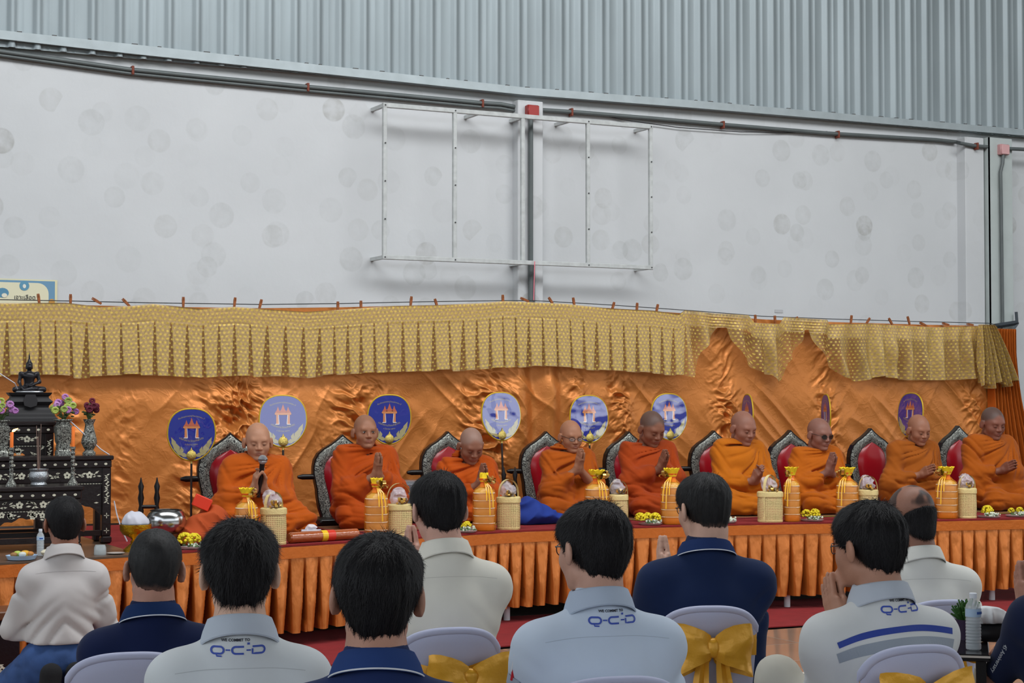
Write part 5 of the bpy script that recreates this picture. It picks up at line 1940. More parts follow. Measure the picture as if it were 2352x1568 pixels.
    # ---- trousers, shoes
    M_T = mat('trousers_%d_%d_%d' % tuple(trousers), trousers, rough=0.9, spec=0.15, bump=0.1, bscale=900, var=0.05, vscale=8)
    if not kneel:
        v = Vol([-0.46, -0.22, 0.05], [0.50, 0.64, sitz + (0.16 if knees is None else 0.42)], 0.013)
        v.ell((0, 0.02, sitz + 0.01), (0.175 * W, 0.15, 0.10), 0)
        for s in (-1, 1):
            k = np.array([s * 0.17, 0.38, sitz]); a = np.array([s * 0.15, 0.40, 0.11])
            if knees is not None:
                k = np.array(knees[0 if s < 0 else 1])
            v.cap((s * 0.09, 0.03, sitz), k, 0.090, 0.070, 0.04)
            v.cap(k, a, 0.070, 0.052, 0.02)
        v.warp(lambda p: 0.006 * cr(noise3(p * [12, 16, 9] + sd)), 0.05)
        v.halfspace((0, 0, 0.085), (0, 0, -1), 0.0)
        vol_obj('trousers', v, M_T, t, 1)
        for s in (-1, 1):
            v = Vol([s * 0.15 - 0.07, 0.31, -0.005], [s * 0.15 + 0.07, 0.64, 0.14], 0.01)
            v.cap((s * 0.15, 0.39, 0.045), (s * 0.15, 0.56, 0.034), 0.042, 0.034, 0.02)
            v.cap((s * 0.15, 0.39, 0.05), (s * 0.15, 0.39, 0.11), 0.040, 0.040, 0.02)
            v.halfspace((0, 0, 0.003), (0, 0, -1), 0.0)
            vol_obj('shoe', v, mat('black_shoe', (28, 27, 28), rough=0.4), t, 1)
    P.t = t; P.root = root; P.phi = ph; P.sz = sz; P.bvh = bvh; P.shirt = so
    return P


LAY = {}
NAVY = (30, 44, 84)
LAY['B'] = layman('worshipper', 'man in navy polo with close-cropped thinning hair, white collar piping', 355, 1213, 5.45, 4, hpitch=6, skin=(196, 142, 120), shirt=(22, 32, 66), collar_kind='polo', collar_col=(28, 48, 88), piping=True, hair='short',
                  hair_kw=dict(strands=700, fade='thin', top=0.75, length=0.006), width=1.02, neck=1.08, sitz=0.44, seed=1, yoke=False, short_sleeve=True, hroll=-3, body_px=345, folds=0.7, trousers=(40, 42, 50), hs=0.99)
LAY['C'] = layman('worshipper', 'man with bushy black hair in pale work shirt, between the two navy polos', 551, 1192, 4.22, 2, skin=(238, 192, 166), shirt=(214, 218, 220), collar_col=(190, 198, 210), print_=(-0.018, 0.0, 1.02), hair='full',
                  hair_kw=dict(strands=5200, top=1.3, length=0.024, spiky=0.25), width=0.98, seed=2, sitz=0.47, hpitch=3, folds=0.6)
LAY['D'] = layman('worshipper', 'nearest man, black hair, royal navy polo with thin white piping on the collar', 868, 1222, 3.56, -1, skin=(204, 150, 126), shirt=(32, 46, 88), collar_kind='polo', collar_col=(44, 66, 118), piping=True, hair='full',
                  hair_kw=dict(strands=6000, top=1.15, length=0.020), width=1.0, seed=3, sitz=0.47, hroll=-2, yoke=False, short_sleeve=True, folds=0.6, neck=1.02)
LAY['E'] = layman('worshipper', 'man in plain beige shirt with hair parted at the crown, holding his hands up', 1008, 1082, 5.85, 14, hturn=4, skin=(224, 172, 152), shirt=(226, 222, 210), hair='full',
                  hair_kw=dict(strands=3500, top=1.05, length=0.018), width=1.03, seed=4, sitz=0.50, hands_px=(946, 1264, 0.12), body_px=1040, short_sleeve=True, folds=1.0, hpitch=6)
LAY['F'] = layman('worshipper', 'man in glasses and pale blue work shirt with a red pen in his sleeve pocket', 1362, 1150, 4.62, 17, hturn=20, hpitch=4, skin=(214, 164, 142), shirt=(200, 212, 228), collar_col=(178, 190, 208), print_=(0.002, -0.002, 1.05), hair='full',
                  hair_kw=dict(strands=4200, top=1.1, length=0.018), width=1.08, seed=5, sitz=0.48, body_px=1366, hroll=-2)
LAY['G'] = layman('worshipper', 'man in glasses and dark navy polo on the chair with the full gold bow', 1616, 1085, 6.25, 10, hturn=22, hpitch=5, skin=(222, 176, 154), shirt=(28, 42, 76), collar_kind='polo', collar_col=(34, 52, 96), piping=True, hair='full',
                  hair_kw=dict(strands=3000, top=0.85, length=0.016, fade='side'), width=1.16, seed=6, sitz=0.50, hands_px=(1524, 1284, 0.12), body_px=1606, yoke=False, neck=1.12, short_sleeve=True, hs=1.02, trunk=1.12)
LAY['H'] = layman('worshipper', 'man in glasses and white jacket with blue and grey stripes across the back', 1993, 1152, 4.98, 28, hturn=22, hpitch=6, skin=(196, 142, 116), shirt=(212, 213, 212), collar_col=(186, 192, 202), print_=(0.014, 0.006, 1.05), stripes=True, hair='full',
                  hair_kw=dict(strands=4200, top=1.25, length=0.021), width=1.10, seed=7, sitz=0.48, hands_px=(1918, 1384, 0.02), body_px=2032, lean=0.02, trousers=(196, 192, 180), yoke=False, knees=((-0.22, 0.30, 0.71), (0.34, 0.24, 0.62)))
LAY['I'] = layman('worshipper', 'balding man in off-white shirt behind the striped jacket man', 2090, 1108, 6.75, 24, hturn=12, hpitch=8, skin=(160, 112, 92), shirt=(222, 221, 214), hair='short',
                  hair_kw=dict(strands=1800, top=0.45, length=0.022, cut='bald', nape=0.020), width=1.12, seed=8, sitz=0.50, body_px=2132, bald=True, short_sleeve=True, hs=1.06)
for k in ('F', 'G', 'H'):
    glasses(LAY[k].t, LAY[k], False, rim=(34, 34, 38))
for k in LAY:
    face_parts(LAY[k].t, LAY[k], 'closed')


# ---- kneeling man at the altar
def kneeler():
    d = 8.15
    P = layman('worshipper', 'kneeling man in light grey shirt and blue jeans before the altar', 149, 1138, d, 8, skin=(170, 112, 88), shirt=(198, 192, 190), hair='full', hair_kw=dict(strands=2200, top=0.7, length=0.014),
               width=0.88, sitz=0.33, hem=0.085, seed=9, kneel=True, body_px=136, fine=0.006, folds=1.3, sleeve_end=0.9, hs=1.0, trunk=0.98, elbow_out=0.5)
    t = P.t
    v = Vol([-0.42, -0.40, 0.0], [0.42, 0.62, 0.49], 0.011)
    v.ell((0, -0.01, 0.33), (0.165, 0.150, 0.130), 0)
    for s in (-1, 1):
        k = np.array([s * 0.27, 0.34, 0.085])
        v.cap((s * 0.09, 0.02, 0.29), k, 0.105, 0.078, 0.04)
        v.cap(k, (s * 0.13, -0.02, 0.09), 0.072, 0.058, 0.02)
        v.cap((s * 0.13, -0.02, 0.09), (s * 0.07, -0.13, 0.16), 0.058, 0.05, 0.02)
    v.warp(lambda p: 0.007 * (-np.exp(-(noise3(p * [10, 14, 18]) / .13) ** 2)), 0.05)
    v.halfspace((0, 0, 0.003), (0, 0, -1), 0.0)
    M_J = mat('blue_denim', (56, 84, 136), rough=0.9, var=0.28, vscale=7, bump=0.3, bscale=700)
    o, V, Q = vol_obj('jeans', v, M_J, t, 1)
    M_SO = mat('black_sock', (24, 23, 25), rough=0.95, bump=0.3, bscale=600)
    for s in (-1, 1):
        v = Vol([s * 0.06 - 0.08, -0.38, 0.0], [s * 0.06 + 0.08, 0.0, 0.36], 0.008)
        v.cap((s * 0.056, -0.195, 0.295), (s * 0.066, -0.255, 0.05), 0.046, 0.044, 0.02)
        v.cap((s * 0.056, -0.195, 0.295), (s * 0.07, -0.08, 0.16), 0.044, 0.044, 0.02)
        v.cap((s * 0.066, -0.255, 0.05), (s * 0.07, -0.235, 0.03), 0.046, 0.036, 0.02)
        v.halfspace((0, 0, 0.003), (0, 0, -1), 0.0)
        vol_obj('sock', v, M_SO, t, 1)
        me = text_mesh('PLAYO', 0.030, 0.0003)
        me.transform(Matrix.Translation((s * 0.062, -0.272, 0.165)) @ Matrix.Rotation(math.radians(72), 4, 'X') @ Matrix.Rotation(math.radians(90), 4, 'Z'))
        link('sock_lettering', me, t, mat('sock_print', (190, 190, 195)))
    # belt line and pocket seam
    return P
KN = kneeler()
face_parts(KN.t, KN, 'closed')


# ---- person at the right edge, mostly outside the frame
def edge_person():
    P = layman('worshipper', 'person at the right edge in navy sleeve and black trousers, hands joined', 2480, 1130, 5.3, 18, hturn=0, skin=(186, 132, 112), shirt=(26, 34, 62), collar_kind='polo', piping=True, hair='full', width=1.12, seed=10, sitz=0.48,
               hands_px=(2352, 1350, 0.22), body_px=2505, short_sleeve=True, yoke=False, trousers=(34, 36, 44), hair_kw=dict(strands=1500), elbow_out=0.35)
    face_parts(P.t, P, 'closed')
    t = P.t
    # steel watch on the left wrist
    a = P.wr[0] * 0.9 + P.el[0] * 0.1
    dd = P.el[0] - P.wr[0]; dd /= np.linalg.norm(dd)
    u = np.cross(dd, [0, 0, 1.0]); u /= np.linalg.norm(u); w = np.cross(u, dd)
    wt = bpy.data.objects.new('wristwatch', None); COL.objects.link(wt); wt.parent = t
    MB().tube([a + 0.030 * (math.cos(q) * u + math.sin(q) * w) for q in np.linspace(0, 2 * math.pi, 19)[:-1]], 0.006, 6, closed=True).build('watch_strap', mat('watch_steel', (200, 180, 140), rough=0.25, metal=0.9), wt)
    MB().cyl(a + w * 0.026, a + w * 0.038, 0.016, 16).build('watch_case', mat('watch_case', (215, 205, 185), rough=0.2, metal=0.9), wt)
    return P
EP = edge_person()

# red pen and grey patch on the sleeve of the pale blue shirt
def pen():
    P = LAY['F']
    a = P.sh[0] * 0.80 + P.el[0] * 0.20
    out = np.array([-1.0, -0.35, 0]); out /= np.linalg.norm(out)
    c = a + out * 0.068
    ax = (P.sh[0] - P.el[0]); ax /= np.linalg.norm(ax)
    MB().tube([c - ax * 0.03, c + ax * 0.045], 0.0048, 8).build('red_pen', mat('pen_red', (190, 36, 48), rough=0.35), P.t)
    MB().tube([c + out * 0.006 - ax * 0.005, c + out * 0.006 + ax * 0.042], 0.0016, 5).build('pen_clip', mat('pen_white', (225, 222, 222)), P.t)
    u = np.cross(ax, out)
    m = MB()
    q = c - ax * 0.035
    G = np.array([[q + u * b + ax * a2 + out * (0.001 - 6 * b * b) for b in np.linspace(-0.028, 0.028, 8)] for a2 in (-0.014, 0.014)])
    m.grid(G)
    m.build('sleeve_pocket_trim', mat('patch_grey', (158, 166, 180)), P.t)
pen()
def sleeve_text(P, s, side, label='sleeve_print', zoff=0.5):
    i = 0 if side < 0 else 1
    a = P.sh[i] * (1 - zoff) + P.el[i] * zoff
    ax = P.sh[i] - P.el[i]; ax /= np.linalg.norm(ax)
    out = np.array([side * 0.75, -0.65, 0.0]); out -= ax * (out @ ax); out /= np.linalg.norm(out)
    u = -ax
    w = np.cross(out, u)
    me = text_mesh(s, 0.020)
    V, Fc = mesh_np(me); bpy.data.meshes.remove(me)
    project(P.t, P, P.bvh, ([(float(q[0]), float(q[1])) for q in V], Fc), a, u, w, out, mat('sleeve_ink', (200, 206, 214)), label, 0.002, P.shirt)
sleeve_text(EP, '45 Anniversary', -1, zoff=0.55)
sleeve_text(LAY['B'], 'Anniversary', -1, zoff=0.75)
# ============================================================ CHAIRS, FANS AND OFFERINGS ON THE PLATFORM
def silver_carving():
    m = bpy.data.materials.new('silver_carving'); m.use_nodes = True
    nt = m.node_tree; n, l = nt.nodes, nt.links; b = n['Principled BSDF']
    t = n.new('ShaderNodeTexCoord')
    nz = n.new('ShaderNodeTexNoise'); nz.inputs['Scale'].default_value = 26; nz.inputs['Distortion'].default_value = 3.2; nz.inputs['Detail'].default_value = 2
    l.new(t.outputs['Object'], nz.inputs['Vector'])
    wv = n.new('ShaderNodeMath'); wv.operation = 'MULTIPLY'; wv.inputs[1].default_value = 34
    l.new(nz.outputs[0], wv.inputs[0])
    sn = n.new('ShaderNodeMath'); sn.operation = 'SINE'; l.new(wv.outputs[0], sn.inputs[0])
    r = n.new('ShaderNodeMapRange')
    for i, v in zip((1, 2, 3, 4), (-0.25, 0.45, 0.0, 1.0)):
        r.inputs[i].default_value = v
    l.new(sn.outputs[0], r.inputs[0])
    mx = n.new('ShaderNodeMix'); mx.data_type = 'RGBA'; mx.inputs[6].default_value = lin((30, 26, 24)); mx.inputs[7].default_value = lin((186, 188, 178))
    l.new(r.outputs[0], mx.inputs[0]); l.new(mx.outputs[2], b.inputs['Base Color'])
    mm = n.new('ShaderNodeMath'); mm.operation = 'MULTIPLY'; mm.inputs[1].default_value = 0.6
    l.new(r.outputs[0], mm.inputs[0]); l.new(mm.outputs[0], b.inputs['Metallic'])
    b.inputs['Roughness'].default_value = 0.38
    bp = n.new('ShaderNodeBump'); bp.inputs['Strength'].default_value = 0.8; bp.inputs['Distance'].default_value = 0.006
    l.new(r.outputs[0], bp.inputs['Height']); l.new(bp.outputs[0], b.inputs['Normal'])
    return m
M_CARV = silver_carving()
M_BLK = mat('black_lacquer', (22, 18, 18), rough=0.35)
M_LEATH = mat('red_leather', (150, 16, 28), rough=0.28, spec=0.6)
M_LEATH2 = mat('maroon_leather', (128, 18, 40), rough=0.28, spec=0.6)


def chair_back_outline():
    half = [(0.0, 0.63), (0.035, 0.600), (0.085, 0.565), (0.140, 0.535), (0.185, 0.500), (0.212, 0.455), (0.222, 0.405), (0.222, 0.355), (0.208, 0.300), (0.196, 0.245), (0.190, 0.185), (0.178, 0.120), (0.158, 0.060), (0.150, 0.000)]
    return half


def throne():
    t = thing('throne_chair', '', 'chair')
    half = chair_back_outline()
    out = [(x, z) for x, z in half] + [(-x, z) for x, z in half[::-1][:-1]]
    MB().prism(out, -0.020, 0.022, 'y').build('back_frame', M_BLK, t, smooth=False)
    # carved silver face
    inn = [(0.0, 0.520), (0.045, 0.500), (0.095, 0.470), (0.128, 0.430), (0.142, 0.380), (0.138, 0.325), (0.122, 0.265), (0.106, 0.205), (0.094, 0.150), (0.085, 0.100), (0.08, 0.06), (0.08, 0.03), (0.08, 0.015), (0.08, 0.0)]
    m = MB()
    G = []
    o2 = [(x * 0.955, (z - 0.3) * 0.965 + 0.3) for x, z in half]
    for s in (1, -1):
        rows = []
        for (a, b), (c, d) in zip(o2, inn):
            row = []
            for k in range(7):
                f = k / 6
                row.append((s * (a + (c - a) * f), -0.022 - 0.013 * math.sin(math.pi * f), b + (d - b) * f))
            rows.append(row)
        m.grid(np.array(rows))
    m.build('carved_silver_border', M_CARV, t)
    # padded panel
    m = MB()
    for s in (1, -1):
        rows = []
        for (c, d) in inn:
            rows.append([(s * c * f, -0.024 - 0.040 * (1 - f ** 4) * min(1, max(0.15, (0.53 - d) * 7)), d * 1.0 + (0.27 - d) * 0.0) for f in np.linspace(0, 1, 8)])
        m.grid(np.array(rows))
    m.build('padded_panel', M_LEATH, t)
    # seat, arms, legs
    MB().box((-0.24, -0.22, -0.02), (0.24, 0.0, 0.03), 0.012).build('seat', M_BLK, t)
    for s in (-1, 1):
        MB().tube([(s * 0.20, 0.0, 0.335), (s * 0.30, -0.01, 0.335), (s * 0.335, -0.01, 0.335)], [0.020, 0.020, 0.010], 10).build('arm_bar', M_BLK, t)
    return t


THR = [(528, 993), (785, 997), (1027, 990), (1253, 990), (1442, 990), (1638, 988), (1813, 987), (1998, 983), (2199, 977)]
THL = ['pointed silver-carved chair back with bright red panel behind the microphone monk', 'silver-carved chair with red panel behind the open-eyed monk', 'silver-carved chair behind the deeply bowing monk', 'silver-carved chair behind the thin monk in spectacles',
       'silver-carved chair mostly hidden behind the red-brown robed monk', 'silver-carved chair behind the stout monk in yellow-orange', 'silver-carved chair behind the monk in tinted glasses', 'silver-carved chair with wide maroon panel behind the brown-orange robed monk', 'silver-carved chair behind the rightmost monk']
proto = None
for i, (px, py) in enumerate(THR):
    if proto is None:
        proto = throne(); o = proto
    else:
        o = copy_tree(proto)
    P = MONKS[i]
    y = P.root[1] + 0.46
    y = min(y, 12.28)
    p = on_y(px, py, y)
    hgt = p[2] - (ZS)
    o.location = (p[0], y, ZS + 0.0)
    k = hgt / 0.63
    o.scale = (1.02, 1.0, k)
    # keep proportions: widen with distance-corrected height
    o.rotation_euler = (0, 0, math.radians((-6, 0, 2, 0, 3, -2, 2, 0, 2)[i]))
    tag(o, THL[i], 'chair', 'carved chairs behind the monks')
# cleaner seats: raise the seat children above the platform
for o in [ob for ob in COL.objects if ob.name.startswith('throne_chair')]:
    for ch in o.children:
        if ch.name.startswith('seat'):
            ch.location.z = 0.021

# ---- round ceremonial fans
def fan_outline(n=48):
    pts = []
    for k in range(n):
        a = 2 * math.pi * k / n
        c, s = math.cos(a), math.sin(a)
        e = 2.5 if s > 0 else 2.15
        q = (abs(c) ** e + abs(s) ** e) ** (-1 / e)
        x, z = 0.172 * c * q, 0.188 * s * q
        if s < 0:
            x *= 1 - 0.16 * (-z / 0.188) ** 1.5
        pts.append((x, z))
    return pts


M_FBLUE = mat('fan_blue_satin', (34, 44, 158), rough=0.35, spec=0.5)

def film_mat():
    m = bpy.data.materials.new('fan_clear_film'); m.use_nodes = True
    nt = m.node_tree; n, l = nt.nodes, nt.links
    n.remove(n['Principled BSDF'])
    tr = n.new('ShaderNodeBsdfTransparent'); gl = n.new('ShaderNodeBsdfGlossy'); gl.inputs['Roughness'].default_value = 0.02
    fr = n.new('ShaderNodeValue'); fr.outputs[0].default_value = 0.15
    mx = n.new('ShaderNodeMixShader'); tcn = n.new('ShaderNodeNewGeometry')
    nz = n.new('ShaderNodeTexNoise'); nz.inputs['Scale'].default_value = 9; nz.inputs['Detail'].default_value = 1
    bp = n.new('ShaderNodeBump'); bp.inputs['Strength'].default_value = 0.35; bp.inputs['Distance'].default_value = 0.012
    l.new(tcn.outputs['Position'], nz.inputs['Vector']); l.new(nz.outputs[0], bp.inputs['Height']); l.new(bp.outputs[0], gl.inputs['Normal'])
    l.new(fr.outputs[0], mx.inputs[0]); l.new(tr.outputs[0], mx.inputs[1]); l.new(gl.outputs[0], mx.inputs[2]); l.new(mx.outputs[0], n['Material Output'].inputs[0])
    return m
M_FILM = film_mat()
M_FGOLD = mat('fan_gold_edge', (196, 160, 30), rough=0.45, metal=0.3)
M_FTXT = mat('fan_gold_print', (186, 174, 124), rough=0.6)
M_FRED = mat('fan_gate_red', (212, 108, 78), rough=0.6)
M_FGATE = mat('fan_gate_orange', (232, 148, 92), rough=0.6)
M_FWHITE = mat('fan_white', (245, 245, 250), rough=0.6)
M_MED = mat('medal_gold', (214, 190, 104), rough=0.28, metal=0.75, bump=0.6, bscale=160)


def arc_text(s, R, cz, size, up=True, center=0.0):
    me = text_mesh(s, size)
    V, Fc = mesh_np(me)
    bpy.data.meshes.remove(me)
    out = []
    for x, y, z in V:
        a = x / R + center
        if up:
            out.append(((R + y) * math.sin(a), cz + (R + y) * math.cos(a)))
        else:
            out.append(((R - y) * math.sin(a), cz - (R - y) * math.cos(a)))
    return out, Fc


def flat(mb, V2, Fc, y):
    mb.raw([(a, y, b) for a, b in V2], Fc)


def make_fan():
    t = thing('ceremonial_fan', '', 'fan')
    C = 0.0
    pts = fan_outline()
    MB().prism(pts, -0.004, 0.004, 'y').build('fan_face', M_FBLUE, t, smooth=False)
    MB().tube([(x, 0, z) for x, z in pts], 0.0062, 8, closed=True).build('fan_edge', M_FGOLD, t)
    y = -0.0052
    # gate motif
    m = MB()
    for s in (-1, 1):
        m.prism([(s * 0.030, -0.022), (s * 0.050, -0.022), (s * 0.049, 0.055), (s * 0.036, 0.055)] if s > 0 else [(s * 0.036, 0.055), (s * 0.049, 0.055), (s * 0.050, -0.022), (s * 0.030, -0.022)], y - 0.001, y, 'y')
    m.prism([(-0.062, 0.052), (-0.055, 0.046), (0.055, 0.046), (0.062, 0.052), (0.055, 0.064), (-0.055, 0.064)], y - 0.0015, y, 'y')
    m.build('gate_posts', M_FGATE, t, smooth=False)
    m = MB()
    for c, w, h, b in ((0, 0.030, 0.062, 0.062), (-0.037, 0.021, 0.045, 0.062), (0.037, 0.021, 0.045, 0.062)):
        m.prism([(c - w, b), (c + w, b), (c + w * 0.42, b + h * 0.40), (c, b + h), (c - w * 0.42, b + h * 0.40)], y - 0.0022, y, 'y')
    m.build('gate_gables', M_FRED, t, smooth=False)
    for s in (-1, 1):
        m = MB()
        m.prism([(s * 0.0285 - 0.0022, -0.022), (s * 0.0285 + 0.0022, -0.022), (s * 0.0335 + 0.0018, 0.046), (s * 0.0335 - 0.0018, 0.046)], y - 0.0024, y, 'y')
        a, b = sorted((s * 0.028, s * 0.056))
        m.prism([(a, -0.026), (b, -0.026), (b, -0.0205), (a, -0.0205)], y - 0.0025, y, 'y')
        m.build('gate_white_edging', M_FWHITE, t, smooth=False)
    # lettering
    m = MB()
    for s, R, cz, sz, up, ce in (('ที่ระลึกฉลองอายุวัฒนมงคล', 0.20, -0.068, 0.0155, True, -0.07), ('๓๐ ปี', 0.20, -0.068, 0.0145, True, 0.40)):
        V, Fc = arc_text(s, R, cz, sz, up, ce); flat(m, V, Fc, y)
    for s, R, cz, sz, ce in (('บริษัท', 0.17, 0.118, 0.020, -0.43), ('สยามวัฒนกิจ', 0.17, 0.118, 0.020, 0.0), ('จำกัด', 0.17, 0.118, 0.020, 0.42), ('๙ มีนาคม ๒๕๖๑', 0.20, 0.122, 0.016, 0.0)):
        V, Fc = arc_text(s, R, cz, sz, False, ce); flat(m, V, Fc, y)
    o = m.build('fan_lettering', M_FTXT, t, smooth=False, fix=False); tag(o, kind='stuff')
    # clear plastic film stretched over the printed face
    film = MB(); film.raw([(x * 0.985, y - 0.0042, z * 0.985) for x, z in pts] , [list(range(len(pts)))]); film.build('clear_film', M_FILM, t, smooth=False, fix=False)
    # flame leaves on both sides
    m = MB()
    for s in (-1, 1):
        for (a, b, w, h, an) in ((0.128, -0.058, 0.017, 0.075, 24), (0.098, -0.094, 0.016, 0.055, 20), (0.070, -0.112, 0.014, 0.045, 12), (0.112, -0.098, 0.018, 0.07, 42), (0.088, -0.130, 0.018, 0.07, 58), (0.058, -0.146, 0.016, 0.06, 72)):
            r = math.radians(an)
            q = [(-w, 0), (-w * 0.5, -h * 0.4), (w * 0.5, -h * 0.4), (w, 0.0), (w * 0.45, h * 0.25), (0, h * 0.6), (-w * 0.5, h * 0.28)]
            pl = [(s * (a + u * math.cos(r) + v * math.sin(r)), b - u * math.sin(r) + v * math.cos(r)) for u, v in q]
            m = MB(); m.prism(pl, y - 0.001 - 0.0003 * (an % 5), y + 0.001, 'y')
            m.build('flame_leaf', M_FTXT, t, smooth=False)
    # medallion, pole, foot
    m = MB()
    m.lathe([(0.0, -0.006), (0.026, -0.006), (0.036, 0.0), (0.030, 0.007), (0.012, 0.012), (0.0, 0.013)], 24)
    M4 = np.array([[1, 0, 0], [0, 0, -1], [0, 1, 0]])
    m.v = [v @ M4.T for v in m.v]
    m.v = [v + [0, -0.010, -0.150] for v in m.v]
    m.prism([(-0.028, -0.132), (0.028, -0.132), (0.006, -0.108), (0.0, -0.090), (-0.006, -0.108)], -0.016, -0.006, 'y')
    m.build('gold_medallion', M_MED, t)
    MB().tube([(0, 0.004, -0.175), (0, 0.004, -0.230)], 0.0075, 10).build('gold_ferrule', M_MED, t)
    MB().tube([(0, 0.004, -0.21), (0, 0.004, -0.72)], 0.0085, 10).build('fan_pole', mat('fan_pole_dark', (44, 32, 28), rough=0.35), t)
    return t


FANS = [(440, 998, 112, 122, 0.95, 'blue round ceremonial fan at far left, unreflective, over the silver bowl', 8),
        (650, 967, 110, 122, 1.25, 'blue ceremonial fan glaring with sky reflection above the microphone monk', -1),
        (894, 963, 101, 116, 1.25, 'dark blue ceremonial fan beside the open-eyed monk', 0),
        (1151, 956, 91, 113, 1.25, 'pale-glaring ceremonial fan right of the bowing monk', 1),
        (1353, 962, 89, 111, 1.25, 'blue ceremonial fan behind the thin monk in spectacles', 2),
        (1537, 957, 83, 109, 1.25, 'blue ceremonial fan behind the red-brown robed monk', 3),
        (1717, 958, 26, 108, 1.25, 'ceremonial fan seen nearly edge-on above the stout monk', 0),
        (1897, 958, 21, 108, 1.25, 'ceremonial fan seen nearly edge-on above the monk in tinted glasses', 0),
        (2091, 953, 57, 104, 1.25, 'half-turned ceremonial fan behind the brown-orange robed monk', 0)]
protof = None
GL = {1: 0.07, 3: 0.06}
for i, (px, py, w, h, back, lab, roll) in enumerate(FANS):
    o = make_fan() if protof is None else copy_tree(protof)
    protof = protof or o
    base = stage_pt(px, back + 0.25)
    y = min(base[1], 12.33)
    p = on_y(px, py, y)
    d = (p - ORG) @ FW
    hreal = h * d / F
    k = hreal / 0.388
    wr_ratio = (w / h) / (0.352 / 0.388)
    ang = math.acos(max(0.05, min(1.0, wr_ratio)))
    # facing the viewer is a rotation of -bearing; turn away from that by ang
    vb = math.radians(bearing(px))
    o.location = p
    o.scale = (k, k, k)
    turn = ang if i not in (6, 7, 8) else -ang
    o.rotation_euler = (math.radians((0, -5.0, 1.0, -4.2, -3.2, -3.2, 0, 0, -4.0)[i]), 0, -vb + turn)
    tag(o, lab, 'fan', 'round ceremonial fans behind the monks')
    zb = p[2] - 0.72 * k
    # base of the stand so that the pole is carried
    for ch in o.children:
        if ch.name.startswith('fan_pole'):
            # stretch the pole down to the platform
            need = (p[2] - ZS) / k
            ch.scale = (1, 1, 1)
            me = ch.data.copy(); ch.data = me
            for v in me.vertices:
                if v.co.z < -0.5:
                    v.co.z = -need + 0.012 / k
    st_ = MB().lathe([(0.055, 0.0), (0.055, 0.012), (0.02, 0.022), (0.014, 0.05), (0.0, 0.052)], 18).build('fan_foot', M_BLK, o)
    st_.location = (0, 0.004, -(p[2] - ZS) / k); 

# dark turned posts with cross bar (fan rests)
def rest(px, py_top, gap_px, label, back=1.2, bar=True):
    p = stage_pt(px, back)
    d = (p - ORG) @ FW
    zt = CAMZ + (915 - py_top) / F * d
    hh = zt - ZS
    t = thing('turned_post_rest', label, 'stand', p, -math.radians(bearing(px)))
    w = gap_px / F * d / 2
    prof = [(0.016, 0.0), (0.022, 0.02), (0.010, 0.05), (0.017, 0.09), (0.011, 0.13), (0.018, 0.17), (0.011, 0.21), (0.019, 0.26), (0.012, 0.30), (0.018, 0.34), (0.008, 0.37), (0.003, 0.40)]
    prof = [(r * 1.1, z * hh / 0.40) for r, z in prof]
    for s in (-1, 1):
        MB().lathe(prof, 12, (s * w, 0, 0)).build('turned_post', M_BLK, t)
    if bar:
        MB().tube([(-w, 0, hh * 0.5), (w, 0, hh * 0.5)], 0.013, 10).build('cross_bar', M_BLK, t)
rest(343, 1096, 36, 'small dark turned double post stand behind the silver bowl')
for px, lab in ((1170, 'small dark turned post stand right of the bowing monk'),):
    rest(px, 1072, 26, lab, 1.2)

# ---- offering bags and baskets
M_WRAP = mat('orange_cellophane', (244, 158, 40), rough=0.10, alpha=0.34, spec=0.6, bump=0.4, bscale=22)
M_TIER = mat('tier_beige', (222, 160, 100), rough=0.35, var=0.15, vscale=14)
M_TIERO = mat('tier_orange', (222, 116, 44), rough=0.4)
M_RING = mat('tier_ring', (250, 236, 214), rough=0.3)
M_YEL = mat('yellow_paper_flower', (250, 216, 34), rough=0.75, var=0.08, vscale=60)
M_ORN = mat('orange_tissue', (246, 118, 40), rough=0.6)
M_RIBY = mat('yellow_ribbon', (240, 178, 40), rough=0.25, spec=0.6)
M_RIBG = mat('gold_foil_ribbon', (226, 188, 104), rough=0.22, metal=0.6)
M_BAMB = None


def bow_part(t, c, size, mt=None, seed=0, name='gold_bow', loops=11):
    rn = random.Random(seed)
    m = MB()
    for k in range(loops):
        a = rn.uniform(0, 2 * math.pi); e = rn.uniform(-0.2, 1.1)
        d = np.array([math.cos(a) * math.cos(e), math.sin(a) * math.cos(e), math.sin(e)])
        u = np.cross(d, [0, 0, 1.0]); u /= np.linalg.norm(u) + 1e-9
        w = size * rn.uniform(0.16, 0.22)
        L = size * rn.uniform(0.75, 1.1)
        n_ = np.cross(u, d)
        rows = []
        for j in range(8):
            f = j / 7 * 2 * math.pi
            p = np.array(c) + d * L * 0.5 * (1 - math.cos(f)) + n_ * L * 0.24 * math.sin(f)
            rows.append([p - u * w, p + u * w])
        m.grid(np.array(rows))
    return m.build(name, mt or M_RIBG, t, fix=False)


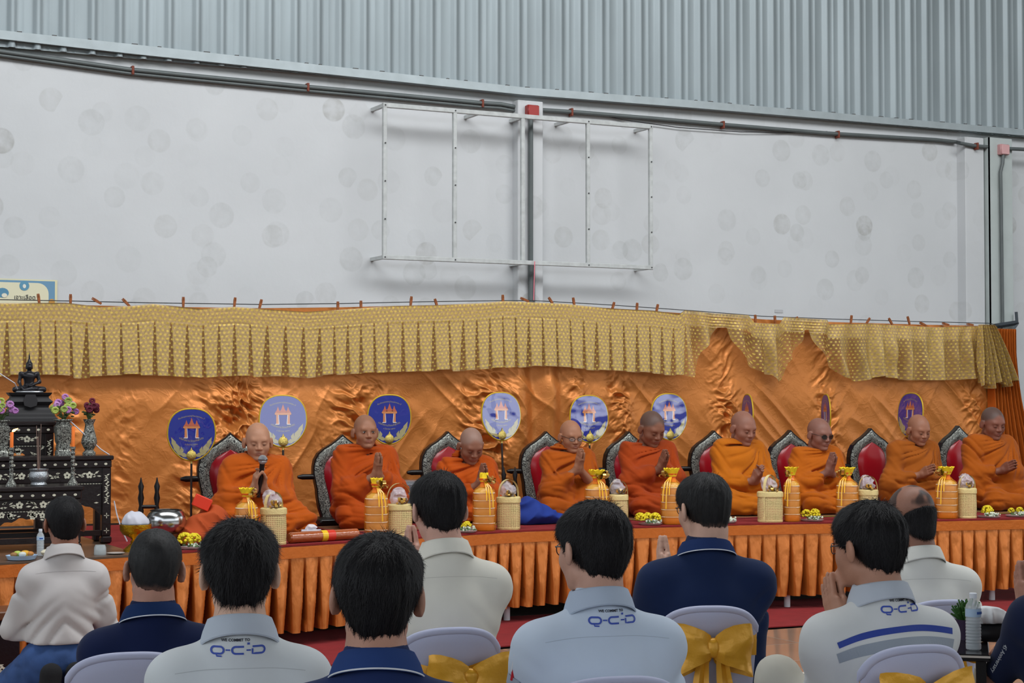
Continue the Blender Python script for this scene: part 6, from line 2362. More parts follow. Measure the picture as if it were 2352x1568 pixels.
def ruffle(t, c, r0, r1, h, mt, name, n=28, amp=0.12, seed=0):
    m = MB()
    rows = []
    for j in range(7):
        f = j / 6
        r = r0 + (r1 - r0) * f ** 1.3
        rows.append([(c[0] + r * (1 + amp * f * math.sin(k * 2 * math.pi * 7 / n + seed) + amp * 0.6 * f * math.sin(k * 2 * math.pi * 3 / n + j)) * math.cos(2 * math.pi * k / n), c[1] + r * (1 + amp * f * math.cos(k * 2 * math.pi * 6 / n)) * math.sin(2 * math.pi * k / n), c[2] + h * f + 0.006 * f * math.sin(k * 2.1)) for k in range(n + 1)])
    # folded centre
    rows.append([(c[0] + r1 * 0.55 * math.cos(2 * math.pi * k / n), c[1] + r1 * 0.55 * math.sin(2 * math.pi * k / n), c[2] + h * 0.93 + 0.008 * math.sin(k * 2.9)) for k in range(n + 1)])
    rows.append([(c[0] + r1 * 0.1 * math.cos(2 * math.pi * k / n), c[1] + r1 * 0.1 * math.sin(2 * math.pi * k / n), c[2] + h * 0.80) for k in range(n + 1)])
    m.grid(np.array(rows))
    return m.build(name, mt, t, fix=False)


def offering_bag(px, py_top, py_bot, w_px, label, back=0.10, seed=0, hood=1.0, side=1):
    p = stage_pt(px, back)
    d = (p - ORG) @ FW
    H = (py_bot - py_top) / F * d
    R = w_px / F * d / 2
    t = thing('offering_bag', label, 'offering', p, -math.radians(bearing(px)), 'wrapped offering bags along the platform edge')
    hb = H * 0.76
    # stacked tiers
    nt_ = 5
    for k in range(nt_):
        z0 = 0.006 + hb * 0.86 * k / nt_; z1 = 0.006 + hb * 0.86 * (k + 1) / nt_
        r = R * 0.90
        MB().lathe([(r * 0.93, z0), (r * 0.97, z0 + 0.004), (r, z1 - 0.006), (r * 0.98, z1 - 0.003)], 22, (0, 0, 0), sy=0.92, power=3.0).build('food_tier', M_TIERO if k == 0 else M_TIER, t)
        m = MB(); m.lathe([(r * 1.005, z1 - 0.006), (r * 1.075, z1 - 0.0045), (r * 1.075, z1 - 0.0025), (r * 1.005, z1 - 0.001)], 22, (0, 0, 0), False, sy=0.92, power=3.0)
        m.build('tier_rim', M_RING, t)
    MB().lathe([(R * 0.88, hb * 0.87), (R * 0.78, hb * 0.93), (R * 0.4, hb * 0.985), (0.0, hb)], 20, (0, 0, 0), sy=0.92, power=2.6).build('tier_lid', mat('lid_yellow', (222, 190, 96), rough=0.3), t)
    # cellophane wrap
    rows = []
    n = 36
    for z, r in ((0.0, R * 0.94), (0.012, R * 1.03), (hb * 0.3, R * 1.02), (hb * 0.6, R * 1.03), (hb * 0.85, R * 1.0), (hb * 0.94, R * 0.88), (hb * 1.01, R * 0.56), (hb * 1.07, R * 0.36)):
        rows.append([((r * (1 + 0.035 * math.sin(k * 2.3 + z * 40 + seed))) * math.cos(2 * math.pi * k / n), (r * 0.94 * (1 + 0.03 * math.cos(k * 1.9 + seed))) * math.sin(2 * math.pi * k / n), z) for k in range(n + 1)])
    m = MB(); m.grid(np.array(rows)); m.build('cellophane_wrap', M_WRAP, t, fix=False)
    MB().lathe([(R * 0.40, hb * 1.00), (R * 0.34, hb * 1.05), (R * 0.32, hb * 1.10), (R * 0.50, hb * 1.20)], 18).build('tissue_neck', M_ORN, t)
    ruffle(t, (0, 0, hb * 1.13), R * 0.40, R * 0.60 * hood, H - hb * 1.13, M_YEL, 'yellow_ruffle', seed=seed)
    # ribbon knot and tails
    m = MB()
    m.tube([(R * 0.3 * math.cos(a), -R * 0.3 * math.sin(a), hb * 1.13) for a in np.linspace(0, 2 * math.pi, 13)[:-1]], 0.004, 5, closed=True)
    for s, L in ((side * 0.55, 0.62), (side * 0.85, 0.45), (side * 0.25, 0.30)):
        pts = [(R * 0.2 * s, -R * 0.38, hb * 1.12), (R * 0.7 * s, -R * 0.85, hb * 1.0), (R * 0.9 * s, -R * 1.12, hb * (1.0 - L * 0.5)), (R * 0.95 * s, -R * 1.14, hb * (1.0 - L))]
        rws = [[(a - 0.0045, b, c), (a + 0.0045, b - 0.001, c)] for a, b, c in pts]
        m.grid(np.array(rws))
    m.build('yellow_ribbon_tails', M_RIBY, t, fix=False)
    bow_part(t, (side * R * 0.45, R * -0.25, hb * 1.13), R * 0.75, seed=seed)
    return t


def bamboo_mat():
    m = bpy.data.materials.new('woven_bamboo'); m.use_nodes = True
    nt = m.node_tree; n, l = nt.nodes, nt.links; b = n['Principled BSDF']
    b.inputs['Roughness'].default_value = 0.5
    uv = n.new('ShaderNodeUVMap'); uv.uv_map = 'UVMap'
    mp = n.new('ShaderNodeMapping'); mp.inputs['Scale'].default_value = (1, 1, 1); l.new(uv.outputs[0], mp.inputs[0])
    vo = n.new('ShaderNodeTexVoronoi'); vo.inputs['Scale'].default_value = 85; vo.inputs['Randomness'].default_value = 0.12
    l.new(mp.outputs[0], vo.inputs['Vector'])
    r = n.new('ShaderNodeMapRange')
    for i, v in zip((1, 2, 3, 4), (0.24, 0.33, 1.0, 0.0)):
        r.inputs[i].default_value = v
    l.new(vo.outputs['Distance'], r.inputs[0])
    nz = n.new('ShaderNodeTexNoise'); nz.inputs['Scale'].default_value = 9; l.new(mp.outputs[0], nz.inputs['Vector'])
    cr = n.new('ShaderNodeValToRGB'); l.new(nz.outputs[0], cr.inputs[0])
    cr.color_ramp.elements[0].position = 0.42; cr.color_ramp.elements[0].color = lin((126, 104, 60)); cr.color_ramp.elements[1].position = 0.58; cr.color_ramp.elements[1].color = lin((190, 120, 92))
    mx = n.new('ShaderNodeMix'); mx.data_type = 'RGBA'; mx.inputs[6].default_value = lin((222, 200, 138)); l.new(cr.outputs[0], mx.inputs[7]); l.new(r.outputs[0], mx.inputs[0])
    l.new(mx.outputs[2], b.inputs['Base Color'])
    bp = n.new('ShaderNodeBump'); bp.inputs['Strength'].default_value = 0.8; bp.inputs['Distance'].default_value = 0.003; bp.invert = True
    l.new(r.outputs[0], bp.inputs['Height']); l.new(bp.outputs[0], b.inputs['Normal'])
    return m
M_WEAVE = bamboo_mat()
M_BAMB = mat('bamboo_strip', (224, 202, 140), rough=0.45, var=0.08, vscale=20, bump=0.3, bscale=120)
M_CLEAR = mat('clear_cellophane', (226, 218, 226), rough=0.12, alpha=0.45, spec=0.8, bump=0.8, bscale=30)


def basket(px, py_lid, py_bot, w_px, label, back=0.10, hand_px=None, seed=0, power=3.2, lump=1.0, hturn=0.5):
    p = stage_pt(px, back)
    d = (p - ORG) @ FW
    H = (py_bot - py_lid) / F * d
    R = w_px / F * d / 2
    t = thing('bamboo_basket', label, 'basket', p, -math.radians(bearing(px)) + 0.15 * math.sin(seed * 2.1), 'bamboo offering baskets along the platform edge')
    n = 40
    def ring(r, z):
        o = []
        for k in range(n + 1):
            a = 2 * math.pi * k / n
            c, s = math.cos(a), math.sin(a)
            q = (abs(c) ** power + abs(s) ** power) ** (-1 / power)
            o.append((r * c * q, r * 0.85 * s * q, z))
        return o
    zs = np.linspace(0.0, H * 0.84, 9)
    G = np.array([ring(R * (0.93 + 0.04 * math.sin(f * math.pi)), z) for f, z in zip(np.linspace(0, 1, 9), zs)])
    U = np.zeros((9, n + 1, 2)); U[:, :, 0] = np.linspace(0, 2 * math.pi * R, n + 1)[None]; U[:, :, 1] = zs[:, None]
    link('woven_body', grid_mesh('woven_body', G, uv=U), t, M_WEAVE)
    m = MB(); m.grid(np.array([ring(R * 0.2, 0.001), ring(R * 0.93, 0.001), ring(R * 0.955, 0.004), ring(R * 0.955, 0.018), ring(R * 0.93, 0.02)])); m.build('base_band', M_BAMB, t)
    m = MB(); m.grid(np.array([ring(R * 0.93, H * 0.82), ring(R * 1.0, H * 0.83), ring(R * 1.0, H * 0.93), ring(R * 0.985, H * 0.975), ring(R * 0.9, H), ring(R * 0.5, H * 1.01), ring(R * 0.01, H * 1.012)])); m.build('lid', M_BAMB, t)
    # handle arch
    hh = ((py_lid - hand_px) / F * d) if hand_px else H * 0.5
    m = MB()
    rows = []
    ca, sa = math.cos(hturn), math.sin(hturn)
    for k in range(15):
        a = math.pi * k / 14
        x = R * 0.98 * math.cos(a); z = H * 0.96 + hh * math.sin(a) ** 0.7
        nx, ny = -sa * 0.011, ca * 0.011
        rows.append([(x * ca - nx, x * sa * 0.85 - ny, z), (x * ca + nx, x * sa * 0.85 + ny, z)])
    for s in (1, -1):
        rr = [(s * R * 1.01 * ca, s * R * 0.87 * sa, z) for z in (H * 0.96, H * 0.5, 0.01)]
    G = np.array(rows); m.grid(G); G2 = G.copy(); G2[:, :, 2] -= 0.004; m.grid(G2[:, ::-1])
    for s in (1, -1):
        q = np.array([[(s * R * 1.015 * ca + sa * 0.011 * k_, s * R * 0.88 * sa - ca * 0.011 * k_, z) for k_ in (-1, 1)] for z in (H * 0.97, H * 0.5, 0.008)])
        m.grid(q)
    m.build('handle', M_BAMB, t, fix=False)
    # crumpled clear wrapping on top of the lid
    if lump:
        v = Vol([-0.09, -0.09, 0], [0.09, 0.09, 0.16], 0.007)
        v.ell((-0.005, 0.0, 0.038), (0.052 * lump, 0.04, 0.045 * lump), 0)
        v.ell((-0.03 * hturn, 0.0, 0.075), (0.034, 0.028, 0.030), 0.02)
        v.warp(lambda q: 0.012 * (1 - 2 * np.abs(noise3(q * 42 + seed))), 0.05)
        o, _, _ = vol_obj('clear_wrapping', v, M_CLEAR, t, 0)
        o.location = (0, 0, H * 1.0)
        bow_part(t, (0.015, -R * 0.45, H * 1.05), 0.048, seed=seed + 5, loops=13)


BAGS = [(567, 1106, 1238, 53, 'orange offering bag in front of the microphone monk', 1.0, 1), (865, 1100, 1236, 54, 'orange offering bag in front of the open-eyed monk', 0.85, 1), (1112, 1090, 1222, 52, 'tall orange offering bag with a narrow yellow tip, before the bowing monk', 0.6, 1),
        (1371, 1085, 1214, 56, 'orange offering bag before the thin monk in spectacles', 1.1, 1), (1543, 1078, 1206, 52, 'orange offering bag before the red-brown robed monk', 1.1, -1), (1818, 1077, 1201, 38, 'slim orange offering bag left of the monk in tinted glasses', 1.3, -1),
        (1945, 1079, 1200, 50, 'orange offering bag right of the monk in tinted glasses', 1.2, -1), (2173, 1075, 1193, 50, 'orange offering bag before the brown-orange robed monk', 1.2, -1)]
for i, (px, a, b, w, lab, hood, sd_) in enumerate(BAGS):
    offering_bag(px, a, b, w, lab, 0.11, i * 1.3, hood, sd_)
BASK = [(629, 1168, 1252, 62, 'bamboo basket in front of the microphone monk, nearest of the baskets', 1128, 2.6), (917, 1164, 1238, 60, 'bamboo basket with big gold bow before the open-eyed monk', 1113, 3.4), (1168, 1149, 1224, 55, 'bamboo basket with handle right of the tall narrow-tipped bag', 1106, 4.0),
        (1420, 1140, 1212, 46, 'bamboo basket with open handle between the thin and red-brown robed monks', 1104, 3.0), (1768, 1133, 1203, 60, 'wide bamboo basket before the stout monk', 1092, 2.6), (1993, 1129, 1199, 46, 'bamboo basket half hidden between the last two bags', 1094, 3.0), (2220, 1121, 1190, 44, 'bamboo basket right of the last orange bag', 1088, 3.2)]
for i, (px, a, b, w, lab, hp, pw) in enumerate(BASK):
    basket(px, a, b, w, lab, 0.11, hp, i, pw, 1.0, (0.9, 0.15, 0.7, 0.3, 1.0, 0.5, 0.6)[i])

# ---- flower bundles (a garland of yellow and white blossoms on a leaf or dish)
M_FY = mat('marigold_yellow', (228, 206, 36), rough=0.7, var=0.2, vscale=90)
M_FW = mat('jasmine_white', (218, 224, 205), rough=0.7)
M_FG = mat('leaf_green', (84, 112, 62), rough=0.6)
_ico = None
def petal_cluster(mb, c, r, n, rn, pr=0.3):
    for _ in range(n):
        a = rn.uniform(0, 2 * math.pi); e = rn.uniform(-0.3, 1.4)
        q = (c[0] + r * math.cos(a) * math.cos(e), c[1] + r * math.sin(a) * math.cos(e), c[2] + r * math.sin(e))
        mb.ball(q, (r * pr * rn.uniform(0.7, 1.3), r * pr * rn.uniform(0.7, 1.3), r * pr * 0.8), 6, 3)
def flowers(px, label, back, ny=2, nw=1, sz=0.035, seed=0, spread=0.06, dish=True):
    rn = random.Random(seed)
    p = stage_pt(px, back)
    t = thing('flower_bundle', label, 'flowers', p, -math.radians(bearing(px)), 'flower bundles along the platform edge')
    MB().lathe([(0.03, 0.0), (0.075, 0.004), (0.088, 0.014), (0.084, 0.014), (0.03, 0.006)], 20).build('clear_dish', mat('clear_dish', (214, 216, 218), rough=0.1, alpha=0.6), t)
    my, mw, mg = MB(), MB(), MB()
    for k in range(ny):
        x = -spread * 0.6 + spread * 0.9 * k / max(1, ny - 1) if ny > 1 else -spread * 0.2
        petal_cluster(my, (x, rn.uniform(-0.01, 0.02), 0.030 + 0.006 * (k % 2) + sz * 0.5), sz * rn.uniform(0.85, 1.1), 80, rn, 0.24)
    for k in range(nw * 26):
        a = rn.uniform(0, 2 * math.pi); r = rn.uniform(0.0, 0.058)
        mw.ball((0.025 + r * math.cos(a), -0.015 + 0.6 * r * math.sin(a), 0.016 + rn.uniform(0, 0.024)), 0.0075 * rn.uniform(0.7, 1.2), 5, 3)
    for k in range(10):
        a = rn.uniform(0, 2 * math.pi); r = rn.uniform(0.02, 0.06)
        mg.ball((0.015 + r * math.cos(a), -0.01 + 0.6 * r * math.sin(a), 0.015 + rn.uniform(0, 0.016)), (0.014, 0.010, 0.005), 6, 3)
    tag(my.build('yellow_blossoms', M_FY, t, sharp=False), kind='stuff'); tag(mw.build('white_buds', M_FW, t, sharp=False), kind='stuff'); tag(mg.build('green_leaves', M_FG, t, sharp=False), kind='stuff')
flowers(440, 'yellow blossoms with green leaves below the silver bowl', 0.10, 2, 1, 0.042, 1)
flowers(1067, 'two small yellow blossoms and white buds left of the tall bag', 0.08, 2, 2, 0.024, 2)
flowers(1493, 'long yellow garland with white buds between the spectacled heads', 0.10, 3, 2, 0.036, 3, 0.12)
flowers(1664, 'white buds and yellow blossoms right of the navy polo man with glasses', 0.10, 1, 2, 0.022, 4)
flowers(1864, 'yellow blossoms over white buds right of the slim bag', 0.10, 2, 2, 0.034, 5, 0.07)
flowers(2270, 'yellow pom blossom over white buds right of the last basket', 0.09, 1, 2, 0.038, 6)
flowers(2334, 'white buds with small yellow blossoms at the right edge', 0.12, 2, 2, 0.026, 7, 0.07)

# ---- seat mats
M_MAT = mat('reed_mat', (128, 84, 52), rough=0.8, var=0.3, vscale=60, bump=0.5, bscale=200, stretch=(8, 1, 1))
for i, P in enumerate(MONKS):
    t = thing('seat_mat', ['woven mat under the microphone monk', 'woven mat under the open-eyed monk', 'woven mat under the bowing monk', 'woven mat under the thin monk in spectacles', 'woven mat under the red-brown robed monk', 'woven mat under the stout monk', 'woven mat under the monk in tinted glasses', 'woven mat under the brown-orange robed monk', 'woven mat under the rightmost monk'][i], 'mat', (P.root[0], P.root[1] - 0.12, ZS), 0, 'woven seat mats')
    MB().box((-0.32, -0.27, 0.001), (0.32, 0.27, 0.010), 0.003).build('mat_field', M_MAT, t)
    MB().box((-0.335, -0.29, 0.0005), (0.335, 0.29, 0.008), 0.002).build('mat_border', mat('mat_border_%d' % (i % 2), ((120, 104, 40), (126, 36, 40))[i % 2], rough=0.9), t)

# ---- rolled cloth in plastic
t = thing('wrapped_roll', 'long brown roll in clear plastic with a yellow and red label', 'roll', stage_pt(740, 0.09) + [0, 0, 0.036])
a = stage_pt(664, 0.09) + [0, 0, 0.036] - np.array(t.location); b = stage_pt(822, 0.09) + [0, 0, 0.036] - np.array(t.location)
MB().tube([a, a + (b - a) * 0.02, a + (b - a) * 0.98, b], [0.026, 0.035, 0.035, 0.026], 16).build('rolled_cloth', mat('roll_brown', (166, 84, 40), rough=0.16, coat=0.8, bump=0.5, bscale=26, var=0.1), t)
MB().tube([a + (b - a) * 0.45, a + (b - a) * 0.53], 0.0362, 16, cap=False).build('yellow_band', mat('roll_yellow', (236, 190, 40), rough=0.25), t)
MB().tube([a + (b - a) * 0.53, a + (b - a) * 0.64], 0.0362, 16, cap=False).build('red_band', mat('roll_red', (214, 58, 40), rough=0.25), t)

# ---- silver alms bowl, gold tray with white cloth, robe bundle, red box
def at_stage(px, back):
    return stage_pt(px, back)
p = at_stage(382, 0.42)
d = (p - ORG) @ FW
t = thing('alms_bowl', 'polished silver alms bowl on a low stand left of the first monk', 'bowl', p)
M_SIL = mat('polished_steel', (198, 198, 198), rough=0.2, metal=1.0)
R = 46 / F * d
MB().lathe([(R * 0.62, 0.0), (R * 0.70, 0.01), (R * 0.60, 0.035), (R * 0.66, 0.075), (R * 0.6, 0.08)], 28).build('bowl_stand', mat('bowl_stand', (108, 62, 34), rough=0.5), t)
MB().lathe([(R * 0.45, 0.075), (R * 0.72, 0.085), (R * 0.92, 0.11), (R * 1.0, 0.145), (R * 0.97, 0.18), (R * 0.88, 0.205), (R * 0.76, 0.218), (R * 0.74, 0.218), (R * 0.85, 0.20), (R * 0.94, 0.17), (R * 0.92, 0.13), (R * 0.5, 0.09)], 48).build('bowl_body', M_SIL, t)
MB().tube([(R * 0.76 * math.cos(a_), R * 0.76 * math.sin(a_), 0.219) for a_ in np.linspace(0, 2 * math.pi, 41)[:-1]], 0.004, 6, closed=True).build('bowl_rim', mat('dark_rim', (60, 60, 60), metal=0.8, rough=0.3), t)
p = at_stage(313, 0.20)
t = thing('pedestal_tray', 'gold footed tray holding a folded white cloth', 'tray', p)
M_GOLD = mat('bright_gold', (206, 158, 34), rough=0.22, metal=0.9, bump=0.35, bscale=90)
k = 1.0
MB().lathe([(0.070, 0.0), (0.072, 0.012), (0.050, 0.03), (0.028, 0.048), (0.032, 0.058), (0.022, 0.068), (0.036, 0.082), (0.075, 0.10), (0.092, 0.125), (0.094, 0.160), (0.090, 0.161), (0.088, 0.128), (0.03, 0.095)], 36).build('tray_body', M_GOLD, t)
v = Vol([-0.11, -0.11, 0.12], [0.11, 0.11, 0.27], 0.006)
v.ell((0, 0, 0.160), (0.078, 0.078, 0.080), 0)
v.warp(lambda q: 0.006 * (1 - 2.4 * np.abs(noise3(q * [26, 26, 14]))), 0.05)
v.halfspace((0, 0, 0.158), (0, 0, -1), 0.004)
vol_obj('white_cloth_cover', v, mat('white_linen', (196, 196, 206), rough=0.9), t, 1)

p = at_stage(474, 0.38)
v = Vol([-0.22, -0.20, 0.0], [0.24, 0.20, 0.28], 0.008)
v.ell((-0.02, 0, 0.07), (0.15, 0.12, 0.10), 0); v.ell((0.05, 0.02, 0.14), (0.10, 0.09, 0.09), 0.06); v.ell((-0.11, -0.06, 0.04), (0.09, 0.08, 0.05), 0.05)
v.warp(lambda q: 0.016 * (1 - 2.2 * np.abs(noise3(np.stack([q[:, 0] * 16 + q[:, 2] * 9, q[:, 1] * 10, q[:, 2] * 8], 1)))), 0.06)
v.halfspace((0, 0, 0.002), (0, 0, -1), 0.0)
t = thing('robe_bundle', 'bundle of folded dark orange robe left of the first monk', 'cloth', p)
vol_obj('folded_robe', v, mat('robe_bundle_cloth', (176, 72, 24), rough=0.85), t, 1)
t = thing('red_box', 'small bright red-orange envelope box resting on the robe bundle', 'box', p + [-0.035, 0.02, 0.225], math.radians(-15))
o = MB().box((-0.055, -0.035, 0.0), (0.055, 0.035, 0.075), 0.004).build('box_body', mat('bright_red_card', (226, 58, 30), rough=0.5), t)
o.rotation_euler = (0.0, math.radians(24), 0)

# blue cloth bag beside the thin monk
p = at_stage(1226, 0.48)
v = Vol([-0.22, -0.16, 0.0], [0.30, 0.18, 0.26], 0.008)
v.ell((0, 0, 0.06), (0.15, 0.11, 0.085), 0); v.ell((-0.05, 0, 0.13), (0.055, 0.06, 0.09), 0.06); v.ell((0.15, 0.0, 0.035), (0.12, 0.07, 0.045), 0.06)
v.warp(lambda q: 0.013 * (1 - 2.2 * np.abs(noise3(np.stack([q[:, 0] * 14 - q[:, 2] * 8, q[:, 1] * 10, q[:, 2] * 10 + 3], 1)))), 0.06)
v.halfspace((0, 0, 0.002), (0, 0, -1), 0.0)
t = thing('shoulder_bag', 'crumpled royal blue cloth bag left of the thin monk in spectacles', 'bag', p)
vol_obj('bag_cloth', v, mat('royal_blue_cloth', (24, 54, 140), rough=0.8, var=0.15), t, 1)

# small clear water bottles and tissue boxes behind the monks
def small_bottle(px, back, label, h=0.20, capc=(215, 218, 225)):
    p = at_stage(px, back)
    t = thing('water_bottle', label, 'bottle', p)
    bottle_geo(t, h, capc)
M_PET = mat('clear_plastic', (226, 232, 236), rough=0.05, trans=0.0, alpha=0.38, spec=0.9)
M_WAT = mat('bottled_water', (196, 206, 212), rough=0.02, alpha=0.35, spec=0.8)
def bottle_geo(t, h, capc=(220, 224, 232), label=True, ribs=True):
    k = h / 0.23
    prof = [(0.024, 0.0), (0.031, 0.006), (0.0315, 0.02)]
    z = 0.02
    for i in range(9):
        prof += [(0.0315, z + 0.004), (0.0288, z + 0.0075), (0.0315, z + 0.011)]
        z += 0.0128
    prof += [(0.0315, 0.150), (0.0315, 0.170), (0.028, 0.184), (0.016, 0.202), (0.0135, 0.208), (0.0135, 0.214)]
    MB().lathe([(r * k, zz * k) for r, zz in prof], 24).build('bottle_body', M_PET, t)
    MB().lathe([(0.028 * k, 0.003 * k), (0.029 * k, 0.165 * k), (0.026 * k, 0.175 * k), (0, 0.175 * k)], 18).build('water', M_WAT, t)
    MB().lathe([(0.0155 * k, 0.210 * k), (0.0155 * k, 0.229 * k), (0.013 * k, 0.231 * k), (0, 0.231 * k)], 18).build('bottle_cap', mat('cap_%d' % capc[0], capc, rough=0.4), t)
    MB().lathe([(0.0322 * k, 0.136 * k), (0.0322 * k, 0.168 * k)], 24, closed_ends=False).build('bottle_label', mat('bottle_label', (176, 200, 226), rough=0.4), t)
    m = MB()
    for j in range(6):
        a = -math.pi / 2 + (j - 2.5) * 0.16
        m.box((0.0326 * k * math.cos(a) - 0.0016, 0.0326 * k * math.sin(a) - 0.0008, 0.147 * k), (0.0326 * k * math.cos(a) + 0.0016, 0.0326 * k * math.sin(a) + 0.0008, 0.157 * k))
    tag(m.build('label_print', mat('label_blue', (50, 92, 170), rough=0.5), t, smooth=False), kind='stuff')
small_bottle(696, 0.95, 'small clear bottle with pale cap between the first two monks', 0.13)
small_bottle(1202, 1.0, 'small clear bottle lying in shade right of the third monk', 0.13)
p = at_stage(716, 0.36)
t = thing('tissue_box', 'white tissue box between the first two monks', 'box', p, -0.3)
MB().box((-0.065, -0.045, 0.0), (0.065, 0.045, 0.055), 0.003).build('box_body', mat('white_card', (205, 205, 215), rough=0.6), t)
v = Vol([-0.05, -0.04, 0.04], [0.05, 0.04, 0.11], 0.006); v.ell((0, 0, 0.058), (0.034, 0.022, 0.028), 0); v.warp(lambda q: 0.010 * (1 - 2 * np.abs(noise3(q * 50))), 0.04)
vol_obj('tissue', v, mat('tissue_white', (222, 214, 218), rough=0.9), t, 0)
# dark crate in plastic behind the second monk
p = at_stage(930, 1.12)
t = thing('wrapped_case', 'dark case wrapped in shiny clear plastic behind the beige-shirted man', 'case', p, -0.4)
MB().box((-0.13, -0.09, 0.0), (0.13, 0.09, 0.30), 0.02).build('case_body', mat('dark_case', (44, 42, 48), rough=0.5), t)
MB().box((-0.138, -0.098, 0.004), (0.138, 0.098, 0.312), 0.03).build('plastic_wrap', mat('shiny_wrap', (200, 202, 208), rough=0.08, alpha=0.22, bump=1.0, bscale=16), t)
# ============================================================ ALTAR
M_EBONY = mat('ebony_lacquer', (30, 20, 20), rough=0.28, spec=0.5, bump=0.1, bscale=60)
M_PEARL = mat('mother_of_pearl', (206, 202, 182), rough=0.2, spec=0.8, var=0.2, vscale=70)


def inlay_flower(m, c, r, y):
    for k in range(5):
        a = 2 * math.pi * k / 5 + 0.3
        q = (c[0] + r * 0.62 * math.cos(a), c[1] + r * 0.62 * math.sin(a))
        m.prism([(q[0] + r * 0.42 * math.cos(b), q[1] + r * 0.42 * math.sin(b)) for b in np.linspace(0, 2 * math.pi, 7)[:-1]], y - 0.002, y, 'y')


def inlay_leaf(m, c, r, an, y):
    d = (math.cos(an), math.sin(an)); u = (-d[1], d[0])
    m.prism([(c[0] - d[0] * r, c[1] - d[1] * r), (c[0] + u[0] * r * 0.35, c[1] + u[1] * r * 0.35), (c[0] + d[0] * r, c[1] + d[1] * r), (c[0] - u[0] * r * 0.35, c[1] - u[1] * r * 0.35)], y - 0.002, y, 'y')


